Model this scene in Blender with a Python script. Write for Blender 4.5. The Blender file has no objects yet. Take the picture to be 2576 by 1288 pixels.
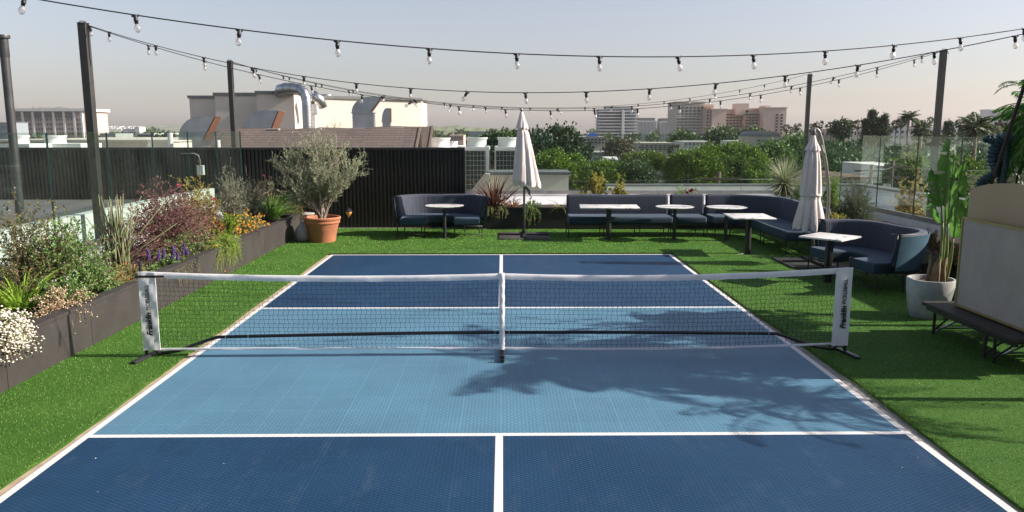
import bpy, bmesh, math, random
import numpy as np
from mathutils import Vector, Matrix
R = math.radians
PI = math.pi
random.seed(7)
S = bpy.context.scene
COL = S.collection

# ---------------------------------------------------------------- camera
F = 1992.0                       # focal length in units of a 2576 px wide frame
CAM = Vector((0.02, 0.0, 2.25))
PITCH = math.atan((644 - 325) / F)
YAW = -R(0.66)
cam_d = bpy.data.cameras.new('camera')
cam = bpy.data.objects.new('camera', cam_d); COL.objects.link(cam)
cam.location = CAM
cam.rotation_euler = (PI / 2 - PITCH, 0, YAW)
cam_d.sensor_width = 36; cam_d.lens = F / 2576 * 36
cam_d.clip_start = 0.05; cam_d.clip_end = 20000
S.camera = cam
CR = cam.rotation_euler.to_matrix()

def at(px, py, Y):
    """world point at forward distance Y that the measured direction (px, py) meets"""
    d = CR @ Vector(((px - 1288) / F, -(py - 644) / F, -1))
    return CAM + d * (Y / d.y)
def gnd(px, py, z=0.0):
    d = CR @ Vector(((px - 1288) / F, -(py - 644) / F, -1))
    return CAM + d * ((z - CAM.z) / d.z)
def atX(px, py, X):
    d = CR @ Vector(((px - 1288) / F, -(py - 644) / F, -1))
    return CAM + d * ((X - CAM.x) / d.x)

# ---------------------------------------------------------------- materials
MATS = {}
def _new(name):
    m = bpy.data.materials.new(name); m.use_nodes = True
    nt = m.node_tree; nt.nodes.clear()
    out = nt.nodes.new('ShaderNodeOutputMaterial')
    b = nt.nodes.new('ShaderNodeBsdfPrincipled')
    nt.links.new(b.outputs[0], out.inputs[0])
    MATS[name] = m
    return m, nt, b, out
def _mix(nt, fac, a, b):
    n = nt.nodes.new('ShaderNodeMix'); n.data_type = 'RGBA'
    if isinstance(fac, (int, float)): n.inputs[0].default_value = fac
    else: nt.links.new(fac, n.inputs[0])
    for i, c in ((6, a), (7, b)):
        if isinstance(c, (tuple, list)): n.inputs[i].default_value = (*c[:3], 1)
        else: nt.links.new(c, n.inputs[i])
    return n.outputs[2]
def _noise(nt, scale, detail=4, rough=.55, coord='Object', stretch=None, w=None):
    tc = nt.nodes.new('ShaderNodeTexCoord'); src = tc.outputs[coord]
    if stretch:
        mp = nt.nodes.new('ShaderNodeMapping'); mp.inputs[3].default_value = stretch
        nt.links.new(src, mp.inputs[0]); src = mp.outputs[0]
    n = nt.nodes.new('ShaderNodeTexNoise'); n.inputs['Scale'].default_value = scale
    n.inputs['Detail'].default_value = detail; n.inputs['Roughness'].default_value = rough
    nt.links.new(src, n.inputs[0]); return n
def _ramp(nt, src, stops):
    r = nt.nodes.new('ShaderNodeValToRGB'); e = r.color_ramp.elements
    while len(e) > 1: e.remove(e[-1])
    for i, (p, c) in enumerate(stops):
        x = e[0] if i == 0 else e.new(p)
        x.position = p
        x.color = (*c, 1) if len(c) == 3 else c
    nt.links.new(src, r.inputs[0]); return r.outputs[0]
def _bump(nt, b, h, strength=.3, dist=.01):
    n = nt.nodes.new('ShaderNodeBump'); n.inputs['Strength'].default_value = strength
    n.inputs['Distance'].default_value = dist
    nt.links.new(h, n.inputs['Height']); nt.links.new(n.outputs[0], b.inputs['Normal']); return n
def mat(name, c, rough=.6, metal=0, c2=None, scale=6, bump=0, bscale=60, bdist=.004, spec=.5, stretch=None, coat=0):
    m, nt, b, out = _new(name)
    c2 = c2 or tuple(v * .8 for v in c)
    n = _noise(nt, scale, stretch=stretch)
    r = _ramp(nt, n.outputs[0], [(.35, c2), (.65, c)])
    nt.links.new(r, b.inputs['Base Color'])
    b.inputs['Roughness'].default_value = rough; b.inputs['Metallic'].default_value = metal
    b.inputs['Specular IOR Level'].default_value = spec
    if coat: b.inputs['Coat Weight'].default_value = coat
    if bump:
        n2 = _noise(nt, bscale, 3); _bump(nt, b, n2.outputs[0], bump, bdist)
    return m
def leafmat(name, cols, trans=.3, rough=.55, spec=.4):
    """a colour per leaf, picked from cols"""
    m, nt, b, out = _new(name)
    g = nt.nodes.new('ShaderNodeNewGeometry')
    st = [(i / max(1, len(cols) - 1), c) for i, c in enumerate(cols)]
    r = _ramp(nt, g.outputs['Random Per Island'], st)
    nt.links.new(r, b.inputs['Base Color'])
    b.inputs['Roughness'].default_value = rough
    b.inputs['Specular IOR Level'].default_value = spec
    t = nt.nodes.new('ShaderNodeBsdfTranslucent'); nt.links.new(r, t.inputs[0])
    mx = nt.nodes.new('ShaderNodeMixShader'); mx.inputs[0].default_value = trans
    nt.links.new(b.outputs[0], mx.inputs[1]); nt.links.new(t.outputs[0], mx.inputs[2])
    nt.links.new(mx.outputs[0], out.inputs[0])
    return m
def emit(name, c, s):
    m, nt, b, out = _new(name)
    e = nt.nodes.new('ShaderNodeEmission'); e.inputs[0].default_value = (*c, 1); e.inputs[1].default_value = s
    nt.links.new(e.outputs[0], out.inputs[0]); return m

# ---------------------------------------------------------------- objects
def props(o, label=None, cat=None, group=None, kind=None):
    if label: o['label'] = label
    if cat: o['category'] = cat
    if group: o['group'] = group
    if kind: o['kind'] = kind
    return o
def thing(name, label, cat, loc=(0, 0, 0), rz=0, group=None):
    o = bpy.data.objects.new(name, None); COL.objects.link(o)
    o.location = loc; o.rotation_euler = (0, 0, rz); o.empty_display_size = .1
    return props(o, label, cat, group)
def wloc(o):
    v = Vector((0, 0, 0))
    while o is not None:
        v += o.location; o = o.parent
    return v
def link(name, me, mats, parent=None, local=False, smooth=False, angle=None):
    for m in (mats if isinstance(mats, (list, tuple)) else [mats]): me.materials.append(m)
    if parent is not None and not local:
        off = wloc(parent)
        me.transform(Matrix.Translation(-off))
    if smooth: me.polygons.foreach_set('use_smooth', [True] * len(me.polygons))
    if angle is not None:
        me.polygons.foreach_set('use_smooth', [True] * len(me.polygons))
        try: me.set_sharp_from_angle(angle=R(angle))
        except Exception: pass
    o = bpy.data.objects.new(name, me); COL.objects.link(o)
    if parent is not None: o.parent = parent
    return o
def copy_tree(o, parent=None, loc=None, rz=None):
    c = o.copy(); COL.objects.link(c)
    c.parent = parent
    if loc is not None: c.location = loc
    if rz is not None: c.rotation_euler = (0, 0, rz)
    for ch in list(KIDS.get(o.name, [])) if False else [x for x in o.children]:
        copy_tree(ch, c)
    return c
KIDS = {}

class MB:
    def __init__(s): s.v = []; s.f = []; s.m = []
    def add(s, vs, fs, mi=0):
        o = len(s.v); s.v += [tuple(v) for v in vs]
        s.f += [tuple(i + o for i in f) for f in fs]; s.m += [mi] * len(fs); return s
    def box(s, c, d, rz=0, M=None, mi=0):
        hx, hy, hz = d[0] / 2, d[1] / 2, d[2] / 2
        vs = [Vector((x, y, z)) for z in (-hz, hz) for x, y in ((-hx, -hy), (hx, -hy), (hx, hy), (-hx, hy))]
        if rz: vs = [Matrix.Rotation(rz, 3, 'Z') @ v for v in vs]
        if M is not None: vs = [M @ v for v in vs]
        c = Vector(c)
        return s.add([v + c for v in vs], [(3, 2, 1, 0), (4, 5, 6, 7), (0, 1, 5, 4), (1, 2, 6, 5), (2, 3, 7, 6), (3, 0, 4, 7)], mi)
    def bb(s, x0, x1, y0, y1, z0, z1, mi=0):
        return s.box(((x0 + x1) / 2, (y0 + y1) / 2, (z0 + z1) / 2), (abs(x1 - x0), abs(y1 - y0), abs(z1 - z0)), mi=mi)
    def rbox(s, c, d, r=.02, seg=3, rz=0, M=None, mi=0):
        bm = bmesh.new(); bmesh.ops.create_cube(bm, size=1)
        bmesh.ops.scale(bm, vec=d, verts=bm.verts)
        bmesh.ops.bevel(bm, geom=bm.edges[:], offset=min(r, min(d) * .49), segments=seg, profile=.5, affect='EDGES')
        return s._bm(bm, c, rz, M, mi)
    def _bm(s, bm, c, rz=0, M=None, mi=0):
        MM = Matrix.Rotation(rz, 3, 'Z')
        if M is not None: MM = M @ MM
        c = Vector(c); bm.verts.index_update()
        s.add([MM @ v.co + c for v in bm.verts], [[v.index for v in f.verts] for f in bm.faces], mi)
        bm.free(); return s
    def tube(s, pts, r, n=8, cap=True, mi=0, up=None):
        pts = [Vector(p) for p in pts]
        rr = r if isinstance(r, (list, tuple)) else [r] * len(pts)
        vs = []; fs = []; prev = None
        for i, p in enumerate(pts):
            t = (pts[min(i + 1, len(pts) - 1)] - pts[max(i - 1, 0)]).normalized()
            if prev is None:
                a = Vector(up) if up else (Vector((0, 0, 1)) if abs(t.z) < .9 else Vector((1, 0, 0)))
                u = (a - t * a.dot(t)).normalized()
            else: u = (prev - t * prev.dot(t)).normalized()
            prev = u; w = t.cross(u)
            for k in range(n):
                a = 2 * PI * (k + .5) / n
                vs.append(p + (u * math.cos(a) + w * math.sin(a)) * rr[i])
        for i in range(len(pts) - 1):
            for k in range(n):
                a = i * n + k; b = i * n + (k + 1) % n
                fs.append((a, b, b + n, a + n))
        if cap:
            fs.append(tuple(reversed(range(n)))); fs.append(tuple(range((len(pts) - 1) * n, len(pts) * n)))
        return s.add(vs, fs, mi)
    def lathe(s, prof, c=(0, 0, 0), n=32, mi=0, fn=None, cap=True):
        vs = []; fs = []
        for j, (r, z) in enumerate(prof):
            for k in range(n):
                a = 2 * PI * k / n
                rr = r * (fn(a, j / (len(prof) - 1)) if fn else 1)
                vs.append((c[0] + rr * math.cos(a), c[1] + rr * math.sin(a), c[2] + z))
        for j in range(len(prof) - 1):
            for k in range(n):
                a = j * n + k; b = j * n + (k + 1) % n
                fs.append((a, b, b + n, a + n))
        if cap:
            fs.append(tuple(reversed(range(n)))); fs.append(tuple(range((len(prof) - 1) * n, len(prof) * n)))
        return s.add(vs, fs, mi)
    def prism(s, poly, z0, z1, mi=0, axis='Z'):
        n = len(poly)
        def P(a, b, c): return {'Z': (a, b, c), 'Y': (a, c, b), 'X': (c, a, b)}[axis]
        vs = [P(x, y, z0) for x, y in poly] + [P(x, y, z1) for x, y in poly]
        fs = [tuple(reversed(range(n))), tuple(range(n, 2 * n))] + [(i, (i + 1) % n, (i + 1) % n + n, i + n) for i in range(n)]
        return s.add(vs, fs, mi)
    def sweep(s, path, prof, mi=0, closed_prof=True, cap=True):
        """path: plan points (x, y); prof: (offset to the left of travel, z)"""
        n = len(prof); vs = []; fs = []
        for i, p in enumerate(path):
            a = Vector(path[max(i - 1, 0)]); b = Vector(path[min(i + 1, len(path) - 1)])
            t = (b - a).normalized(); nx, ny = -t.y, t.x
            k = 1.0
            for (o, z) in prof: vs.append((p[0] + nx * o * k, p[1] + ny * o * k, z))
        for i in range(len(path) - 1):
            for j in range(n if closed_prof else n - 1):
                a = i * n + j; b = i * n + (j + 1) % n
                fs.append((a, b, b + n, a + n))
        if cap: fs.append(tuple(reversed(range(n)))); fs.append(tuple(range((len(path) - 1) * n, len(path) * n)))
        return s.add(vs, fs, mi)
    def build(s, name, mats, parent=None, local=False, smooth=False, angle=None, fix=True):
        me = bpy.data.meshes.new(name); me.from_pydata(s.v, [], s.f)
        if any(s.m): me.polygons.foreach_set('material_index', s.m)
        me.update()
        if fix:
            bm = bmesh.new(); bm.from_mesh(me); bmesh.ops.recalc_face_normals(bm, faces=bm.faces); bm.to_mesh(me); bm.free()
        return link(name, me, mats, parent, local, smooth, angle)

def rrect(w, h, r, seg=4, cx=0, cz=0):
    """rounded rectangle profile"""
    pts = []
    for qx, qz, a0 in ((1, 1, 0), (-1, 1, 90), (-1, -1, 180), (1, -1, 270)):
        for k in range(seg + 1):
            a = R(a0 + 90 * k / seg)
            pts.append((cx + qx * (w / 2 - r) + r * math.cos(a), cz + qz * (h / 2 - r) + r * math.sin(a)))
    return pts

# ---------------------------------------------------------------- numpy meshes (foliage)
def np_mesh(name, v, f, m, parent=None, smooth=False, local=False):
    v = np.asarray(v, dtype=np.float32).reshape(-1, 3); f = np.asarray(f, dtype=np.int32)
    if len(v) == 0: return None
    k = f.shape[1]
    me = bpy.data.meshes.new(name)
    me.vertices.add(len(v))
    if parent is not None and not local:
        v = v - np.array(wloc(parent), dtype=np.float32)
    me.vertices.foreach_set('co', v.ravel())
    me.loops.add(f.size); me.loops.foreach_set('vertex_index', f.ravel())
    me.polygons.add(len(f))
    me.polygons.foreach_set('loop_start', np.arange(0, f.size, k, dtype=np.int32))
    me.polygons.foreach_set('loop_total', np.full(len(f), k, dtype=np.int32))
    if smooth: me.polygons.foreach_set('use_smooth', np.ones(len(f), dtype=bool))
    me.update(calc_edges=True)
    me.materials.append(m)
    o = bpy.data.objects.new(name, me); COL.objects.link(o)
    if parent is not None: o.parent = parent
    return o
def unit(a):
    n = np.linalg.norm(a, axis=-1, keepdims=True); n[n == 0] = 1; return a / n
def rnd_dirs(rg, n, up=0.0):
    d = rg.normal(size=(n, 3)); d[:, 2] += up; return unit(d)
def leaf_geo(rg, c, d, L, W, curl=.15):
    """diamond leaves from points c along d"""
    n = len(c); L = np.broadcast_to(L, (n,))[:, None]; W = np.broadcast_to(W, (n,))[:, None]
    s = unit(np.cross(d, rg.normal(size=(n, 3)))); nn = np.cross(d, s)
    v = np.stack([c, c + d * L * .45 + s * W * .5 + nn * L * curl * .3, c + d * L - nn * L * curl, c + d * L * .45 - s * W * .5 + nn * L * curl * .3], 1)
    f = np.arange(n * 4).reshape(n, 4)
    return v.reshape(-1, 3), f
def tubes_geo(paths, r0, r1, k=3):
    """paths (n, m, 3) -> thin tubes"""
    n, m, _ = paths.shape
    t = unit(np.gradient(paths, axis=1)); a = np.array([.3, .2, .9]); a2 = np.array([1., 0, 0])
    u = np.cross(t, a2); u = unit(u + 1e-5); w = np.cross(t, u)
    r0 = np.broadcast_to(r0, (n,)); r1 = np.broadcast_to(r1, (n,))
    rr = (r0[:, None] + (r1 - r0)[:, None] * np.linspace(0, 1, m)[None])[:, :, None, None]
    an = np.arange(k) * 2 * PI / k
    v = paths[:, :, None, :] + rr * (np.cos(an)[None, None, :, None] * u[:, :, None, :] + np.sin(an)[None, None, :, None] * w[:, :, None, :])
    idx = np.arange(n * m * k).reshape(n, m, k)
    q = np.stack([idx[:, :-1, :], np.roll(idx, -1, 2)[:, :-1, :], np.roll(idx, -1, 2)[:, 1:, :], idx[:, 1:, :]], -1)
    return v.reshape(-1, 3), q.reshape(-1, 4)
def twig_paths(rg, n, base, rx, ry, h, r0=.05, m=7, low=.0, droop=0., lean=(0, 0), full=.75, jit=.03):
    base = np.array(base, float)
    az = rg.uniform(0, 2 * PI, n); z = rg.uniform(low, 1, n)
    rad = np.sqrt(np.clip(1 - np.maximum(z, 0) ** 2, 0, 1)); k = rg.uniform(full, 1.0, n) * (1 + .12 * rg.normal(size=n) * .6)
    e = np.stack([np.cos(az) * rad * rx * k + lean[0], np.sin(az) * rad * ry * k + lean[1], z * h * k], 1) + base
    s = base + np.stack([np.cos(az) * r0 * rg.uniform(0, 1, n), np.sin(az) * r0 * rg.uniform(0, 1, n), np.zeros(n)], 1)
    c = s * .45 + e * .55; c[:, 2] = s[:, 2] + (np.abs(e[:, 2] - s[:, 2])) * .75 + .12 * h
    t = np.linspace(0, 1, m)[None, :, None]
    P = (1 - t) ** 2 * s[:, None] + 2 * t * (1 - t) * c[:, None] + t ** 2 * e[:, None]
    P[:, :, 2] -= droop * (t[..., 0] ** 3) * rg.uniform(.3, 1, n)[:, None]
    w = rg.normal(size=P.shape) * jit * h * t; P += w
    return P
def along(rg, P, per, t0=.2, bias=1.0):
    n, m, _ = P.shape
    t = t0 + (1 - t0) * rg.uniform(0, 1, (n, per)) ** bias
    x = t * (m - 1); i = np.clip(x.astype(int), 0, m - 2); fr = (x - i)[..., None]
    ii = np.arange(n)[:, None]
    a = P[ii, i]; b = P[ii, i + 1]
    return (a + (b - a) * fr).reshape(-1, 3), unit(b - a).reshape(-1, 3)
ICO_V = None
def blobs_geo(rg, c, r, squash=1.0):
    global ICO_V, ICO_F
    if ICO_V is None:
        bm = bmesh.new(); bmesh.ops.create_icosphere(bm, subdivisions=1, radius=1)
        bm.verts.index_update()
        ICO_V = np.array([v.co[:] for v in bm.verts]); ICO_F = np.array([[v.index for v in f.verts] for f in bm.faces]); bm.free()
    n = len(c); r = np.broadcast_to(r, (n,))
    v = ICO_V[None] * r[:, None, None] * np.array([1, 1, squash]) * (1 + .15 * rg.normal(size=(n, len(ICO_V), 1))) + c[:, None]
    f = ICO_F[None] + (np.arange(n) * len(ICO_V))[:, None, None]
    return v.reshape(-1, 3), f.reshape(-1, 3)
def join(*gs):
    V = []; Fc = []; o = 0
    for v, f in gs:
        V.append(v); Fc.append(f + o); o += len(v)
    return np.concatenate(V), np.concatenate(Fc)
def shrub(name, label, cat, base, rx, ry, h, fol, n=120, per=22, L=.03, W=.012, seed=1, low=0., droop=0., lean=(0, 0), up=.6, stem=None,
          flowers=None, t0=.2, full=.75, sr=.004, rnd=.8, r0=.06, group=None, bias=1.0, jit=.03, lvar=.4):
    rg = np.random.default_rng(seed)
    if group == 'plants in the long planter': h *= 1.2
    root = thing(name, label, cat, base, group=group)
    P = twig_paths(rg, n, base, rx, ry, h, r0=r0, low=low, droop=droop, lean=lean, full=full, jit=jit)
    c, t = along(rg, P, per, t0, bias)
    d = unit(t * up + rg.normal(size=c.shape) * rnd * .6)
    v, f = leaf_geo(rg, c, d, L * rg.uniform(1 - lvar, 1 + lvar, len(c)), W * rg.uniform(.7, 1.2, len(c)))
    np_mesh('foliage', v, f, fol, root)
    v, f = tubes_geo(P, sr, sr * .3); np_mesh('stems', v, f, stem or MATS['twig'], root)
    if flowers:
        for fl in (flowers if isinstance(flowers, list) else [flowers]):
            k = fl.get('n', 60); tt = fl.get('t0', .9)
            cc, td = along(rg, P, 6, tt)
            sel = rg.choice(len(cc), min(k, len(cc)), replace=False); cc = cc[sel]
            cc = cc + rg.normal(size=cc.shape) * fl.get('j', .01); cc[:, 2] += fl.get('dz', .0)
            if fl.get('kind') == 'petal':
                pp = fl.get('petals', 7)
                if len(cc) <= 100:
                    pro = []; rt = Vector(base)
                    for q in range(3):
                        v, f = leaf_geo(rg, np.zeros((pp, 3)), rnd_dirs(rg, pp, .2), fl['r'] * rg.uniform(.8, 1.2, pp), fl['r'] * .8); pro.append(np_mesh('flower', v, f, fl['m']))
                    for i, q in enumerate(cc):
                        o = pro[i] if i < 3 else bpy.data.objects.new('flower', pro[i % 3].data)
                        if i >= 3: COL.objects.link(o)
                        o.parent = root; o.location = Vector(q) - rt; o.rotation_euler = (rg.uniform(-.5, .5), rg.uniform(-.5, .5), rg.uniform(0, 6.28))
                    continue
                c2 = np.repeat(cc, pp, 0); d2 = rnd_dirs(rg, len(c2), .2)
                v, f = leaf_geo(rg, c2, d2, fl['r'] * rg.uniform(.8, 1.2, len(c2)), fl['r'] * .8)
            else:
                v, f = blobs_geo(rg, cc, fl['r'] * rg.uniform(.7, 1.3, len(cc)), fl.get('sq', .7))
            np_mesh('flowers', v, f, fl['m'], root)['kind'] = 'stuff'
    return root
def blades(name, label, cat, base, n, h, spread, w, m, seed=1, arch=.6, r0=.05, group=None, part='leaves', tilt=(0.05, 1.1), root=None, segs=6, lean=(0, 0)):
    """a clump of strap leaves"""
    rg = np.random.default_rng(seed)
    root = root or thing(name, label, cat, base, group=group)
    az = rg.uniform(0, 2 * PI, n); ti = rg.uniform(tilt[0], tilt[1], n); ln = h * rg.uniform(.65, 1.1, n)
    out = np.stack([np.cos(az), np.sin(az), np.zeros(n)], 1)
    b = np.array(base, float) + out * (r0 * rg.uniform(0, 1, n))[:, None]
    t = np.linspace(0, 1, segs)[None, :]
    ang = ti[:, None] + arch * t ** 1.6 * rg.uniform(.5, 1.3, n)[:, None]
    ds = (ln / (segs - 1))[:, None]
    hx = np.cumsum(np.sin(ang) * ds, 1) - np.sin(ang[:, :1]) * ds; hz = np.cumsum(np.cos(ang) * ds, 1) - np.cos(ang[:, :1]) * ds
    P = b[:, None] + out[:, None] * hx[..., None] * spread + np.array([0, 0, 1.]) * hz[..., None]
    P[..., 0] += lean[0] * t ** 2; P[..., 1] += lean[1] * t ** 2
    side = np.stack([-np.sin(az), np.cos(az), np.zeros(n)], 1) ; side = unit(side + .5 * rg.normal(size=side.shape))
    wd = (w * rg.uniform(.7, 1.3, n))[:, None] * (1 - t ** 2.2 * .93) * (.55 + .45 * np.minimum(1, t * 4))
    A = P + side[:, None] * wd[..., None] / 2; B = P - side[:, None] * wd[..., None] / 2
    v = np.stack([A, B], 2).reshape(-1, 3)
    idx = np.arange(n * segs * 2).reshape(n, segs, 2)
    q = np.stack([idx[:, :-1, 0], idx[:, :-1, 1], idx[:, 1:, 1], idx[:, 1:, 0]], -1).reshape(-1, 4)
    np_mesh(part, v, q, m, root, smooth=True)
    return root
# ================================================================ materials
m_twig = mat('twig', (.22, .17, .12), .9)
m_black = mat('black_steel', (.022, .022, .024), .45, c2=(.016, .016, .018))
m_black_matte = mat('black_matte', (.02, .02, .02), .8)
m_postgrey = mat('post_paint', (.045, .042, .04), .5, c2=(.032, .03, .029), scale=3, bump=.1, bscale=8)
m_white_fab = mat('white_fabric', (.80, .80, .83), .85, c2=(.76, .76, .80), scale=9, bump=.2, bscale=14, bdist=.01)
m_ink = mat('ink', (.012, .012, .014), .6)
m_concrete = mat('concrete', (.36, .34, .31), .9, c2=(.24, .225, .2), scale=5, bump=.4, bscale=80)
m_whitewall = mat('white_render', (.76, .76, .75), .85, c2=(.66, .66, .66), scale=2.5, bump=.15)
m_soil = mat('soil', (.07, .045, .03), 1, c2=(.03, .02, .014), scale=30, bump=1, bscale=70, bdist=.02)
m_galv = mat('galvanised_steel', (.5, .51, .52), .38, 1, c2=(.34, .37, .41), scale=1.6)
m_cream = mat('cream_stucco', (.65, .59, .52), .9, c2=(.60, .54, .475), scale=.5, bump=.2, bscale=30)
m_capgrey = mat('cap_grey', (.16, .17, .17), .6, c2=(.12, .13, .13))
m_wood_under = mat('raw_board', (.42, .33, .24), .9, c2=(.3, .23, .17), scale=8)

def planter_mat():
    m, nt, b, out = _new('planter_board')
    n1 = _noise(nt, 2.2, 5, .6, stretch=(1, 1, 1)); n2 = _noise(nt, 9, 5, .7, stretch=(1, .6, 2.2))
    base = _ramp(nt, n1.outputs[0], [(.3, (.030, .026, .025)), (.7, (.048, .042, .040))])
    st = _ramp(nt, n2.outputs[0], [(.6, (0, 0, 0)), (.8, (1, 1, 1))])
    nt.links.new(_mix(nt, st, base, (.105, .094, .088)), b.inputs['Base Color'])
    b.inputs['Roughness'].default_value = .6
    _bump(nt, b, n2.outputs[0], .15, .004); return m
m_planter = planter_mat()

def court_mat(name, c, white=False):
    """interlocking perforated tiles: small diamond lattice, 0.305 m seams, scuffs"""
    m, nt, b, out = _new(name)
    tc = nt.nodes.new('ShaderNodeTexCoord'); L = nt.links
    def wave(rot, sc):
        mp = nt.nodes.new('ShaderNodeMapping'); mp.inputs['Rotation'].default_value = (0, 0, rot)
        L.new(tc.outputs['Object'], mp.inputs[0])
        w = nt.nodes.new('ShaderNodeTexWave'); w.inputs['Scale'].default_value = sc; w.wave_profile = 'SIN'
        L.new(mp.outputs[0], w.inputs[0]); return w.outputs['Fac']
    mul = nt.nodes.new('ShaderNodeMath'); mul.operation = 'MULTIPLY'
    L.new(wave(R(60), 11), mul.inputs[0]); L.new(wave(R(-60), 11), mul.inputs[1])
    br = nt.nodes.new('ShaderNodeTexBrick'); br.offset = 0; br.squash = 1
    br.inputs['Scale'].default_value = 1; br.inputs['Brick Width'].default_value = .305; br.inputs['Row Height'].default_value = .305
    br.inputs['Mortar Size'].default_value = .0035; br.inputs['Mortar Smooth'].default_value = .3
    br.inputs['Color1'].default_value = (1, 1, 1, 1); br.inputs['Color2'].default_value = (.95, .95, .95, 1); br.inputs['Mortar'].default_value = (1.3, 1.3, 1.28, 1)
    L.new(tc.outputs['Object'], br.inputs[0])
    n1 = _noise(nt, .8, 6, .6); n2 = _noise(nt, 5, 6, .7, stretch=(1, .35, 1))
    dark = tuple(v * (.93 if white else .82) for v in c); lite = tuple(min(1, v * 1.05 + (.0 if white else .006)) for v in c)
    base = _ramp(nt, n1.outputs[0], [(.3, dark), (.7, lite)])
    sc = _ramp(nt, n2.outputs[0], [(.54, (0, 0, 0)), (.80, (.12, .12, .12))])
    base = _mix(nt, sc, base, (.26, .30, .36) if not white else (.45, .42, .38))
    mm = nt.nodes.new('ShaderNodeMix'); mm.data_type = 'RGBA'; mm.blend_type = 'MULTIPLY'; mm.inputs[0].default_value = .8 if not white else .35
    L.new(base, mm.inputs[6]); L.new(br.outputs[0], mm.inputs[7])
    hr = _ramp(nt, mul.outputs[0], [(0, (.68, .68, .68)), (.6, (1.0, 1.0, 1.0))])
    m3 = nt.nodes.new('ShaderNodeMix'); m3.data_type = 'RGBA'; m3.blend_type = 'MULTIPLY'; m3.inputs[0].default_value = 1 if not white else .4
    L.new(mm.outputs[2], m3.inputs[6]); L.new(hr, m3.inputs[7])
    L.new(m3.outputs[2], b.inputs['Base Color'])
    b.inputs['Roughness'].default_value = .5; b.inputs['Specular IOR Level'].default_value = .35
    _bump(nt, b, mul.outputs[0], .5, .004)
    return m
m_dkblue = court_mat('court_dark_blue', (.005, .047, .122))
m_ltblue = court_mat('court_light_blue', (.105, .25, .375))
m_line = court_mat('court_white', (.74, .72, .71), True)

def turf_mat():
    m, nt, b, out = _new('turf')
    n1 = _noise(nt, 150, 3, .7); n2 = _noise(nt, 1.3, 4); n3 = _noise(nt, 14, 5, .7)
    a = _ramp(nt, n1.outputs[0], [(.32, (.013, .058, .004)), (.55, (.055, .165, .013)), (.75, (.14, .28, .045))])
    c = _ramp(nt, n3.outputs[0], [(.35, (.042, .145, .010)), (.7, (.078, .195, .022))])
    d = _mix(nt, .45, a, c)
    m3 = nt.nodes.new('ShaderNodeMix'); m3.data_type = 'RGBA'; m3.blend_type = 'MULTIPLY'; m3.inputs[0].default_value = 1
    nt.links.new(d, m3.inputs[6]); nt.links.new(_ramp(nt, n2.outputs[0], [(.3, (.70, .80, .70)), (.7, (1.18, 1.08, 1.15))]), m3.inputs[7])
    nt.links.new(m3.outputs[2], b.inputs['Base Color'])
    b.inputs['Roughness'].default_value = .75; b.inputs['Specular IOR Level'].default_value = .25
    _bump(nt, b, n1.outputs[0], .9, .02); return m
m_turf = turf_mat()
m_grass = leafmat('turf_blades', [(.02, .09, .006), (.055, .18, .014), (.095, .25, .025), (.19, .34, .07), (.38, .44, .20)], .25, .6, .3)

# ================================================================ roof slab, turf, court
def sheet(name, x0, x1, y0, y1, z, m, th=.02):
    o = MB().bb(x0, x1, y0, y1, z - th, z).build(name, m); props(o, kind='structure'); return o
sheet('roof_slab', -6.3, 9.6, -6, 22.3, 0, m_concrete, .4)
CX0, CX1, CY0 = gnd(833, 643).x + .0, gnd(1690, 643).x, None
NK = gnd(1256, 1100).y; FK = gnd(1258, 778).y; FB = gnd(1262, 643).y
HW = 3.06; LW = .055; NB = 1.2; XC = gnd(1263, 900).x
XC = -.01
def court():
    z = .022
    def q(name, x0, x1, y0, y1, m):
        o = MB().bb(x0, x1, y0, y1, .004, z).build(name, m, COURT); return o
    global COURT
    COURT = thing('court_floor', None, None, (0, 0, 0)); COURT['kind'] = 'structure'
    L = XC - HW; Rr = XC + HW
    for nm, x0, x1 in (('dark_tiles', L + LW, XC - LW / 2), ('dark_tiles', XC + LW / 2, Rr - LW)):
        q(nm, x0, x1, NB, NK - LW / 2, m_dkblue); q(nm, x0, x1, FK + LW / 2, FB - LW, m_dkblue)
    q('light_tiles', L + LW, Rr - LW, NK + LW / 2, FK - LW / 2, m_ltblue)
    q('side_line', L, L + LW, NB, FB, m_line); q('side_line', Rr - LW, Rr, NB, FB, m_line)
    q('service_line', L + LW, Rr - LW, NK - LW / 2, NK + LW / 2, m_line)
    q('service_line', L + LW, Rr - LW, FK - LW / 2, FK + LW / 2, m_line)
    q('base_line', L + LW, Rr - LW, FB - LW, FB, m_line)
    q('centre_line', XC - LW / 2, XC + LW / 2, NB, NK - LW / 2, m_line)
    q('centre_line', XC - LW / 2, XC + LW / 2, FK + LW / 2, FB - LW, m_line)
    # black connector loops along both long edges
    mb = MB()
    for s, X in ((-1, L), (1, Rr)):
        y = NB
        while y < FB:
            mb.bb(X + (0 if s > 0 else -.014), X + (.014 if s > 0 else 0), y, y + .028, .004, .014); y += .0508
    mb.build('edge_loops', m_black_matte, COURT)
court()
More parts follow.
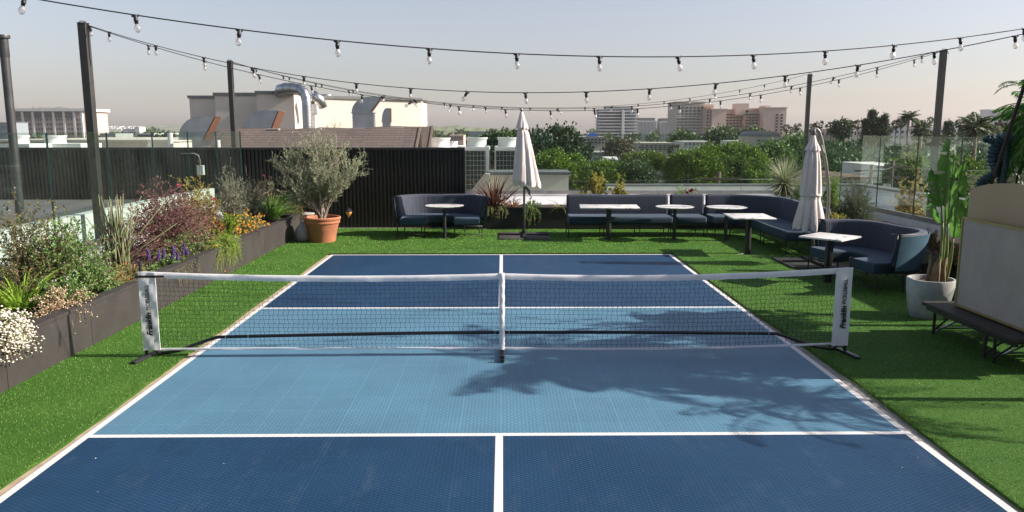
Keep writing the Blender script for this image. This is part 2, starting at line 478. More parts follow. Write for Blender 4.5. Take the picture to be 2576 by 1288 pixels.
# strip of bare board / slab between tiles and turf, slightly wavy turf edge
gapL, gapR = .07, .075
def wavy_sheet(name, xa, xb, y0, y1, z0, z1, m, seed, amp=.008, n=160, right_edge=False, wide=None):
    rg = random.Random(seed); mb = MB(); vs = []; fs = []
    off = [0.0]
    for i in range(n): off.append(off[-1] * .9 + rg.uniform(-amp, amp))
    for i in range(n + 1):
        y = y0 + (y1 - y0) * i / n
        e = off[i]
        w = wide(y) if wide else 0
        a, b = (xa + e - w, xb) if not right_edge else (xa, xb + e + w)
        vs += [(a, y, z0), (b, y, z0), (b, y, z1), (a, y, z1)]
    for i in range(n):
        a = i * 4
        for k in range(4): fs.append((a + k, a + (k + 1) % 4, a + 4 + (k + 1) % 4, a + 4 + k))
    fs += [(0, 1, 2, 3), (n * 4 + 3, n * 4 + 2, n * 4 + 1, n * 4)]
    mb.add(vs, fs); o = mb.build(name, m); props(o, kind='structure'); return o
TZ = .032
wR = lambda y: .07 * max(0, 1 - abs(y - 6.8) / 2.6) * -1
turfL = wavy_sheet('turf', -4.26, XC - HW - gapL, -1, 17.9, .003, TZ, m_turf, 3, right_edge=True)
turfR = wavy_sheet('turf', XC + HW + .05, 6.25, -1, 17.9, .003, TZ, m_turf, 5, wide=wR)
turfF = sheet('turf', XC - HW - gapL - .001, XC + HW + .05 + .001, FB + .06, 17.9, TZ - .001, m_turf, .026)
brd = MB().bb(XC - HW - gapL - .03, XC - HW - .016, NB, FB + .03, .0, .012).build('edge_board', m_wood_under); props(brd, kind='structure')
brd = MB().bb(XC + HW + .016, XC + HW + .22, NB, FB + .03, .0, .008).build('edge_slab', m_concrete); props(brd, kind='structure')

def grass():
    rg = np.random.default_rng(11)
    pts = []
    def region(x0, x1, y0, y1, dens, ln=None):
        n = int((x1 - x0) * (y1 - y0) * dens)
        p = np.stack([rg.uniform(x0, x1, n), rg.uniform(y0, y1, n), np.full(n, TZ - .003)], 1); pts.append(p)
    e = XC - HW - gapL; r = XC + HW + .06
    for y0, y1, d in ((3.5, 7, 5200), (7, 10, 3400), (10, 13, 2000), (13, 17.9, 1100)):
        region(-4.25, e, y0, y1, d); region(r, 6.2, y0, y1, d)
    region(e, r, FB + .07, 17.9, 1200)
    # fringe along the edges
    for X, s, d in ((e, 1, 700), (r, -1, 900)):
        n = int(14 * d); yy = rg.uniform(3.5, FB, n)
        xx = X + s * rg.uniform(-.02, .018, n) - (np.array([wR(v) for v in yy]) if X == r else 0)
        pts.append(np.stack([xx, yy, np.full(n, TZ - .004)], 1))
    n = 9000; pts.append(np.stack([rg.uniform(e, r, n), FB + .05 + rg.uniform(0, .03, n), np.full(n, TZ - .004)], 1))
    p = np.concatenate(pts); n = len(p)
    d = unit(np.stack([rg.normal(size=n) * .55, rg.normal(size=n) * .55 + .1, np.ones(n)], 1))
    ln = rg.uniform(.010, .024, n)[:, None]; a = rg.uniform(0, PI, n)
    wfac = np.clip(p[:, 1] / 7, .8, 2.2)
    s = np.stack([np.cos(a), np.sin(a), np.zeros(n)], 1) * (.0022 * wfac)[:, None]
    v = np.stack([p - s, p + s, p + d * ln * (1 + .25 * (wfac[:, None] - 1))], 1)
    o = np_mesh('grass_blades', v, np.arange(n * 3).reshape(n, 3), m_grass); props(o, kind='stuff')
grass()
# ---- specks and fallen leaves lying on the court and the turf
rgp = random.Random(4)
mb = MB()
for i in range(36):
    x, y = rgp.uniform(-4.1, 3.6), rgp.uniform(4, 15)
    z = .0245 if abs(x - XC) < HW and y < FB else .052
    a = rgp.uniform(0, 6.3); r = rgp.uniform(.005, .010)
    mb.add([(x + r * math.cos(a), y + r * math.sin(a), z), (x - r * .3 * math.sin(a), y + r * .3 * math.cos(a), z + .003), (x - r * math.cos(a), y - r * math.sin(a), z), (x + r * .3 * math.sin(a), y - r * .3 * math.cos(a), z + .002)], [(0, 1, 2, 3)])
m_petal = mat('dry_petal', (.6, .55, .45), .8)
o = mb.build('fallen_petals', m_petal); props(o, kind='stuff')

# ================================================================ planters
PH = .49
def long_planter():
    t = thing('planter_box', 'long low dark grey planter of flowering shrubs running beside the court', 'planter', (-4.25, 11, 0))
    mb = MB(); y0, y1 = 3.0, 16.6
    joints = [3.0, 6.62, 8.05, 9.9, 12.0, 14.1, 15.6, 16.6]
    for a, b in zip(joints[:-1], joints[1:]):
        mb.bb(-4.285, -4.25, a + .003, b - .003, .0, PH - .03)
    mb.bb(-4.38, -4.255, y1 - .0, y1 + .03, 0, PH - .03)
    mb.bb(-5.8, -4.38, y1 + .001, y1 + .03, 0, PH - .03)
    mb.build('side_panel', m_planter, t)
    c = MB()
    for a, b in zip(joints[:-1], joints[1:]): c.bb(-4.37, -4.235, a + .002, b - .002, PH - .03, PH)
    c.bb(-5.8, -4.37, y1 - .09, y1 + .045, PH - .03, PH)
    c.build('rim', m_planter, t)
    s = MB().bb(-5.8, -4.3, y0, y1 - .02, .3, .42); s.build('soil', m_soil, t)
    # drain box at the far end
    return t
long_planter()
def back_planter():
    t = thing('planter_box', 'black planter under the back glass behind the blue sofas', 'planter', (3, 17.8, 0))
    x0, x1 = -.86, 5.9
    MB().bb(x0, x1, 17.70, 17.74, 0, .49).build('front_panel', m_black_matte, t)
    MB().bb(x0, x1, 17.68, 17.78, .49, .52).build('rim', m_black, t)
    MB().bb(x0, x1, 17.75, 19.0, .3, .46).build('soil', m_soil, t)
back_planter()
def right_planter():
    t = thing('planter_box', 'black planter of grasses and red flowers behind the curved sofa and the banana pot', 'planter', (6.3, 11, 0))
    MB().bb(6.20, 6.24, 3, 17.68, 0, .46).build('front_panel', m_black_matte, t)
    MB().bb(6.18, 6.28, 3, 17.67, .46, .49).build('rim', m_black, t)
    MB().bb(6.25, 7.7, 3, 19, .25, .43).build('soil', m_soil, t)
right_planter()

# ================================================================ glass railings
def glass_mat():
    m, nt, b, out = _new('railing_glass'); L = nt.links
    nt.nodes.remove(b)
    tr = nt.nodes.new('ShaderNodeBsdfTransparent'); tr.inputs[0].default_value = (.83, .885, .86, 1)
    gl = nt.nodes.new('ShaderNodeBsdfGlossy'); gl.inputs['Roughness'].default_value = .0; gl.inputs[0].default_value = (.9, 1, .97, 1)
    df = nt.nodes.new('ShaderNodeBsdfDiffuse'); df.inputs[0].default_value = (.55, .62, .58, 1)
    fr = nt.nodes.new('ShaderNodeFresnel'); fr.inputs[0].default_value = 1.38
    geo = nt.nodes.new('ShaderNodeNewGeometry'); inv = nt.nodes.new('ShaderNodeMath'); inv.operation = 'SUBTRACT'; inv.inputs[0].default_value = 1; L.new(geo.outputs['Backfacing'], inv.inputs[1])
    ml = nt.nodes.new('ShaderNodeMath'); ml.operation = 'MULTIPLY'; L.new(fr.outputs[0], ml.inputs[0]); L.new(inv.outputs[0], ml.inputs[1])
    mx = nt.nodes.new('ShaderNodeMixShader'); L.new(ml.outputs[0], mx.inputs[0]); L.new(tr.outputs[0], mx.inputs[1]); L.new(gl.outputs[0], mx.inputs[2])
    n = _noise(nt, 1.2, 5, .6); r = _ramp(nt, n.outputs[0], [(.3, (.003, .003, .003)), (.8, (.016, .016, .016))])
    m2 = nt.nodes.new('ShaderNodeMixShader'); L.new(r, m2.inputs[0]); L.new(mx.outputs[0], m2.inputs[1]); L.new(df.outputs[0], m2.inputs[2])
    L.new(m2.outputs[0], out.inputs[0]); return m
m_glass = glass_mat()
m_gedge = mat('glass_edge', (.025, .065, .06), .25, c2=(.02, .045, .045))
m_alu = mat('aluminium_channel', (.30, .29, .28), .5, .6, c2=(.22, .21, .2))
def railing(name, label, p0, p1, z0, z1, cuts, shoe=True, extra=None):
    """glass panels from p0 to p1, split at the listed fractions"""
    p0 = Vector((*p0, 0)); p1 = Vector((*p1, 0)); d = (p1 - p0); Ln = d.length; d.normalize(); rz = math.atan2(d.y, d.x)
    t = thing(name, label, 'glass railing', (p0 + p1) / 2)
    fr = [0] + cuts + [Ln]
    for a, b in zip(fr[:-1], fr[1:]):
        c = p0 + d * (a + b) / 2; c.z = (z0 + z1) / 2
        pane = MB().box(c, (b - a - .03, .004, z1 - z0), rz).build('glass_panel', m_glass, t)
        e = MB()
        for s, q in ((a + .0125, 0), (b - .0125, 0)):
            cc = p0 + d * s; cc.z = (z0 + z1) / 2
            e.box(cc, (.006, .013, z1 - z0), rz)
        cc = p0 + d * (a + b) / 2; cc.z = z1 + .002
        e.box(cc, (b - a - .03, .010, .003), rz)
        e.build('glass_edge', m_gedge, pane)
    if shoe:
        c = (p0 + p1) / 2; c.z = z0 - .0
        MB().box(c, (Ln, .06, .09), rz).build('base_channel', m_alu, t)
    return t
GX = -5.9
ycut = [atX(px, 400, GX).y for px in (122, 272, 386, 475, 546, 606)]
railing('glass_railing', 'tinted glass railing above the flower planter in front of the dark corrugated wall', (GX, 3.5), (GX, 18.15), .62, 2.2, [y - 3.5 for y in ycut])
GB = 22.0; GR = 8.2
zt = at(1800, 338, GB).z
xs = [at(px, 400, GB).x for px in (1478, 1733, 1868)]
x0 = at(1172, 400, GB).x
railing('glass_railing', 'clear glass railing across the far end behind the long blue sofas', (x0, GB), (GR, GB), .52, zt, sorted([x - x0 for x in xs] + [2.1]))
yr = sorted([atX(px, 430, GR).y for px in (2210, 2305, 2415)] )
railing('glass_railing', 'side glass railing behind the rosemary shrub and the banana plant', (GR, 5), (GR, GB - .03), .52, zt, [y - 5 for y in [7.5] + yr + [yr[-1] + 1.9]])
# ---- kerbs and outer parapets around the roof
def kerb(name, label, boxes, m, cap=None, capm=None, loc=None):
    t = thing(name, label, 'parapet', loc or boxes[0][:1] + boxes[0][2:3] + (0,))
    mb = MB()
    for b in boxes: mb.bb(*b)
    mb.build('wall', m, t)
    if cap:
        mb = MB()
        for b in cap: mb.bb(*b)
        mb.build('coping', capm or m_capgrey, t)
    return t
kerb('kerb_wall', 'low white kerb under the glass beside the flower planter', [(-6.02, -5.81, 3, 18.2, 0, .57)], m_whitewall)
kerb('parapet_wall', 'white parapet just outside the glass beside the flower planter', [(-6.74, -6.54, 2, 18.1, -.5, .93)], m_whitewall)
kerb('kerb_wall', 'low pale kerb under the far glass behind the planter of spiky plants', [(-.86, GR + .1, 21.9, 22.1, 0, .47)], m_whitewall)
sheet('roof_ledge', -.86, 7.7, 19.02, 21.88, .42, mat('pale_membrane', (.62, .62, .64), .8, c2=(.52, .52, .55), scale=1.2), .4)
kerb('kerb_wall', 'low white kerb under the side glass behind the rosemary shrub', [(GR - .1, GR + .1, 3, 21.88, 0, .47)], m_whitewall)
po = at(1800, 463, 24.8)
kerb('parapet_wall', 'outer parapet with a grey coping beyond the far glass', [(3.3, 11.15, 24.7, 24.95, -1.2, po.z - .06)], m_whitewall,
     [(3.25, 11.25, 24.6, 25.02, po.z - .06, po.z)])
kerb('parapet_wall', 'outer parapet with a grey coping beyond the side glass', [(11.2, 11.45, 10, 25.0, -1.2, po.z - .06)], m_whitewall,
     [(11.1, 11.52, 10, 25.1, po.z - .055, po.z + .004)])
m_roofgrey = mat('grey_membrane', (.15, .15, .155), .85, c2=(.09, .09, .095), scale=1.5, bump=.2, bscale=20)
sheet('flat_roof', -20, -6.75, 2, 18.2, .66, m_roofgrey, .6)
sheet('flat_roof', -.86, 11.15, 22.12, 24.7, -.25, m_whitewall, .5)
sheet('flat_roof', 8.32, 11.15, 5, 22.1, -.255, m_whitewall, .5)
# our own building below the terrace
o = MB().bb(-20, 11.6, -12, 25.05, -14, -1.3).build('building_base', m_cream); props(o, kind='structure')

# ================================================================ dark corrugated wall
WY = 18.25
def corr_wall():
    t = thing('corrugated_wall', 'dark corrugated metal wall behind the olive tree and the curved sofa', 'wall', (-3, WY, 0))
    x0, x1 = -19.0, -.87; z1 = at(1000, 377, WY).z
    vs = []; fs = []; x = x0; i = 0; P = []
    while x < x1 - .09:
        P += [(x, WY), (x + .018, WY - .035), (x + .052, WY - .035), (x + .070, WY)]; x += .0875
    P.append((x1, WY))
    n = len(P)
    for (a, b) in P: vs += [(a, b, 0), (a, b, z1)]
    for k in range(n - 1): fs.append((2 * k, 2 * k + 2, 2 * k + 3, 2 * k + 1))
    mb = MB(); mb.add(vs, fs); mb.bb(x0, x1, WY + .005, WY + .12, 0, z1)
    m_corr = mat('dark_corrugated', (.016, .015, .0135), .40, c2=(.010, .0095, .009), scale=2, spec=.6)
    mb.build('panel', m_corr, t, fix=False)
    MB().bb(x0, x1 + .02, WY - .07, WY + .16, z1 + .001, z1 + .055).build('coping', m_black, t)
    MB().bb(x1 + .001, x1 + .03, WY - .05, WY + .14, 0, z1 - .001).build('corner_trim', m_black, t)
    return z1
WZ = corr_wall()
# ================================================================ string-light posts
def post(px, py, label, X=None, Y=None, w=.12, zt=3.8, base=0):
    t = thing('light_post', label, 'post', (X, Y, base), group='posts carrying the string lights')
    MB().rbox((X, Y, (zt + base) / 2), (w, w, zt - base), .006, 1).build('pole', m_postgrey, t)
    MB().rbox((X, Y, zt + .004), (w + .006, w + .006, .01), .003, 1).build('cap', m_black, t)
    mb = MB(); mb.tube([(X + w / 2 + .006, Y - .02, zt - .05), (X + w / 2 + .012, Y - .02, zt - .12), (X + w / 2 + .006, Y - .015, zt - .5), (X + w / 2 + .004, Y, zt - .62)], .006, 5)
    mb.tube([(X - w / 2, Y, zt - .02), (X - .03, Y - .03, zt + .03), (X + .04, Y - .03, zt + .025), (X + w / 2 + .05, Y, zt - .06)], .007, 5)
    mb.build('cable_tie', m_black, t)
    return t
PX = -6.28
p1 = atX(232, 335, PX); p2 = atX(588, 335, PX)
post(0, 0, 'dark square post nearest the grey vent pipe, wires knotted at its top', PX, p1.y, .125, atX(222, 62, PX).z, .0)
post(0, 0, 'dark square post in front of the stepped cream building', PX, p2.y, .11, atX(583, 155, PX).z, .0)
XR = 8.45
p3 = atX(2350, 335, XR); p4 = atX(2024, 335, XR)
post(0, 0, 'dark square post rising beside the banana plant', XR + .05, p3.y, .105, atX(2365, 128, XR).z, .0)
post(0, 0, 'dark square post above the closed umbrella by the corner of the glass', XR + .05, p4.y, .10, atX(2031, 188, XR).z, .0)
P1 = Vector((PX, p1.y, atX(222, 62, PX).z)); P2 = Vector((PX, p2.y, atX(583, 155, PX).z))
P3 = Vector((XR, p3.y, atX(2365, 128, XR).z)); P4 = Vector((XR, p4.y, atX(2031, 188, XR).z))
# round vent pipe
def vent_pipe():
    q = atX(31, 335, -6.9); X, Y = q.x, q.y; zt_ = at(8, 88, Y).z
    t = thing('vent_pipe', 'tall round grey vent pipe with a cap beside the glass', 'pipe', (X, Y, .6))
    MB().tube([(X, Y, .6), (X, Y, zt_ - .05)], .058, 20).build('pipe', m_pipe, t, angle=40)
    MB().lathe([(.061, -.30), (.064, -.29), (.064, -.05), (.088, -.045), (.092, -.01), (.088, .0), (.0, .004)], (X, Y, zt_), 20).build('cap', m_pipe, t, angle=40)
m_pipe = mat('pipe_grey', (.07, .072, .075), .42, .3, c2=(.05, .05, .052))
vent_pipe()

# ================================================================ string lights
m_socket = mat('socket_rubber', (.014, .014, .015), .5)
def bulb_mat():
    m, nt, b, out = _new('bulb_glass'); nt.nodes.remove(b); L = nt.links
    tr = nt.nodes.new('ShaderNodeBsdfTransparent'); tr.inputs[0].default_value = (.95, .93, .93, 1)
    gl = nt.nodes.new('ShaderNodeBsdfGlossy'); gl.inputs['Roughness'].default_value = .05
    df = nt.nodes.new('ShaderNodeBsdfTranslucent'); df.inputs[0].default_value = (.85, .82, .80, 1)
    d2 = nt.nodes.new('ShaderNodeBsdfDiffuse'); d2.inputs[0].default_value = (.8, .77, .76, 1)
    lw = nt.nodes.new('ShaderNodeLayerWeight'); lw.inputs[0].default_value = .55
    a = nt.nodes.new('ShaderNodeMixShader'); L.new(lw.outputs['Facing'], a.inputs[0]); L.new(tr.outputs[0], a.inputs[1]); L.new(gl.outputs[0], a.inputs[2])
    c = nt.nodes.new('ShaderNodeMixShader'); c.inputs[0].default_value = .5; L.new(df.outputs[0], c.inputs[1]); L.new(d2.outputs[0], c.inputs[2])
    d = nt.nodes.new('ShaderNodeMixShader'); d.inputs[0].default_value = .28; L.new(a.outputs[0], d.inputs[1]); L.new(c.outputs[0], d.inputs[2])
    L.new(d.outputs[0], out.inputs[0]); return m
m_bulb = bulb_mat()
m_fil = mat('filament', (.7, .55, .35), .4, .5)
_sock = MB().lathe([(.008, .018), (.019, .014), (.021, .0), (.0205, -.03), (.024, -.034), (.024, -.042), (.0195, -.046), (.018, -.07)], n=12)
for s in (-1, 1): _sock.box((s * .024, 0, .004), (.014, .016, .016)); _sock.box((s * .034, 0, .012), (.006, .01, .024))
_glb = MB().lathe([(.013, -.066), (.016, -.078), (.028, -.098), (.0315, -.116), (.028, -.135), (.017, -.150), (.003, -.156)], n=14)
_fl = MB().tube([(0, 0, -.07), (.006, 0, -.10), (-.005, .003, -.125), (.004, -.004, -.11), (0, 0, -.075)], .0012, 4)
def mesh_of(mb, name, m, smooth=True):
    me = bpy.data.meshes.new(name); me.from_pydata(mb.v, [], mb.f); me.materials.append(m)
    bm = bmesh.new(); bm.from_mesh(me); bmesh.ops.recalc_face_normals(bm, faces=bm.faces); bm.to_mesh(me); bm.free()
    if smooth: me.polygons.foreach_set('use_smooth', [True] * len(me.polygons))
    return me
ME_SOCK = mesh_of(_sock, 'socket', m_socket); ME_GLB = mesh_of(_glb, 'bulb', m_bulb); ME_FIL = mesh_of(_fl, 'filament', m_fil)
def string_light(label, A, B, samples, spacing, first=None, seed=1, r=.0055, scale=1.0, wobble=.09):
    """cable hung on the vertical plane through plan points A, B; sagging through the sampled points"""
    A = Vector(A); B = Vector(B); d = Vector((B.x - A.x, B.y - A.y, 0)); Ln = d.length; d.normalize()
    def on(px, py):
        q = CR @ Vector(((px - 1288) / F, -(py - 644) / F, -1))
        M = Matrix(((q.x, -d.x), (q.y, -d.y))); rhs = Vector((A.x - CAM.x, A.y - CAM.y)); s = M.inverted() @ rhs
        return s[1], CAM.z + q.z * s[0]
    pts = [on(*p) for p in samples]
    if len(A) == 3 and A.z > 0: pts.append((0, A.z))
    if B.z > 0: pts.append((Ln, B.z))
    deg = 2 if len(pts) <= 4 else 3
    co = np.polyfit([p[0] for p in pts], [p[1] for p in pts], deg)
    zf = lambda s: float(np.polyval(co, s))
    t = thing('string_light', label, 'string lights', (A.x, A.y, zf(0)), group='strings of bulbs overhead')
    N = 120
    MB().tube([(A.x + d.x * Ln * i / N, A.y + d.y * Ln * i / N, zf(Ln * i / N)) for i in range(N + 1)], r, 5).build('cable', m_socket, t, smooth=True)
    rg = random.Random(seed); s = (on(*first)[0] if first else spacing / 2)
    while s > spacing: s -= spacing
    off = wloc(t)
    while s < Ln - .15:
        p = Vector((A.x + d.x * s, A.y + d.y * s, zf(s) - .012)) - off
        rz = math.atan2(d.y, d.x)
        a = bpy.data.objects.new('socket', ME_SOCK); COL.objects.link(a); a.parent = t; a.location = p
        tl = rg.gauss(0, wobble) if rg.random() > .12 else rg.choice((-1, 1)) * rg.uniform(.5, 1.2)
        a.rotation_euler = (rg.gauss(0, .1), tl, rz); a.scale = (scale,) * 3
        for nm, me in (('bulb', ME_GLB), ('filament', ME_FIL)):
            c = bpy.data.objects.new(nm, me); COL.objects.link(c); c.parent = a
        s += spacing
    return t
string_light('nearest and highest string of clear bulbs, sweeping across the whole sky', (-6.3, 5.75, 0), (8.6, 9.2, 0),
             [(83, -3), (608, 72), (1080, 123), (1508, 143), (1887, 138), (2245, 113), (2565, 74)], .78, first=(1300, 135), seed=3, scale=.80)
string_light('second string of bulbs, tied to the left post and passing above the closed umbrella', P1, (8.0, 8.35, 0),
             [(540, 152), (912, 210), (1322, 232), (1617, 226), (1930, 195), (2260, 148), (2560, 88)], .80, first=(1322, 232), seed=8, scale=.86)
string_light('third string of bulbs, dipping to the closed umbrella tip between two tall posts', P1, P3,
             [(545, 165), (885, 236), (1155, 264), (1378, 277), (1590, 275), (1880, 243), (2158, 192)], .80, first=(1155, 266), seed=12, scale=.86)
string_light('farthest string of small bulbs, between the two more distant posts', P2, P4,
             [(725, 195), (1109, 257), (1334, 269.5), (1547, 267), (1745, 247), (1930, 209)], .735, first=(1334, 269), seed=21, scale=.86)
string_light('fourth string of bulbs, running close beside the third from the farther left post', P2, P3,
             [(700, 188), (1134, 262), (1401, 274), (1621, 265), (1975, 221), (2200, 168)], .79, first=(1221, 270), seed=33, scale=.86)

# ================================================================ pickleball net
NL = Vector((at(357, 780, 7.60).x + .015, 7.60, 0)); NR = Vector((at(2136, 770, 7.69).x - .015, 7.69, 0)); ND = (NR - NL).normalized(); NLn = (NR - NL).length
NMX = gnd(1263, 905).x
sc_ = (at(1263, 900, 7.64).x - NL.x) / ND.x      # centre support position along the net
def npt(s, z, off=0): 
    p = NL + ND * s; return Vector((p.x - ND.y * off, p.y + ND.x * off, z))
def ztop(s):
    a, b, c = at(350, 683, 7.6).z, at(1263, 688, 7.64).z, at(2140, 672, 7.69).z
    if s < sc_: u = s / sc_; return a + (b - a) * u - .06 * 4 * u * (1 - u) * .55
    u = (s - sc_) / (NLn - sc_); return b + (c - b) * u - .06 * 4 * u * (1 - u) * .75
def zbot(s):
    if s < sc_: u = s / sc_; return .108 - .012 * u - .02 * 4 * u * (1 - u) * -.2
    u = (s - sc_) / (NLn - sc_); return .096 + .03 * u - .05 * 4 * u * (1 - u) * .6
def net():
    t = thing('pickleball_net', 'portable net with white banners at both ends standing across the blue court', 'net', ((NL + NR) / 2))
    rg = random.Random(5)
    # mesh of cords
    mb = MB(); r = .0016
    x0, x1 = .02, NLn - .02; step = .0475
    nx = int((x1 - x0) / step); nz = 16
    NX = nx * 4
    for j in range(1, nz):
        pts = []
        for i in range(NX + 1):
            s = x0 + (x1 - x0) * i / NX; f = j / nz
            zz = zbot(s) + (ztop(s) - .055 - zbot(s)) * f
            pts.append(npt(s, zz + .0035 * math.sin(i * PI / 2 + j) + .004 * math.sin(s * 3 + j), .006 * math.sin(s * 2.1 + j * .5)))
        mb.tube(pts, r, 3, False)
    for i in range(1, nx):
        s = x0 + (x1 - x0) * i / nx; pts = []
        ph = rg.uniform(0, 6)
        for j in range(nz * 2 + 1):
            f = j / (nz * 2); zz = zbot(s) + (ztop(s) - .055 - zbot(s)) * f
            pts.append(npt(s + .007 * math.sin(j * PI + ph) * (1 if j % 2 else -1) * .5 + .007 * math.sin(j * 1.1 + ph), zz, .006 * math.sin(s * 2.1 + j * .25)))
        mb.tube(pts, r, 3, False)
    mb.build('netting', m_netcord, t, fix=False)
    # tapes: folded fabric, slightly lumpy
    def tape(name, s0, s1, zf_, h, th=.008, n=90, seed=1):
        mb = MB(); vs = []; fs = []; rr = random.Random(seed)
        for i in range(n + 1):
            s = s0 + (s1 - s0) * i / n; z = zf_(s)
            o = .003 * math.sin(s * 9) + rr.uniform(-.0015, .0015); hh = h * (1 + rr.uniform(-.03, .03))
            for (oo, zz) in ((-th + o, z - .004), (-th * .6 + o, z), (th * .6 + o, z), (th + o, z - .004), (th + o, z - hh * .5), (th * .7, z - hh), (-th * .7, z - hh), (-th * 1.3 + o, z - hh * .5)):
                vs.append(npt(s, zz, oo))
        k = 8
        for i in range(n):
            for j in range(k): fs.append((i * k + j, i * k + (j + 1) % k, (i + 1) * k + (j + 1) % k, (i + 1) * k + j))
        fs += [tuple(range(k)), tuple(range(n * k, n * k + k))]
        mb.add(vs, fs); return mb.build(name, m_white_fab, t, smooth=False, angle=50)
    tape('top_tape', .0, sc_ - .026, ztop, .058, seed=1); tape('top_tape', sc_ + .026, NLn, ztop, .058, seed=2)
    tape('bottom_tape', .12, sc_ - .02, lambda s: zbot(s) + .012, .022, .004, seed=3); tape('bottom_tape', sc_ + .02, NLn - .12, lambda s: zbot(s) + .012, .022, .004, seed=4)
    # centre sleeve, wrinkled, over an inner pole
    mb = MB(); n = 40; vs = []; fs = []; rr = random.Random(9)
    ph = [rr.uniform(-1, 1) for _ in range(n + 1)]
    for i in range(n + 1):
        z = .085 + (ztop(sc_) + .004 - .085) * i / n
        for k in range(12):
            a = 2 * PI * k / 12; rx = .027 * (1 + .06 * math.sin(k * 2 + ph[i] * 2)); ry = .02 * (1 + .15 * math.sin(z * 60 + k))
            vs.append(npt(sc_ + rx * math.cos(a) + .0018 * ph[i], z, ry * math.sin(a)))
    for i in range(n):
        for j in range(12): fs.append((i * 12 + j, i * 12 + (j + 1) % 12, (i + 1) * 12 + (j + 1) % 12, (i + 1) * 12 + j))
    fs += [tuple(range(12)), tuple(range(n * 12, n * 12 + 12))]
    mb.add(vs, fs); mb.build('centre_sleeve', m_white_fab, t, angle=60)
    # frame
    zb = lambda s: .222 + .03 * math.sin(PI * min(1, max(0, (s - .6) / (NLn - 1.2))))
    mb = MB(); pts = [npt(.10, .055, .02), npt(.30, .085, .02)]
    pts += [npt(.62, .20, .02), npt(.70, .222, .02)]
    for i in range(1, 30): pts.append(npt(.70 + (NLn - 1.4) * i / 30, zb(.70 + (NLn - 1.4) * i / 30), .02))
    pts += [npt(NLn - .70, .222, .02), npt(NLn - .62, .20, .02), npt(NLn - .30, .085, .02), npt(NLn - .1, .055, .02)]
    mb.tube(pts, .0165, 12); bar = mb.build('crossbar', m_black, t, smooth=True)
    mb = MB()
    for s in (.78, 1.0, sc_ - .07, sc_ + .07, NLn - 1.0, NLn - .78):
        mb.tube([npt(s, zb(s) + .014, .0), npt(s, zb(s) + .018, .0)], .006, 8)
        mb.tube([npt(s, zb(s), .0), npt(s, zb(s), -.004)], .007, 8)
    mb.build('bolt', m_galv, bar)
    for s, sg in ((.0, 1), (NLn, -1)):
        mb = MB(); mb.tube([npt(s, .03, 0), npt(s, ztop(s) + .07, 0)], .0165, 12); mb.lathe([(.012, 0), (.016, .004), (.016, .03), (.008, .036)], npt(s, ztop(s) + .068), 10)
        mb.build('end_post', m_black, t, angle=40)
        mb = MB(); rz = math.atan2(ND.y, ND.x) + (R(-9) if sg > 0 else R(9))
        c = npt(s + .015 * sg, .045, -.02); mb.rbox(c, (.055, .48, .028), .008, 2, rz)
        mb.tube([npt(s + .0, .15, 0), npt(s + sg * .13, .06, .01)], .012, 8)
        mb.build('foot', m_black if sg > 0 else m_footshine, t, angle=40)
    mb = MB(); mb.rbox(npt(sc_, .042, -.02), (.042, .5, .03), .006, 2, math.atan2(ND.y, ND.x)); mb.rbox(npt(sc_, .07, -.24), (.046, .03, .05), .006, 2)
    mb.tube([npt(sc_, .05), npt(sc_, .12)], .014, 10)
    mb.build('centre_foot', m_black, t)
    # end banners
    def banner(s0, s1, side):
        mb = MB(); n, k = 28, 8; vs = []; fs = []; rr = random.Random(side)
        for i in range(n + 1):
            for j in range(k + 1):
                s = s0 + (s1 - s0) * j / k; f = i / n; z0 = .105; z1 = ztop(s)
                z = z0 + (z1 - z0) * f
                o = -.022 + (.0022 if side == 1 else .0012) * math.sin(f * 17 + j * .9) + (.0016 if side == 1 else .001) * math.sin(f * 41 - j * 1.7)
                vs.append(npt(s, z, o))
        N1 = len(vs)
        vs += [v + Vector((0, .006, 0)) for v in vs]
        w = k + 1
        for i in range(n):
            for j in range(k):
                a = i * w + j; fs.append((a, a + 1, a + 1 + w, a + w)); b = a + N1; fs.append((b, b + w, b + 1 + w, b + 1))
        for i in range(n):
            for j in (0, k):
                a = i * w + j; fs.append((a, a + w, a + w + N1, a + N1))
        for j in range(k):
            for i in (0, n):
                a = i * w + j; fs.append((a, a + 1, a + 1 + N1, a + N1))
        mb.add(vs, fs); return mb.build('end_banner', m_white_fab, t, angle=70)
    bl = banner(-.02, .145, 1); br_ = banner(NLn - .145, NLn + .02, 2)
    # lettering, reading upwards
    def text(s, body, size, shear, offset, spx, parent, z0, xo, spacing=1.0):
        cu = bpy.data.curves.new('lettering', 'FONT'); cu.body = body; cu.size = size; cu.shear = shear; cu.offset = offset; cu.space_character = spacing
        cu.align_x = 'LEFT'; cu.align_y = 'BOTTOM'; cu.extrude = .0008; cu.fill_mode = 'BOTH'; cu.resolution_u = 4
        ob = bpy.data.objects.new('lettering', cu); COL.objects.link(ob)
        dg = bpy.context.evaluated_depsgraph_get(); me = bpy.data.meshes.new_from_object(ob.evaluated_get(dg))
        bpy.data.objects.remove(ob)
        xs_ = [v.co.x for v in me.vertices]; w = max(xs_) - min(xs_); x0_ = min(xs_)
        ang = math.atan2(ND.y, ND.x)
        # text x -> up, text y -> towards -net direction ; squeeze to length spx
        for v in me.vertices:
            u = (v.co.x - x0_) / w * spx; q = v.co.y; d_ = v.co.z
            p = npt(xo - q, z0 + u, -.0345 - d_); v.co = p
        me.update()
        bm = bmesh.new(); bm.from_mesh(me); bmesh.ops.recalc_face_normals(bm, faces=bm.faces); bm.to_mesh(me); bm.free()
        return link('lettering', me, m_ink, parent)
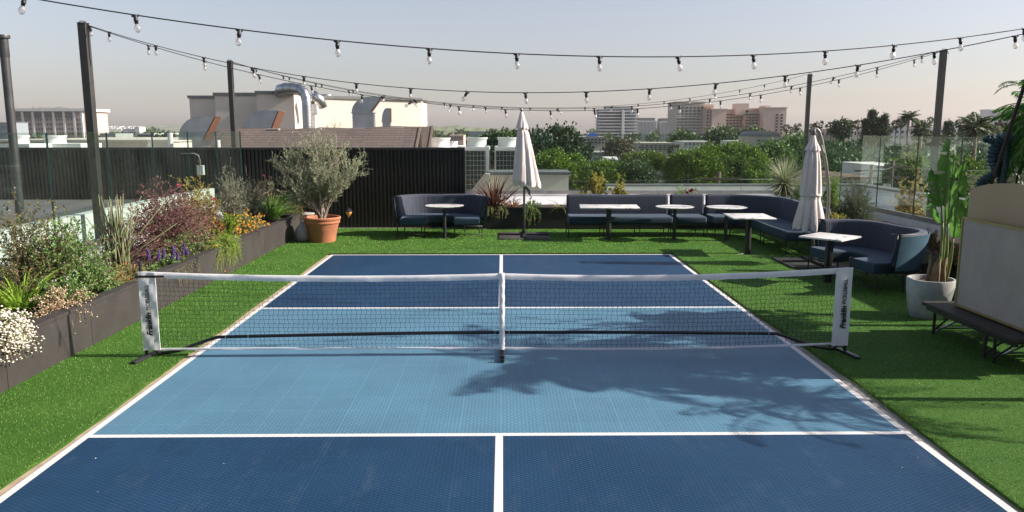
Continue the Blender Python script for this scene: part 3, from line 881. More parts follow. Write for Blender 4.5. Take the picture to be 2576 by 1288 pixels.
    for (x_a, pr) in ((.088, bl), (NLn - .022, br_)):
        dz = 0 if pr is bl else .028
        text(0, 'Franklin', .074, .28, .0030, .235, pr, .255 + dz, x_a + .012)
        text(0, 'PICKLEBALL', .052, 0, .0011, .25, pr, .510 + dz, x_a)
        MB().box(npt(x_a - .022, .50 + dz, -.034), (.075, .002, .004), math.atan2(ND.y, ND.x)).build('accent_line', m_lime, pr)
    # strap on the banner beside the flowers
    MB().box(npt(.105, ztop(0) - .045, -.034), (.26, .004, .022), math.atan2(ND.y, ND.x)).build('strap', m_ink, t)
m_netcord = mat('net_cord', (.02, .022, .028), .8)
m_lime = mat('lime_ink', (.6, .66, .3), .7)
m_footshine = mat('foot_glint', (.06, .06, .065), .22, .6)  # right foot only: sun glint put in as a paler, shinier steel
net()
# ================================================================ sofas
def fabric(name, c, c2, ribs=True):
    m, nt, b, out = _new(name); L = nt.links
    tc = nt.nodes.new('ShaderNodeTexCoord')
    n = _noise(nt, 3, 4); base = _ramp(nt, n.outputs[0], [(.3, c2), (.7, c)])
    L.new(base, b.inputs['Base Color']); b.inputs['Roughness'].default_value = .8
    b.inputs['Sheen Weight'].default_value = .22; b.inputs['Sheen Roughness'].default_value = .4; b.inputs['Sheen Tint'].default_value = (.55, .65, .85, 1)
    n2 = _noise(nt, 12, 3); nf = _noise(nt, 400, 2)
    ad = nt.nodes.new('ShaderNodeMath'); ad.operation = 'ADD'; L.new(n2.outputs[0], ad.inputs[0]); L.new(nf.outputs[0], ad.inputs[1])
    _bump(nt, b, ad.outputs[0], .35, .006); return m
m_back = fabric('sofa_back_fabric', (.038, .047, .072), (.028, .036, .057))
m_seat = fabric('sofa_seat_fabric', (.013, .040, .070), (.009, .028, .052))
m_frame = mat('sofa_frame', (.035, .033, .032), .45, .3)
m_bucket = mat('sofa_shell', (.045, .11, .165), .6, c2=(.035, .085, .13))
def arc(cx, cy, r, a0, a1, n=10):
    return [(cx + r * math.cos(R(a0 + (a1 - a0) * i / n)), cy + r * math.sin(R(a0 + (a1 - a0) * i / n))) for i in range(n + 1)]
def dens(path, step=.05):
    out = [path[0]]
    for a, b in zip(path[:-1], path[1:]):
        d = math.dist(a, b); k = max(1, int(d / step))
        for i in range(1, k + 1): out.append((a[0] + (b[0] - a[0]) * i / k, a[1] + (b[1] - a[1]) * i / k))
    return out
def ribbed_back(path, z0, z1, th, rib=.034, amp=.0045, inward=1, lean=.06, taper=True):
    """upholstered back with vertical ribs; path along the middle of the back"""
    path = dens(path, rib / 4); mb = MB(); vs = []; fs = []; s = 0
    L = sum(math.dist(a, b) for a, b in zip(path[:-1], path[1:]))
    prof = rrect(th, z1 - z0, min(th * .48, .055), 5, 0, (z0 + z1) / 2); n = len(prof)
    for i, p in enumerate(path):
        a = Vector(path[max(i - 1, 0)]); b = Vector(path[min(i + 1, len(path) - 1)]); t = (b - a).normalized(); nx, ny = -t.y, t.x
        if i: s += math.dist(path[i - 1], p)
        e = min(s, L - s); k = min(1, math.sqrt(max(0, 1 - (1 - min(1, e / .05)) ** 2)) * .75 + .25)
        g = amp * (abs(math.cos(s / rib * PI)) - .5)
        for (o, z) in prof:
            zz = (z - (z0 + z1) / 2) * (k * .25 + .75) + (z0 + z1) / 2
            oo = o * k * (1 + g / (th / 2)) - inward * lean * (z - z0) / (z1 - z0)
            vs.append((p[0] + nx * oo, p[1] + ny * oo, zz + .006 * math.sin(s * 4) * (z > z1 - .1)))
    for i in range(len(path) - 1):
        for j in range(n):
            a = i * n + j; b = i * n + (j + 1) % n; fs.append((a, b, b + n, a + n))
    fs += [tuple(range(n)), tuple(range((len(path) - 1) * n, len(path) * n))]
    mb.add(vs, fs); return mb
def cushion_poly(poly, z0, z1, r=.035, crown=.018):
    """seat cushion from a plan outline with rounded edges"""
    bm = bmesh.new()
    vs = [bm.verts.new((x, y, z0)) for x, y in poly]; f = bm.faces.new(vs)
    ex = bmesh.ops.extrude_face_region(bm, geom=[f]); up = [g for g in ex['geom'] if isinstance(g, bmesh.types.BMVert)]
    bmesh.ops.translate(bm, verts=up, vec=(0, 0, z1 - z0))
    bmesh.ops.recalc_face_normals(bm, faces=bm.faces)
    ed = [e for e in bm.edges if abs(e.verts[0].co.z - e.verts[1].co.z) < 1e-4]
    bmesh.ops.bevel(bm, geom=ed, offset=r, segments=4, profile=.55, affect='EDGES')
    mb = MB(); mb._bm(bm, (0, 0, 0)); return mb
def leg(mb, x, y, zt, lean=(0, 0), r=.011):
    mb.tube([(x + lean[0], y + lean[1], 0), (x, y, zt)], r, 8)
ROT = lambda v, a: (v[0] * math.cos(a) - v[1] * math.sin(a), v[0] * math.sin(a) + v[1] * math.cos(a))

def horseshoe_sofa(label, loc, rz, W=.86, sf=.60):
    t = thing('curved_sofa', label, 'sofa', loc, rz, group='dark blue sofas')
    D = .62; rr = .62
    path = [(-W, -.24), (-W, .42 - rr)] + arc(-W + rr, .42 - rr, rr, 180, 90)[1:] + [(W - rr, .42)] + arc(W - rr, .42 - rr, rr, 90, 0)[1:] + [(W, -.24)]
    ribbed_back(path, .40, .86, .135, inward=-1, lean=.07).build('backrest', m_back, t, local=True, angle=60)
    w = W - .045; ri = rr - .045
    ym = .42 - .045
    outer = [(-w, -sf), (-w, ym - ri)] + arc(-w + ri, ym - ri, ri, 180, 90, 8)[1:] + [(w - ri, ym)] + arc(w - ri, ym - ri, ri, 90, 0, 8)[1:] + [(w, -sf)]
    inner = [(.30, -sf), (.28, -.34)] + arc(.10, -.30, .17, 0, 90, 5)[1:] + [(-.1, -.13)] + arc(-.1, -.30, .17, 90, 180, 5)[1:] + [(-.30, -sf)]
    cushion_poly(outer + inner, .30, .455).build('seat', m_seat, t, local=True, angle=50)
    fr = MB()
    path2 = [(-W - .085, -.26), (-W - .085, .42 - rr)] + arc(-W + rr, .42 - rr, rr + .085, 180, 90)[1:] + arc(W - rr, .42 - rr, rr + .085, 90, 0) + [(W + .085, -.26)]
    for z, o in ((.62, 0), (.30, -.03)): fr.tube([(x, y, z) for x, y in path2], .010, 6)
    fr.tube([(x * 1.02, y, .855) for x, y in path2], .010, 6)
    for sx in (-1, 1):
        fr.tube([(sx * (W + .02), -.32, .29), (sx * (W + .085), -.27, .62), (sx * (W + .105), -.26, .855)], .010, 6)
        fr.tube([(sx * (W + .105), -.26, .855), (sx * (W - .04), -.25, .855)], .010, 6)
        fr.tube([(sx * .3, -sf, .285), (sx * (W + .02), -sf, .285)], .010, 6)
        fr.tube([(sx * .3, -sf, .12), (sx * (W + .03), -sf, .12)], .008, 6)
    fr.build('frame', m_frame, t, local=True, smooth=True)
    sh = MB(); vs = []; fs = []
    p3 = [(-W - .066, -.24), (-W - .066, .42 - rr)] + arc(-W + rr, .42 - rr, rr + .066, 180, 90)[1:] + arc(W - rr, .42 - rr, rr + .066, 90, 0) + [(W + .066, -.24)]
    prof = [(0, .36), (.012, .36), (.092, .84), (.08, .84)]
    sh.sweep(p3, prof); sh.build('outer_shell', m_bucket, t, local=True, angle=50)
    for (x, y) in ((-W, -sf + .02), (-.3, -sf + .02), (.3, -sf + .02), (W, -sf + .02), (-.45, .3), (.45, .3), (-.78, 0), (.78, 0)):
        mb = MB(); leg(mb, x, y, .30, (.02 * (1 if x > 0 else -1), 0)); mb.build('leg', m_frame, t, local=True)
    return t
horseshoe_sofa('curved dark blue sofa against the black corrugated wall beside the potted olive tree', (-1.28, 16.75, 0), 0)
horseshoe_sofa('curved dark blue sofa at the right edge, open towards the court, behind the diamond-set table', (5.38, 11.38, 0), -R(90) + R(9), W=.86, sf=.47)

def straight_sofa(label, x0, x1, yb, sx1=None, legs=()):
    t = thing('sofa_section', label, 'sofa', ((x0 + x1) / 2, yb - .35, 0), group='dark blue sofas')
    ribbed_back([(x0 + .01, yb), (x1 - .01, yb)], .42, .87, .12, inward=-1, lean=.05).build('backrest', m_back, t, angle=60)
    s1 = sx1 or x1
    MB().rbox(((x0 + s1) / 2 + .01, yb - .36, .38), (s1 - x0, .66, .16), .045, 4).build('seat', m_seat, t, angle=50)
    fr = MB(); fr.tube([(x0 + .02, yb - .66, .29), (s1 - .02, yb - .66, .29), (s1 - .02, yb, .29), (x0 + .02, yb, .29), (x0 + .02, yb - .66, .29)], .011, 6)
    fr.tube([(x0 + .03, yb + .05, .12), (s1 - .03, yb + .05, .12)], .008, 6); fr.build('frame', m_frame, t)
    for x in legs:
        for y, l in ((yb - .64, -.02), (yb + .03, .03)):
            mb = MB(); leg(mb, x, y, .29, (0, l)); mb.tube([(x - .07, y, .285), (x, y, .23)], .006, 5); mb.tube([(x + .07, y, .285), (x, y, .23)], .006, 5); mb.build('leg', m_frame, t)
    return t
YB = 16.95
straight_sofa('long straight section of the blue sofa behind the rectangular marble table', at(1424, 520, YB).x, at(1682, 520, YB).x, YB, at(1691, 545, YB - .6).x, [at(px, 600, YB - .6).x for px in (1430, 1518, 1608, 1685)])
straight_sofa('short straight section of the blue sofa between the long section and the corner', at(1684, 520, YB).x, at(1772, 520, YB).x, YB, at(1776, 545, YB - .6).x, [at(px, 600, YB - .6).x for px in (1697, 1768)])
def corner_sofa():
    x0 = at(1775, 520, YB).x
    t = thing('corner_sofa', 'curved corner section of the blue sofa coming forward to the hanging umbrella', 'sofa', (5, 16, 0), group='dark blue sofas')
    XB = 5.74
    path = [(x0, YB), (XB - .95, YB)] + arc(XB - .95, YB - .95, .95, 90, 0, 14)[1:] + [(XB, 15.2)]
    ribbed_back(path, .42, .87, .12, inward=-1, lean=.05, rib=.036).build('backrest', m_back, t, angle=60)
    ribbed_back([(XB, 15.17), (XB, 13.9)], .42, .87, .12, inward=-1, lean=.05).build('backrest', m_back, t, angle=60)
    yi, xi = YB - .69, XB - .70
    cushion_poly([(x0, yi), (xi - .3, yi)] + arc(xi - .3, yi - .3, .3, 90, 0, 6)[1:] + [(xi, 15.21), (XB - .04, 15.21), (XB - .04, YB - .95)] + arc(XB - .95, YB - .95, .91, 0, 90, 10)[1:] + [(x0, YB - .04)], .30, .46).build('seat', m_seat, t, angle=50)
    cushion_poly([(xi, 15.19), (xi, 13.88), (XB - .02, 13.82), (XB - .02, 15.19)], .30, .46).build('seat', m_seat, t, angle=50)
    fr = MB(); fr.tube([(x0, yi + .03, .29), (xi - .2, yi + .03, .29), (xi + .02, yi - .25, .29), (xi + .02, 13.9, .29), (XB, 13.88, .29), (XB, 15.9, .29)], .011, 6)
    fr.tube([(xi + .03, 13.87, .14), (XB, 13.87, .14)], .008, 6)
    fr.tube([(XB + .06, 13.87, .29), (XB + .11, 13.87, .86)], .010, 6)
    fr.build('frame', m_frame, t)
    for x, y in ((x0 + .05, yi + .04), (xi - .3, yi + .02), (xi + .02, 15.3), (xi + .02, 15.1), (xi + .02, 13.9), (XB + .02, 13.9), (XB, 15.2), (x0 + .05, YB)):
        mb = MB(); leg(mb, x, y, .3); mb.build('leg', m_frame, t)
corner_sofa()

# ================================================================ tables
def marble():
    m, nt, b, out = _new('marble'); L = nt.links
    w = _noise(nt, 1.6, 6, .62); tc = nt.nodes.new('ShaderNodeTexCoord')
    mp = nt.nodes.new('ShaderNodeMapping'); mp.inputs['Rotation'].default_value = (0, 0, .7)
    ad = nt.nodes.new('ShaderNodeVectorMath'); ad.operation = 'MULTIPLY_ADD'
    ad.inputs[1].default_value = (.7, .7, .7); L.new(w.outputs['Color'], ad.inputs[0]); L.new(tc.outputs['Object'], ad.inputs[2]); L.new(ad.outputs[0], mp.inputs[0])
    v = nt.nodes.new('ShaderNodeTexVoronoi'); v.feature = 'DISTANCE_TO_EDGE'; v.inputs['Scale'].default_value = 2.6; L.new(mp.outputs[0], v.inputs[0])
    r = _ramp(nt, v.outputs[0], [(0, (.22, .21, .22)), (.018, (.5, .49, .49)), (.06, (.74, .72, .71)), (1, (.80, .78, .76))])
    L.new(r, b.inputs['Base Color']); b.inputs['Roughness'].default_value = .28; return m
m_marble = marble()
TH = .715
def cross_base(t, x, y, L_=.62, rz=.6, col=.035, square=False):
    mb = MB()
    for k in range(2):
        a = rz + k * PI / 2; d = Vector((math.cos(a), math.sin(a), 0)) * L_ / 2
        for s in (-1, 1):
            mb.tube([Vector((x, y, .03)) + d * s * .06, Vector((x, y, .014)) + d * s], [.02, .012], 6)
            mb.lathe([(.014, 0), (.014, .01)], Vector((x, y, 0)) + d * s * .97, 8)
    mb.build('base', m_black, t)
    mb = MB()
    if square: mb.rbox((x, y, (TH - .02 + .02) / 2), (col * 2, col * 2, TH - .04), .006, 2)
    else: mb.tube([(x, y, .02), (x, y, TH - .02)], col, 16)
    mb.lathe([(.12, TH - .035), (.12, TH - .0255)], (x, y, 0), 12)
    mb.build('pedestal', m_black, t, angle=40)
def round_table(label, x, y, r=.40, col=.033, rz=.6, z=0):
    t = thing('round_table', label, 'table', (x, y, 0), group='round marble tables')
    MB().lathe([(r - .03, TH - .025), (r - .004, TH - .008), (r, TH - .004), (r - .003, TH)], (x, y, 0), 48).build('tabletop', m_marble, t, angle=40)
    cross_base(t, x, y, .6, rz, col)
def rect_table(label, x, y, sx, sy, rz=0, col=.05, round_base=False):
    t = thing('marble_table', label, 'table', (x, y, 0), group='four-sided marble tables')
    MB().rbox((x, y, TH - .0125), (sx, sy, .025), .006, 2, rz).build('tabletop', m_marble, t, angle=40)
    if round_base:
        MB().lathe([(.235, 0), (.235, .012), (.22, .018), (.05, .022)], (x, y, 0), 40).build('base', m_basegrey, t, angle=30)
        MB().rbox((x, y, TH / 2), (col * 2, col * 2, TH - .05), .006, 2).build('pedestal', m_black, t, angle=40)
    else: cross_base(t, x, y, .78, .45, col, False)
m_basegrey = mat('base_grey', (.10, .10, .10), .5)
q = gnd(1118, 605); round_table('round marble table in front of the curved sofa by the corrugated wall', at(1118, 516, 16.15).x, 16.15, .395, .032, .35)
rect_table('rectangular marble table in front of the long sofa section', at(1532, 520, 15.95).x, 15.95, 1.18, .74, R(-4), .052)
round_table('round marble table in front of the short sofa section, left of another round one', at(1698, 520, 15.85).x, 15.85, .385, .034, 1.0)
round_table('round marble table nearest the corner of the blue sofa', at(1828, 521, 15.75).x, 15.75, .40, .034, .2)
rect_table('square marble table in front of the sofa corner, standing nearer than the round ones', 4.44, 14.1, .74, .86, R(-3), .055)
rect_table('small square marble table set diamond-wise on a round base near the net banner', 4.78, 11.37, .64, .64, R(42), .045, True)

# ================================================================ closed umbrellas
m_canvas = mat('umbrella_canvas', (.64, .575, .56), .9, c2=(.57, .51, .50), scale=6, bump=.4, bscale=30, bdist=.01)
m_pole = mat('umbrella_pole', (.16, .165, .16), .45, .5, c2=(.13, .13, .13))
m_ballast = mat('ballast_plate', (.055, .05, .047), .75, c2=(.035, .033, .03), scale=6, bump=.3)
def folded(prof, base, top, folds, seed, amp0=.12, amp1=.34, n=96, lean=(0, 0), scal=.03, th=.004, twist=.25):
    rr = random.Random(seed); ph = [rr.uniform(-.5, .5) for _ in range(folds)]; am = [rr.uniform(.7, 1.3) for _ in range(folds)]
    vs = []; fs = []; N = len(prof); x, y = base
    for j, (r, z, a) in enumerate(prof):
        f = j / (N - 1)
        for k in range(n):
            th_ = 2 * PI * k / n; i = int(k / n * folds); u = (k / n * folds) % 1
            w = math.sin(PI * u) ** .7 - .6 
            w2 = .18 * math.sin(2 * th_ * folds + f * 5 + i)
            rad = r * (1 + a * (w * am[i] + w2 * .5)); rot = twist * (1 - f) + ph[i] * .12
            zz = z - (scal * (math.sin(PI * u)) * am[i] if j == N - 1 else 0)
            vs.append((x + lean[0] * f + rad * math.cos(th_ + rot), y + lean[1] * f + rad * math.sin(th_ + rot), zz))
    for j in range(N - 1):
        for k in range(n):
            a = j * n + k; b = j * n + (k + 1) % n; fs.append((a, b, b + n, a + n))
    mb = MB(); mb.add(vs, fs); return mb
def interp(keys, m):
    out = []
    for i in range(m):
        t = i / (m - 1) * (len(keys) - 1); k = min(int(t), len(keys) - 2); f = t - k; f2 = f * f * (3 - 2 * f)
        out.append(tuple(a + (b - a) * f2 for a, b in zip(keys[k], keys[k + 1])))
    return out
def ballast(t, x, y, s=.5, gap=.02, h=.07):
    for sx in (-1, 1):
        for sy in (-1, 1):
            MB().rbox((x + sx * (s + gap) / 2, y + sy * (s + gap) / 2, h / 2 + .003), (s, s, h), .015, 2).build('ballast_plate', m_ballast, t, angle=40)
def umbrella_one():
    Y = 16.45; b = gnd(1318, 598); Y = b.y; X = b.x
    zt_ = at(1312, 281, Y).z; zb_ = at(1325, 462, Y).z
    t = thing('closed_umbrella', 'closed off-white umbrella standing alone between the two back sofas', 'umbrella', (X, Y, 0))
    keys = [(.045, zt_ - .26, .05), (.115, zt_ - .42, .16), (.165, zt_ - .75, .25), (.215, zt_ - 1.1, .30), (.262, zb_ + .05, .32), (.255, zb_, .34)]
    lean0 = at(1312, 300, Y).x - X; lean1 = at(1326, 460, Y).x - X
    mb = folded(interp(keys, 26), (X + lean0, Y), 0, 8, 4, lean=(lean1 - lean0, 0), scal=.07)
    mb.build('canopy', m_canvas, t, smooth=True)
    mb = folded(interp([(.03, zt_ - .0, .05), (.07, zt_ - .15, .1), (.125, zt_ - .32, .22)], 8), (X + lean0, Y), 0, 8, 4, lean=(.01, 0), scal=.03); mb.build('vent_cap', m_canvas, t, smooth=True)
    MB().lathe([(.018, -.02), (.02, .02), (.03, .03), (.02, .06), (.006, .09)], (X + lean0, Y, zt_), 12).build('finial', m_pole, t, angle=40)
    MB().tube([(X, Y, .05), (X + .005, Y, 1.0), (X + lean0, Y, zt_)], .026, 14).build('pole', m_pole, t, smooth=True)
    cr = MB(); c = at(1328, 478, Y - .05); cr.tube([(X + .03, Y - .03, c.z + .06), (c.x + .02, Y - .07, c.z - .02), (c.x + .05, Y - .08, c.z - .1)], [.02, .035, .03], 8); cr.tube([(c.x + .05, Y - .08, c.z - .1), (c.x + .08, Y - .1, c.z - .16)], .012, 6)
    cr.build('crank', m_pole, t, angle=50)
    ballast(t, X + .0, Y, .52, .02, .055)
    for s, w in (((X - .1, Y), (1.0, .06, .03)), ((X, Y), (.06, .9, .03))): pass
    MB().box((X, Y, .075), (1.05, .07, .03)).box((X, Y - .26, .075), (.07, .45, .028)).box((X, Y + .26, .075), (.07, .45, .028)).build('cross_bar', m_black, t)
    MB().lathe([(.05, .06), (.05, .16), (.032, .17)], (X, Y, 0), 14).build('pole_socket', m_black, t, angle=40)
umbrella_one()
def umbrella_two():
    b = gnd(2046, 668); Y = b.y; X = b.x
    t = thing('cantilever_umbrella', 'closed off-white umbrella hanging from a curved grey mast beside the corner sofa', 'umbrella', (X, Y, 0))
    ct = at(2046, 345, Y); cb = at(2036, 570, Y)
    zt_ = ct.z; zb_ = cb.z; l0 = ct.x; dl = cb.x - ct.x
    keys = [(.05, zt_ - .05, .06), (.08, zt_ - .14, .16), (.125, zt_ - .40, .2), (.155, zt_ - .75, .2), (.165, at(2040, 486, Y).z, .16), (.15, at(2040, 500, Y).z, .10), (.175, at(2040, 520, Y).z, .2), (.225, zb_ + .06, .28), (.23, zb_, .3)]
    folded(interp(keys, 34), (l0, Y), 0, 10, 11, lean=(dl, 0), scal=.05).build('canopy', m_canvas, t, smooth=True)
    folded(interp([(.03, zt_ + .03, .05), (.055, zt_ - .06, .1), (.115, zt_ - .20, .22)], 8), (l0, Y), 0, 10, 11, lean=(dl * .1, 0), scal=.02).build('vent_cap', m_canvas, t, smooth=True)
    zs = at(2040, 493, Y).z
    MB().lathe([(.166, 0), (.172, .01), (.172, .035), (.166, .045)], (l0 + dl * .7, Y, zs), 40).build('strap', m_canvas, t, smooth=True)
    pts = [at(px, py, Y + .12) for px, py in ((2046, 324), (2058, 328), (2066, 350), (2074, 390), (2080, 430), (2084, 470), (2083, 520), (2078, 560), (2072, 590))]
    low = gnd(2052, 664)
    pts += [Vector(((pts[-1].x + X) / 2 + .03, Y + .08, .45)), Vector((X + .01, Y + .02, .06))]
    sm = []
    P_ = [pts[0]] + pts + [pts[-1]]
    for i in range(1, len(P_) - 2):
        for k in range(6):
            u = k / 6; a, b_, c, d = P_[i - 1], P_[i], P_[i + 1], P_[i + 2]
            sm.append(.5 * ((2 * b_) + (c - a) * u + (2 * a - 5 * b_ + 4 * c - d) * u * u + (3 * b_ - a - 3 * c + d) * u ** 3))
    sm.append(pts[-1])
    MB().tube(sm, .028, 12).build('mast', m_pole, t, smooth=True)
    MB().tube([(X - .03, Y, .05), (X - .03, Y, zb_ + .3)], .026, 12).build('pole', m_pole, t, smooth=True)
    mb = MB(); mb.lathe([(.03, 0), (.04, .03), (.03, .08)], (l0, Y, zt_ + .03), 12); mb.tube([(l0, Y, zt_ + .08), at(2050, 326, Y + .1)], .02, 8)
    mb.tube([at(2063, 365, Y + .12), at(2069, 385, Y + .12)], .042, 10)
    mb.build('hinge', m_pole, t, angle=50)
    mb = MB(); c = at(2106, 571, Y - .0); cc = at(2062, 590, Y); mb.lathe([(.0, 0), (.05, .01), (.055, .03), (.03, .05)], (X + .14, Y - .1, .60), 12); mb.tube([(X, Y, .63), (X + .14, Y - .1, .63)], .015, 8); mb.tube([(X + .12, Y - .12, .6), (X + .04, Y - .15, .54)], .01, 6)
    mb.build('crank', m_pole, t, angle=50)
    ballast(t, X - .02, Y + .02, .5, .02, .06)
    MB().box((X, Y, .08), (1.0, .07, .03)).box((X, Y - .26, .08), (.07, .44, .028)).box((X, Y + .26, .08), (.07, .44, .028)).build('cross_bar', m_black, t)
umbrella_two()

# ================================================================ wall lantern, white urn, garden lamp, electrical box
def lantern():
    p = at(877, 531, WY - .10)
    t = thing('wall_lantern', 'small amber glass lantern hung on the dark corrugated wall', 'lantern', p)
    MB().lathe([(.0, .075), (.02, .07), (.085, .0), (.09, -.005), (.07, -.006)], p, 16).build('hood', m_black, t, angle=40)
    MB().lathe([(.06, -.006), (.075, -.03), (.05, -.085), (.02, -.11), (.004, -.16)], p, 14).build('glass_shade', mat('amber', (.55, .26, .06), .2, c2=(.4, .17, .03)), t, smooth=True)
    MB().tube([p + Vector((0, .0, .07)), p + Vector((0, .07, .09))], .006, 5).build('bracket', m_black, t)
lantern()
m_ceram = mat('white_ceramic', (.62, .59, .56), .6, c2=(.5, .47, .44), scale=8)
b = gnd(765, 607)
t = thing('ceramic_urn', 'white rounded ceramic urn tucked between the planter end and the terracotta pot', 'urn', b)
MB().lathe([(.12, .0), (.17, .05), (.185, .14), (.16, .25), (.10, .33), (.05, .37), (.055, .39)], b, 28).build('body', m_ceram, t, smooth=True)
MB().lathe([(.06, .39), (.062, .405), (.02, .41)], b, 20).build('lid', m_ceram, t, smooth=True)
b = gnd(757, 590)
t = thing('stone_stool', 'low grey drum-shaped stool behind the white urn', 'stool', (b.x + .02, b.y + .35, 0))
MB().lathe([(.17, 0), (.19, .06), (.19, .36), (.17, .4)], (b.x + .02, b.y + .35, 0), 28).build('body', m_ceram2 if False else mat('grey_stone', (.34, .31, .28), .8, c2=(.24, .22, .2)), t, smooth=False, angle=40)
MB().lathe([(.20, .4), (.21, .415), (.20, .43)], (b.x + .02, b.y + .35, 0), 28).build('top', mat('grey_stone_top', (.40, .37, .34), .8), t, angle=40)
p = at(505, 428, WY - .12)
t = thing('electrical_box', 'small white electrical box with bent conduit on the dark wall behind the glass', 'electrical box', p)
MB().rbox((p.x, p.y, p.z), (.15, .1, .22), .01, 2).build('box', m_whitewall, t)
q = at(455, 386, WY - .1); MB().tube([(q.x, p.y, q.z), (p.x - .12, p.y, q.z), (p.x - .03, p.y, q.z - .05), (p.x, p.y, q.z - .16), (p.x, p.y, p.z + .1)], .014, 8).build('conduit', mat('conduit', (.35, .36, .35), .5), t, smooth=True)

# ================================================================ terracotta pot with olive tree
m_terra = mat('terracotta', (.43, .165, .085), .8, c2=(.36, .13, .068), scale=4, bump=.25, bscale=25)
b = gnd(812, 611); PXo, PYo = b.x, b.y
hs = at(812, 545, PYo).z
def pot():
    t = thing('terracotta_pot', 'large terracotta pot holding the olive tree at the far end of the planter', 'plant pot', (PXo, PYo, 0))
    k = hs / .56
    prof = [(.235, 0), (.245, .01), (.30, .30), (.303, .305), (.303, .315), (.305, .32), (.335, .43), (.352, .435), (.357, .46), (.35, .475), (.36, .50), (.372, .515), (.375, .545), (.36, .562), (.335, .56), (.325, .53), (.32, .48)]
    MB().lathe([(r, z * k) for r, z in prof], (PXo, PYo, 0), 48, cap=False).build('body', m_terra, t, angle=35)
    MB().lathe([(.001, .50 * k), (.325, .49 * k)], (PXo, PYo, 0), 30, cap=False).build('soil', m_soil, t)
pot()
m_olive = leafmat('olive_leaves', [(.20, .26, .13), (.31, .37, .22), (.43, .48, .33), (.25, .31, .16), (.50, .53, .38)], .2, .6)
m_bark = mat('olive_bark', (.36, .30, .24), .9, c2=(.22, .18, .14), scale=10, bump=.6, bscale=60)
def olive():
    rg = np.random.default_rng(42)
    Zb = hs - .06; base = np.array((PXo, PYo, Zb))
    root = thing('olive_tree', 'bushy silvery olive tree growing in the terracotta pot', 'tree', (PXo, PYo, Zb))
    mb = MB()
    # target crown envelope measured from the picture: left 680, right 900, top 315, bottom ~545
    w = (at(900, 430, PYo).x - at(690, 430, PYo).x) / 2; cx = at(793, 430, PYo).x - PXo; ht = at(800, 330, PYo).z - Zb
    prim = []
    specs = [(-.95, .0, .60), (-.62, .35, .78), (-.42, -.3, .52), (-.12, .2, .95), (.02, -.25, .8), (.26, .1, 1.0), (.30, .35, .72), (.55, -.15, .72), (.82, .1, .55), (.95, -.1, .5), (-.75, -.35, .36), (.66, -.4, .34), (-.3, .5, .55), (.1, .55, .6), (-.9, .3, .45), (.9, .4, .62), (.05, -.5, .5), (-.5, .0, .68), (.5, .3, .9)]
    P1_ = []
    for (a, b_, h) in specs:
        e = base + np.array((a * w * .92 + cx * h * .8, b_ * w * .8, h * ht * .92))
        s = base + np.array((rg.uniform(-.06, .06), rg.uniform(-.06, .06), 0))
        c1 = s + np.array((a * .12 + rg.uniform(-.06, .06), b_ * .1, .28 * h * ht + rg.uniform(-.05, .05))); c2 = (s + e) / 2 + np.array((a * .02, 0, .15 * ht)) + rg.normal(size=3) * .05
        t = np.linspace(0, 1, 12)[:, None]
        p = (1 - t) ** 3 * s + 3 * t * (1 - t) ** 2 * c1 + 3 * t * t * (1 - t) * c2 + t ** 3 * e
        p += rg.normal(size=p.shape) * .012 * t; P1_.append(p)
        mb.tube(p, [.026 * (1 - .8 * u) * (1.15 if h > .8 else .8) for u in np.linspace(0, 1, 12)], 6)
    mb.build('trunk', m_bark, root, smooth=True)
    P1_ = np.array(P1_)
    def sub(Pp, n, ln, up, tmin, m=6):
        c, d = along(rg, Pp, n, tmin); out = rnd_dirs(rg, len(c), .25)
        dd = unit(d * .7 + out * .9 + np.array([0, 0, up])); L_ = (ln * rg.uniform(.5, 1.25, len(c)))[:, None, None]
        t = np.linspace(0, 1, m)[None, :, None]
        return c[:, None] + dd[:, None] * L_ * t + rg.normal(size=(len(c), m, 3)) * .010 * t + np.array([0, 0, .10])[None, None] * (t ** 2) * L_
    P2_ = sub(P1_, 15, .36, .35, .25); P3_ = sub(P2_, 6, .20, .45, .25, 5)
    v, f = join(tubes_geo(P2_, .0065, .003, 4), tubes_geo(P3_, .003, .0015, 3)); np_mesh('branches', v, f, m_bark, root)
    # leading sprig
    c, d = along(rg, P3_, 15, .1); d = unit(d * .9 + rg.normal(size=c.shape) * .55)
    v, f = leaf_geo(rg, c, d, .036 * rg.uniform(.6, 1.3, len(c)), .0095); 
    c2_, d2_ = along(rg, P2_, 10, .35); d2_ = unit(d2_ * .7 + rg.normal(size=c2_.shape) * .6); v2, f2 = leaf_geo(rg, c2_, d2_, .034, .009)
    v, f = join((v, f), (v2, f2)); np_mesh('foliage', v, f, m_olive, root)
olive()

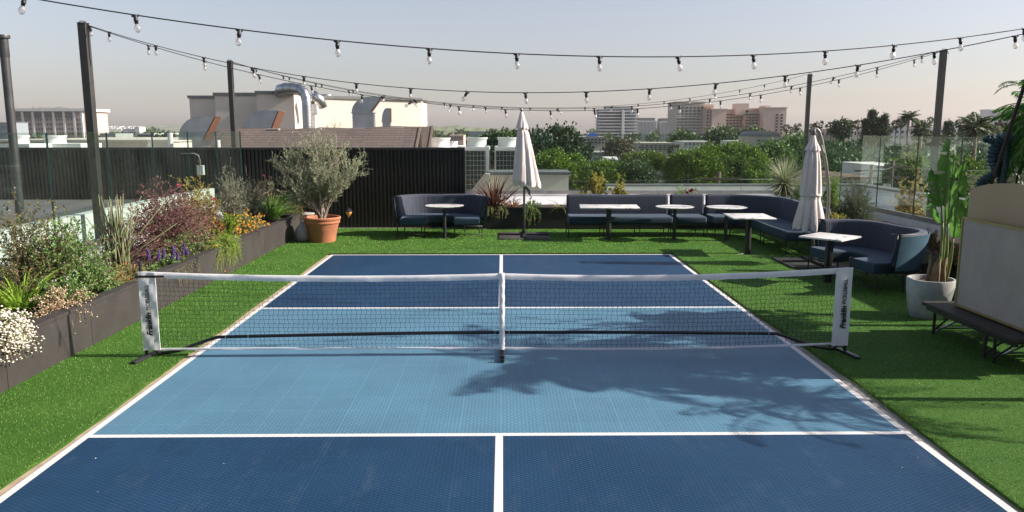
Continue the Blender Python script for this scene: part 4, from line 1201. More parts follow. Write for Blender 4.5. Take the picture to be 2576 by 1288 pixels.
# ================================================================ concrete pot with banana plant, board on a trestle bench
m_cpot = mat('concrete_pot', (.44, .45, .45), .8, c2=(.27, .275, .275), scale=3.5, bump=.3, bscale=30)
b = gnd(2343, 806); BX, BY = b.x, b.y + .08
ph = at(2343, 700, BY).z
t = thing('concrete_pot', 'tall round grey concrete pot holding the banana plant beside the bench', 'plant pot', (BX, BY, 0))
MB().lathe([(.17, 0), (.20, .015), (.235, .15), (.262, .35), (.268, ph - .02), (.262, ph), (.24, ph), (.235, ph - .03), (.23, ph - .1)], (BX, BY, 0), 48, cap=False).build('body', m_cpot, t, angle=50)
MB().lathe([(.001, ph - .045), (.24, ph - .055)], (BX, BY, 0), 30, cap=False).build('soil', m_soil, t)
def banana_mat():
    m, nt, b, out = _new('banana_leaf'); L = nt.links
    n = _noise(nt, 6, 5, .6, stretch=(1, 1, .4)); r = _ramp(nt, n.outputs[0], [(.3, (.065, .19, .03)), (.6, (.13, .29, .055)), (.85, (.26, .40, .09))])
    L.new(r, b.inputs['Base Color']); b.inputs['Roughness'].default_value = .35
    w = nt.nodes.new('ShaderNodeTexWave'); w.bands_direction = 'Z'; w.inputs['Scale'].default_value = 22; w.inputs['Distortion'].default_value = .8
    tc = nt.nodes.new('ShaderNodeTexCoord'); L.new(tc.outputs['Object'], w.inputs[0]); _bump(nt, b, w.outputs[0], .35, .006)
    tr = nt.nodes.new('ShaderNodeBsdfTranslucent'); L.new(r, tr.inputs[0]); mx = nt.nodes.new('ShaderNodeMixShader'); mx.inputs[0].default_value = .45
    L.new(b.outputs[0], mx.inputs[1]); L.new(tr.outputs[0], mx.inputs[2]); L.new(mx.outputs[0], out.inputs[0]); return m
m_banana = banana_mat(); m_bstem = mat('banana_stem', (.13, .20, .05), .5, c2=(.20, .22, .09), scale=8); m_bdry = mat('banana_sheath', (.26, .19, .11), .9, c2=(.14, .10, .06), scale=14, bump=.6)
def banana():
    root = thing('banana_plant', 'tall banana plant with split paddle leaves in the round concrete pot', 'plant', (BX, BY, ph - .05))
    rr = random.Random(6)
    def P_(px, py, dy=0): return at(px, py, BY + dy)
    # (stem base px, leaf foot, tip, half width, depth shift at tip, fold)
    specs = [((2368, 700), (2378, 520), (2384, 338), .125, -.05, .6, .1), ((2372, 700), (2385, 560), (2432, 400), .12, .12, .5, -.2), ((2362, 702), (2368, 520), (2342, 420), .10, -.2, .5, .15),
             ((2376, 700), (2400, 590), (2484, 446), .13, .25, .6, -.1), ((2364, 702), (2372, 560), (2330, 480), .10, .25, .5, .5), ((2380, 702), (2398, 600), (2418, 470), .12, -.25, .6, -.3), ((2370, 700), (2390, 480), (2402, 372), .09, .2, .7, .6)]
    for si, (s0, l0, l1, hw, dy, fold, yaw) in enumerate(specs):
        a = P_(*s0); b_ = P_(*l0, dy * .3); c = P_(*l1, dy)
        a = Vector((a.x, BY + rr.uniform(-.04, .04), ph - .06))
        n = 8; mb = MB(); pts = [a.lerp(b_, i / n) + Vector((.02 * math.sin(i / n * PI), 0, 0)) for i in range(n + 1)]
        mb.tube(pts, [.017 - .008 * i / n for i in range(n + 1)], 8); mb.build('stalk', m_bstem, root, smooth=True)
        L_ = (c - b_).length; d = (c - b_).normalized()
        side = Vector((math.cos(yaw * PI), math.sin(yaw * PI) * .9 - .2, 0)); side = (side - d * side.dot(d)).normalized(); nn = d.cross(side)
        M = 26; K = 4; mb = MB(); vs = []; fs = []
        mid = []
        bend = .22 * L_ * (1 if si % 2 else .6)
        for i in range(M + 1):
            u = i / M; q = b_ + d * L_ * u + nn * bend * (u ** 2.2) * -.5 - Vector((0, 0, .10 * L_ * max(0, u - .75) * 2)); mid.append(q)
        for sg in (-1, 1):
            cuts = sorted(rr.sample(range(5, M - 2), 4)); drop = 0
            o = len(vs)
            for i in range(M + 1):
                u = i / M; w = hw * (math.sin(PI * min(1, u * 1.02) ** .62) ** .75 if u < .985 else .02) * (1 + .06 * math.sin(i * 1.7))
                if i in cuts: drop = rr.uniform(-.04, .05)
                for k in range(K + 1):
                    f = k / K; vs.append(mid[i] + side * sg * w * f * math.cos(fold * f * .9) + nn * (w * f * math.sin(fold * f) + drop * f + .01 * math.sin(i * .9 + sg) * f))
            for i in range(M):
                if (i + 1) in cuts and rr.random() < .9:
                    ks = range(0, 1)
                else: ks = range(K)
                for k in ks:
                    p = o + i * (K + 1) + k; fs.append((p, p + 1, p + K + 2, p + K + 1))
        mb.add(vs, fs); lf = mb.build('leaf', m_banana, root, smooth=True, fix=False)
        MB().tube(mid, [.011 * (1 - .8 * i / M) for i in range(M + 1)], 6).build('midrib', m_bstem, lf, smooth=True)
    mb = MB()
    for k in range(9):
        x = rr.uniform(-.07, .09); y = rr.uniform(-.05, .05); hgt = rr.uniform(.16, .34)
        mb.tube([(BX + .05 + x, BY + y, ph - .06), (BX + .055 + x * .8, BY + y, ph + hgt * .5), (BX + .07 + x * 1.1, BY + y * 1.3, ph + hgt)], [.034, .026, .006], 7)
    mb.build('dry_sheath', m_bdry, root, smooth=True)
banana()

m_linen = mat('board_linen', (.42, .375, .33), .95, c2=(.37, .325, .285), scale=3, bump=.7, bscale=220, bdist=.003)
m_gold = mat('gold_frame', (.42, .34, .14), .4, .5, c2=(.34, .27, .10))
m_tan = mat('arched_tan', (.44, .33, .205), .7, c2=(.40, .30, .185), scale=1.5)
def board():
    Xb = 4.88; y1 = 8.27; y0 = 6.75; z0, z1 = .385, 1.335
    t = thing('framed_board', 'large linen board in a thin gold frame standing on the dark bench', 'board', (Xb, (y0 + y1) / 2, z0))
    MB().bb(Xb, Xb + .02, y0 + .02, y1 - .02, z0 + .02, z1 - .02).build('linen_panel', m_linen, t)
    mb = MB(); fw = .022
    mb.bb(Xb - .012, Xb + .035, y1 - fw, y1, z0, z1); mb.bb(Xb - .012, Xb + .035, y0, y0 + fw, z0, z1)
    mb.bb(Xb - .0118, Xb + .0348, y0 + fw, y1 - fw, z1 - fw, z1); mb.bb(Xb - .0118, Xb + .0348, y0 + fw, y1 - fw, z0, z0 + fw)
    mb.build('frame', m_gold, t)
    # arched panel behind
    Xa = 5.02; ya1 = atX(2436, 520, Xa).y; ya0 = 6.85; zs = atX(2440, 480, Xa).z
    t2 = thing('arched_panel', 'plain tan arched panel standing behind the gold-framed board', 'panel', (Xa, (ya0 + ya1) / 2, .38))
    zc = atX(2510, 459, Xa).z; poly = [(ya0, .385), (ya1, .385), (ya1, zs)]
    for i in range(1, 24):
        u = i / 24; poly.append((ya1 + (ya0 - ya1) * u, zs + (zc - zs + .005) * math.sin(PI * u) ** .62))
    poly.append((ya0, zs))
    MB().prism(poly, Xa, Xa + .03, axis='X').build('panel', m_tan, t2)
    mb = MB(); 
    for y in (ya0 + .3, ya1 - .3): mb.tube([(Xa + .03, y, .9), (Xa + .32, y, .39)], .012, 6)
    mb.build('strut', m_black, t2)
    m_bench = mat('bench_top', (.035, .03, .026), .6, c2=(.02, .018, .016), scale=4, stretch=(6, 1, 1))
    zb_ = .37; xb0, xb1 = 4.66, 5.5; yb1 = gnd(2340, 757, zb_).y
    t3 = thing('trestle_bench', 'low dark folding trestle bench carrying the gold-framed board', 'bench', ((xb0 + xb1) / 2, 7.5, 0))
    MB().rbox(((xb0 + xb1) / 2, (yb1 + 6.9) / 2, zb_ - .022), (xb1 - xb0, yb1 - 6.9, .044), .006, 2).build('top', m_bench, t3)
    mb = MB(); mb.bb(xb0 + .03, xb0 + .06, 6.95, yb1 - .05, zb_ - .085, zb_ - .045); mb.bb(xb1 - .06, xb1 - .03, 6.95, yb1 - .05, zb_ - .085, zb_ - .045); mb.build('apron', m_black, t3)
    for (x, y) in ((xb0 + .07, yb1 - .16), (xb0 + .07, 7.45), (xb0 + .07, 7.3), (xb1 - .07, yb1 - .16), (xb1 - .07, 7.4)):
        mb = MB(); mb.tube([(x, y, 0), (x, y, zb_ - .045)], .016, 8); mb.tube([(x, y - .02, .09), (x, y - .32, zb_ - .05)], .010, 6)
        mb.build('leg', m_black, t3)
    mb = MB(); 
    for y in (yb1 - .16, 7.4): mb.tube([(xb0 + .07, y, .1), (xb1 - .07, y, .1)], .011, 6)
    mb.tube([(xb0 + .08, yb1 - .2, .08), (xb0 + .2, yb1 - .5, zb_ - .06)], .012, 6); mb.tube([(xb0 + .08, 7.3, .08), (xb0 + .2, 7.0, zb_ - .06)], .012, 6)
    mb.build('brace', m_galv, t3)
board()

# ---- blockers added to cut light: one behind the camera, one past the right edge (never in frame; they shade and are mirrored in the glass)
m_dkwall = mat('blocker_dark', (.06, .058, .055), .8)
t = thing('sky_blocker', 'unseen dark block added behind the viewer to cut sky light', 'building', (0, -5, 0))
MB().bb(-9, 10, -9, -3, 0, 4.2).build('wall', m_dkwall, t); MB().bb(-9.3, 10.3, -9.3, -2.4, 4.21, 4.5).build('roof', m_black, t)
t = thing('shade_blocker', 'unseen dark wall added past the right edge to cast shade', 'wall', (8.7, 10.9, 0))
MB().bb(8.6, 8.75, 9.2, 12.5, 0, 2.35).build('panel', m_dkwall, t)
# ================================================================ plants of the left planter
g = lambda *c: leafmat('leaf_%d' % len(MATS), list(c), .3)
ZS = .42
def pl(px, py, X): return atX(px, py, X)
GL = 'plants in the long planter'
m_g1 = g((.06, .15, .03), (.11, .24, .05), (.18, .32, .09), (.28, .30, .12))
m_g2 = g((.07, .10, .03), (.12, .17, .05), (.20, .17, .06), (.30, .20, .10))
m_lime = g((.20, .34, .03), (.28, .44, .05), (.16, .30, .03)); MATS['lime'] = m_lime
m_yel = g((.36, .34, .05), (.30, .30, .06), (.42, .34, .08), (.22, .26, .05))
m_pur = g((.14, .035, .06), (.20, .055, .09), (.09, .03, .045), (.27, .12, .12), (.17, .07, .07), (.12, .13, .055))
m_gry = g((.22, .25, .17), (.30, .33, .25), (.17, .20, .13), (.36, .38, .30))
m_dk = g((.03, .07, .02), (.05, .11, .03), (.08, .15, .045))
m_reed = mat('reed_stem', (.13, .18, .07), .6, c2=(.20, .17, .10), scale=5)
m_brz = g((.08, .03, .022), (.13, .05, .035), (.06, .025, .02), (.17, .08, .05))
m_dry = g((.42, .33, .18), (.50, .38, .24), (.33, .27, .13))
f_white = mat('petal_white', (.74, .68, .58), .8); f_cream = mat('petal_beige', (.55, .43, .28), .8)
f_or = mat('petal_orange', (.85, .50, .06), .7, c2=(.80, .38, .04)); f_vio = mat('petal_violet', (.085, .045, .20), .8, c2=(.06, .03, .14))
f_red = mat('petal_red', (.50, .02, .04), .7); f_pink = mat('petal_pink', (.60, .06, .18), .7); f_coral = mat('petal_coral', (.62, .14, .06), .7)
f_lil = mat('petal_lilac', (.66, .55, .60), .8)

def pos(px, py_base, X=-4.7): 
    p = atX(px, py_base, X); return (p.x, p.y, ZS)
def yX(px, X): return atX(px, 600, X).y
# 1 white flower mound hanging over the edge at the frame edge
y = yX(25, -4.42)
shrub('white_statice', 'mound of tiny white flowers spilling over the planter at the frame edge', 'flowering plant', (-4.38, y - .42, .50), .26, .46, .17, m_g1, n=420, per=4, L=.03, W=.012, seed=1, low=-1.2, droop=.05,
      flowers=dict(n=9500, r=.0105, m=f_white, t0=.6, j=.022), group=GL)
# second part of the mound further down
# 2 beige dried flowers
y = yX(135, -4.42)
shrub('dried_flower_plant', 'beige dried flower heads trailing over the planter edge near the white flowers', 'flowering plant', (-4.45, y + .1, .46), .30, .42, .26, m_dry, n=80, per=14, L=.022, W=.007, seed=2, low=-.5, droop=.12, stem=mat('dry_stem', (.36, .25, .15), .9),
      flowers=dict(n=1100, r=.009, m=f_cream, t0=.5, j=.02), group=GL)
# 3 yellow-green strap clump
y = yX(60, -4.85)
blades('strap_leaf_clump', 'yellow-green clump of strap leaves at the frame edge', 'plant', (-4.95, y, ZS), 90, .48, 1.0, .02, m_lime, seed=3, arch=.9, r0=.13, group=GL)
y2 = yX(10, -5.15)
shrub('low_shrub', 'reddish green low shrub behind the yellow-green strap leaves', 'shrub', (-5.1, y2 + .2, ZS), .45, .5, .42, m_g2, n=80, per=26, L=.03, W=.014, seed=31, group=GL)
# 4 big leafy shrub with small white flowers
for i, (px, X, rx, ry, h, n, lab) in enumerate(((75, -5.25, .62, .75, .98, 190, 'tall leafy shrub with reddish tips in front of the vent pipe'), (175, -4.9, .52, .75, .74, 170, 'dense leafy shrub with small white flowers before the reeds'), (225, -4.55, .32, .45, .36, 90, 'low leafy shrub overhanging the planter rim beside the yellow stonecrop'))):
    shrub('abelia_shrub', lab, 'shrub', (X, yX(px, X), ZS), rx, ry, h, [m_g2, m_g1, m_g1][i], n=int(n * 1.4), per=34, L=.034, W=.018, seed=40 + i, up=.5, jit=.05, full=.6, low=-.1 if i == 2 else 0,
          flowers=dict(n=[20, 150, 60][i], r=.012, m=f_lil, t0=.7, kind='petal', petals=5), group=GL)
shrub('rock_plant', 'low green plant with pale starry flowers before the strap leaves', 'shrub', (-4.6, yX(150, -4.6), ZS), .34, .5, .30, m_g1, n=80, per=30, L=.032, W=.018, seed=44, low=-.2, flowers=dict(n=60, r=.013, m=f_lil, t0=.7, kind='petal'), group=GL)
# 5 yellow sedum
for i, (px, X, lab) in enumerate(((262, -4.55, 'yellow-green mat of stonecrop on the planter rim before the net banner'), (300, -4.7, 'golden stonecrop cushion at the foot of the reeds'))):
    shrub('stonecrop', lab, 'ground plant', (X, yX(px, X), ZS), .32, .4, .16, m_yel, n=160, per=24, L=.014, W=.007, seed=50 + i, group=GL)
shrub('red_flower_plant', 'small plant with orange-red flowers beside the top of the net banner', 'flowering plant', (-4.5, yX(322, -4.5), ZS), .26, .3, .2, m_g2, n=60, per=24, L=.025, W=.012, seed=53, flowers=dict(n=26, r=.016, m=f_coral, kind='petal', t0=.8), group=GL)
# 6 reeds
def reeds():
    X = -4.95; y = yX(290, X)
    root = thing('reed_stems', 'bare upright green reed stems rising in front of the square post', 'plant', (X, y, ZS), group=GL)
    rg = random.Random(8); mb = MB()
    for i in range(46):
        a = rg.uniform(0, 2 * PI); r = rg.uniform(0, .16); h = rg.uniform(.5, 1.02); ln = rg.gauss(0, .045) + (.32 if rg.random() < .08 else 0); ly = rg.gauss(0, .10)
        x0, y0 = X + r * math.cos(a), y + r * math.sin(a) * 1.3
        pts = [(x0 + ln * u * h + .012 * math.sin(u * 5 + i), y0 + ly * u, ZS + h * u) for u in (0, .2, .4, .6, .8, 1)]
        mb.tube(pts, [.0095, .009, .0085, .008, .007, .004], 6)
        if rg.random() < .3:
            p = Vector(pts[3]); mb.tube([p, p + Vector((rg.uniform(-.06, .06), 0, .12)), p + Vector((rg.uniform(-.1, .12), 0, .27))], [.006, .006, .003], 5)
    for (dx, dy, h) in ((.62, .1, .9), (.5, .0, .72), (.72, .2, .62), (.42, -.1, 1.0), (-.35, .0, .72), (-.28, .1, .6)):
        mb.tube([(X, y, ZS), (X + dx * .35, y + dy, ZS + h * .5), (X + dx, y + dy, ZS + h)], [.009, .008, .004], 6)
    mb.build('stems', m_reed, root, smooth=True)
reeds()
# 7 purple-leaved bush
y = yX(420, -5.0)
shrub('purple_bush', 'large bush with deep purple leaves in the middle of the planter', 'shrub', (-4.98, y, ZS), .68, 1.45, .92, m_pur, n=420, per=42, L=.034, W=.014, seed=71, up=.8, full=.7, jit=.06, group=GL)
shrub('green_underbush', 'green leafy growth under the purple bush', 'shrub', (-4.72, y - .1, ZS - .02), .5, .95, .34, m_g1, n=160, per=30, L=.03, W=.013, seed=72, low=-.1, flowers=dict(n=60, r=.012, m=f_cream, t0=.8), group=GL)
# 8 purple salvia
def salvia():
    X = -4.5; y = yX(412, X); rg = np.random.default_rng(9)
    root = shrub('purple_salvia', 'salvia with upright violet flower spikes behind the end of the net', 'flowering plant', (X, y, ZS - .03), .27, .42, .16, m_g1, n=70, per=18, L=.045, W=.024, seed=81, low=-.3, group=GL)
    V = []; Sx = []
    for i in range(8):
        x0 = X + rg.uniform(-.2, .22); y0 = y + rg.uniform(-.42, .45); h = rg.uniform(.10, .26); lx = rg.uniform(-.05, .05)
        n = 70; t = rg.uniform(0, 1, n); z = ZS + .08 + h * (.3 + .7 * t); a = rg.uniform(0, 6.3, n); r = .019 * (1.1 - .7 * t)
        V.append(np.stack([x0 + lx * t + r * np.cos(a), y0 + r * np.sin(a), z], 1)); Sx.append(np.array([[x0, y0, ZS], [x0 + lx * .5, y0, ZS + .08 + h * .5], [x0 + lx, y0, ZS + .08 + h]]))
    v, f = blobs_geo(rg, np.concatenate(V), .0085); np_mesh('flowers', v, f, f_vio, root)['kind'] = 'stuff'
    v, f = tubes_geo(np.array(Sx), .004, .002); np_mesh('flower_stems', v, f, m_reed, root)
salvia()
# 9 yellow-orange shrub
for i, (px, X, h, lab) in enumerate(((478, -5.25, 1.02, 'rangy yellow-green shrub with a pink bloom behind the purple bush'), (520, -5.1, .86, 'rangy yellow-green shrub with reddish tips before the grey-green bush'))):
    shrub('golden_shrub', lab, 'shrub', (X, yX(px, X), ZS), .5, .62, h, m_yel if i == 0 else g((.30, .26, .06), (.24, .22, .06), (.36, .20, .08), (.16, .18, .05)), n=60, per=90, L=.034, W=.015, seed=90 + i, up=.4, full=.6, sr=.005, rnd=1.0, jit=.07,
          flowers=dict(n=5, r=.035, m=f_pink, kind='petal', petals=16, t0=.9), group=GL)
# 10 grey-green bush
for i, (px, X, h, rx, ry, lab) in enumerate(((588, -5.2, .98, .42, .55, 'tall upright grey-green bush against the glass'), (632, -5.05, .80, .46, .85, 'rounded grey-green bush before the olive tree'))):
    shrub('grey_green_bush', lab, 'shrub', (X, yX(px, X), ZS), rx, ry, h, m_gry, n=230, per=60, L=.025, W=.009, seed=100 + i, up=1.0, full=.66, jit=.04, group=GL)
# 11 orange flowers
y = yX(618, -4.62)
shrub('orange_daisies', 'mound of small orange daisies leaning over the planter edge', 'flowering plant', (-4.66, y, ZS), .44, 1.05, .30, m_g1, n=190, per=22, L=.026, W=.01, seed=110, low=-.25, flowers=dict(n=330, r=.022, m=f_or, t0=.82, kind='petal', petals=9, dz=.012), group=GL)
shrub('golden_daisies', 'straggling orange and yellow daisies beside the lime foxtail fern', 'flowering plant', (-4.75, yX(560, -4.75), ZS), .4, .6, .32, m_yel, n=90, per=22, L=.026, W=.01, seed=113, flowers=dict(n=90, r=.02, m=f_or, t0=.82, kind='petal', petals=8), group=GL)
# 12 foxtail fern plumes
def foxtail(label, px, X, n, h, m, seed, group=GL, z=ZS, spread=.5, dens_=500, r=.03):
    rg = np.random.default_rng(seed); y = yX(px, X) if px is not None else spread_y
    root = thing('foxtail_fern', label, 'plant', (X, y, z), group=group); P = []
    for i in range(n):
        a = rg.uniform(0, 2 * PI); l = rg.uniform(.1, spread); hh = h * rg.uniform(.6, 1.05); t = np.linspace(0, 1, 8)
        P.append(np.stack([X + np.cos(a) * l * t ** 1.4 * h, y + np.sin(a) * l * t ** 1.4 * h * 1.3, z + hh * np.sin(t * 1.45) / .99], 1))
    P = np.array(P); c, d = along(rg, P, dens_, .05)
    dd = unit(d * .5 + rnd_dirs(rg, len(c)) * 1.0); v, f = leaf_geo(rg, c, dd, r * rg.uniform(.7, 1.1, len(c)), .006); np_mesh('foliage', v, f, m, root)
    v, f = tubes_geo(P, .005, .002); np_mesh('stems', v, f, m_reed, root); return root
foxtail('lime foxtail fern with upright plumes among the orange daisies', 578, -4.62, 14, .42, m_lime, 12)
# 13 bright green feathery mound spilling over
y = yX(545, -4.40)
shrub('feathery_green_plant', 'bright green feathery plant spilling down over the planter side', 'plant', (-4.32, y, .40), .22, .72, .30, m_lime, n=520, per=60, L=.024, W=.0050, seed=130, low=-.95, droop=.08, up=.3, full=.55, r0=.2,
      flowers=dict(n=26, r=.02, m=f_or, t0=.9, kind='petal', petals=8), group=GL)
# 14 green grass clump
y = yX(690, -4.72)
blades('green_grass_clump', 'fountain of bright green grass blades near the planter end', 'ornamental grass', (-4.78, y, ZS), 420, .62, 1.0, .011, g((.10, .26, .03), (.16, .34, .05), (.24, .40, .09), (.07, .19, .02)), seed=14, arch=.95, r0=.16, tilt=(.02, .95), group=GL)
# 15 dark pink-flowered plant behind
shrub('dark_pink_plant', 'dark reddish plant with pink flowers in the corner before the black wall', 'flowering plant', (-5.25, yX(668, -5.25), ZS), .42, .5, .72, g((.07, .03, .03), (.10, .05, .04), (.05, .06, .03)), n=80, per=40, L=.03, W=.013, seed=150, flowers=dict(n=16, r=.028, m=f_pink, kind='petal', t0=.93), group=GL)
# 16 end of the planter
shrub('trailing_mixed_plant', 'dark green trailing plant with rusty tips at the planter end', 'plant', (-4.55, yX(735, -4.55), ZS), .34, .45, .26, g((.06, .12, .03), (.14, .10, .04), (.10, .17, .05), (.30, .14, .08)), n=90, per=26, L=.04, W=.013, seed=160, low=-.3, group=GL)
foxtail('dull green fern tufts behind the green grass clump', 722, -4.95, 9, .4, m_dk, 17)
rg_ = random.Random(3)
for k, (px, lab) in enumerate(((455, 'dark thin strands hanging over the planter side before the feathery green plant'), )):
    X = -4.24; y = yX(px, X); rg = np.random.default_rng(170 + k); root = thing('trailing_strands', lab, 'plant', (X, y, .48), group=GL); n = 46
    t = np.linspace(0, 1, 7)[None, :, None]; yy = y + rg.uniform(-.3, .55, n); s = np.stack([np.full(n, -4.34), yy, np.full(n, .47)], 1); e = np.stack([-4.215 + rg.uniform(-.01, .03, n), yy + rg.normal(size=n) * .04, .49 - rg.uniform(.08, .30, n)], 1); c = np.stack([np.full(n, -4.21), yy, np.full(n, .53)], 1)
    P = (1 - t) ** 2 * s[:, None] + 2 * t * (1 - t) * c[:, None] + t ** 2 * e[:, None]
    c, d = along(rg, P, 22, .3); v, f = leaf_geo(rg, c, unit(d + rg.normal(size=c.shape) * .5), .016, .006); np_mesh('foliage', v, f, m_dk, root); v, f = tubes_geo(P, .0025, .0015); np_mesh('stems', v, f, m_twig, root)

# ================================================================ plants of the back planter
GBk = 'plants in the back planter'
def bp(px, Y): return at(px, 500, Y).x
X = bp(1243, 18.0)
blades('bronze_flax', 'bronze spiky flax clump behind the curved sofa and beside the closed umbrella', 'plant', (X, 18.0, .48), 150, .78, 1.15, .028, m_brz, seed=21, arch=.35, r0=.12, tilt=(.02, 1.15), group=GBk)
for k, (px, lab) in enumerate(((1232, 'yellow-green trailing succulent below the bronze flax, left of the two'), (1262, 'yellow-green trailing succulent below the bronze flax, nearest the umbrella'))):
    X = bp(px, 17.75); shrub('trailing_succulent', lab, 'plant', (X, 17.74, .49), .17, .2, .12, g((.26, .30, .09), (.36, .38, .16), (.20, .24, .07)), n=70, per=22, L=.022, W=.012, seed=210 + k, low=-1.6 - k * .3, droop=.1, group=GBk)
X = bp(1289, 17.9)
blades('small_bronze_flax', 'small red-brown flax fan just left of the umbrella pole', 'plant', (X, 17.85, .48), 34, .42, 1.1, .028, g((.24, .10, .06), (.30, .16, .08), (.20, .13, .06)), seed=22, arch=.5, r0=.06, tilt=(.2, 1.1), group=GBk)
X = bp(1338, 17.75)
shrub('trailing_green_shrub', 'green shrub drooping over the planter just right of the umbrella pole', 'shrub', (X, 17.8, .46), .32, .3, .30, m_g1, n=100, per=26, L=.034, W=.016, seed=220, low=-.9, droop=.14, flowers=dict(n=16, r=.014, m=f_coral, kind='petal'), group=GBk)
shrub('hanging_green_stem', 'thin leafy stems hanging beside the umbrella pole', 'plant', (bp(1322, 17.68), 17.68, .40), .08, .05, .12, m_g1, n=14, per=36, L=.03, W=.015, seed=221, low=-3.6, group=GBk)
X = bp(1413, 17.8)
blades('drooping_grass', 'small drooping grass tuft at the left end of the long sofa', 'ornamental grass', (X, 17.8, .46), 60, .42, 1.1, .012, g((.20, .22, .07), (.32, .26, .12), (.14, .16, .05)), seed=23, arch=1.8, r0=.06, tilt=(.3, 1.1), group=GBk)
for k, (px, h, lab) in enumerate(((1500, 1.0, 'tall yellow-green leafy shrub above the long sofa back'), (1558, .74, 'yellow-green leafy shrub right of the tallest one above the long sofa'), (1472, .72, 'thin yellow-green shrub left of the tallest one above the long sofa'))):
    X = bp(px, 18.1); shrub('golden_leaf_shrub', lab, 'shrub', (X, 18.1, .46), [.26, .30, .20][k], .3, h * 1.05, m_yel, n=[40, 34, 20][k], per=100, L=.042, W=.024, seed=230 + k, up=.3, rnd=1.1, full=.55, jit=.05, sr=.005, group=GBk)
for k, (px, lab) in enumerate(((1632, 'reddish grass tuft showing above the sofa near the section joint'), (1650, 'small brown spiky tuft above the sofa joint'))):
    blades('brown_tuft', lab, 'plant', (bp(px, 18), 18.0, .48), 26, .42 + .04 * k, 1.1, .014, g((.26, .12, .09), (.34, .22, .14), (.25, .26, .12)), seed=240 + k, arch=.6, r0=.07, tilt=(.1, 1.0), group=GBk)
spread_y = 18.0
foxtail('lime foxtail fern plumes above the blue sofa next to the red flowers', None, bp(1717, 18.0), 8, .52, m_lime, 25, GBk, .46, .45, 340, .034)
shrub('red_geranium', 'small red-flowered plant above the short sofa section', 'flowering plant', (bp(1745, 18.0), 18.0, .46), .26, .25, .46, m_g1, n=30, per=30, L=.04, W=.02, seed=250, flowers=dict(n=14, r=.055, m=f_red, kind='petal', petals=14, t0=.93), group=GBk)
# yucca
def yucca():
    Y = 17.6; p = at(1972, 470, Y); X = p.x; zc = at(1972, 458, Y).z
    root = thing('yucca', 'spiky round-headed yucca on a short shaggy trunk beside the hanging umbrella', 'plant', (X, Y, .45))
    rg = np.random.default_rng(26); n = 420
    d = rnd_dirs(rg, n, .35); ln = rg.uniform(.42, .62, n)[:, None]; t = np.linspace(0, 1, 5)[None, :, None]
    b0 = np.array([X, Y, zc]) + d * .03
    P = b0[:, None] + d[:, None] * ln[:, None] * t; s = unit(np.cross(d, np.array([0, 0, 1.])) + .3 * rg.normal(size=d.shape))
    w = .010 * (1 - t ** 2 * .9); v = np.stack([P + s[:, None] * w, P - s[:, None] * w], 2).reshape(-1, 3); idx = np.arange(n * 5 * 2).reshape(n, 5, 2)
    q = np.stack([idx[:, :-1, 0], idx[:, :-1, 1], idx[:, 1:, 1], idx[:, 1:, 0]], -1).reshape(-1, 4)
    np_mesh('leaves', v, q, g((.30, .34, .20), (.38, .41, .26), (.22, .27, .14), (.45, .46, .30)), root)
    n = 160; a = rg.uniform(0, 6.3, n); z = rg.uniform(-.28, .02, n); c = np.stack([X + .05 * np.cos(a), Y + .05 * np.sin(a), zc + z], 1); dd = unit(np.stack([np.cos(a), np.sin(a), rg.uniform(-1.6, -.2, n)], 1)); v, f = leaf_geo(rg, c, dd, .26, .014)
    np_mesh('dead_leaves', v, f, g((.14, .09, .05), (.22, .16, .09), (.08, .06, .03)), root)
    MB().tube([(X, Y, .44), (X + .01, Y, zc)], [.06, .05], 10).build('trunk', m_twig, root, smooth=True)
yucca()
for k, (px, Y, h, rx, fol, lab) in enumerate(((2010, 17.4, .72, .28, m_g1, 'fresh green upright shrub behind the left side of the hanging umbrella'), (2092, 17.0, 1.0, .22, m_lime, 'bright green climbing shrub behind the curved umbrella mast'), (1990, 17.0, .4, .4, m_gry, 'low greyish plants behind the corner sofa'), (2100, 15.2, .5, .35, m_g2, 'low dull green shrub behind the umbrella mast'), (2105, 13.6, .42, .34, m_yel, 'low yellow-green shrub between the sofas behind the mast'))):
    X = at(px, 500, Y).x; shrub('back_shrub', lab, 'shrub', (min(X, 7.6), Y, .44), rx, .35, h, fol, n=90, per=40, L=.035, W=.018, seed=260 + k, full=.6, jit=.05, group='plants in the right planter')
def rosemary():
    Y = 14.9; X = at(2155, 500, Y).x; zt_ = at(2155, 440, Y).z
    shrub('rosemary_shrub', 'big rounded blue-green rosemary shrub behind the curved sofa', 'shrub', (X, Y, .44), .42, .5, zt_ - .44, g((.08, .14, .065), (.14, .20, .11), (.20, .26, .16), (.06, .10, .045)), n=300, per=80, L=.026, W=.006, seed=280, up=1.0, full=.7, low=-.05, jit=.035)
rosemary()
GRt = 'plants in the right planter'
for k, (px, Y, lab) in enumerate(((2150, 13.7, 'dry grass tuft just above the curved sofa back under the rosemary'), (2190, 13.3, 'straw-coloured grass tuft above the curved sofa back'), (2330, 11.9, 'green and straw grass tuft behind the banana stems'), (2305, 12.6, 'pale feathery grass tuft under the side glass'))):
    X = at(px, 540, Y).x; blades('grass_tuft', lab, 'ornamental grass', (X, Y, .43), 150, .36, 1.2, .008, m_dry if k < 2 else g((.22, .26, .12), (.34, .32, .18), (.18, .24, .08)), seed=290 + k, arch=1.2, r0=.12, tilt=(.1, 1.2), group=GRt)
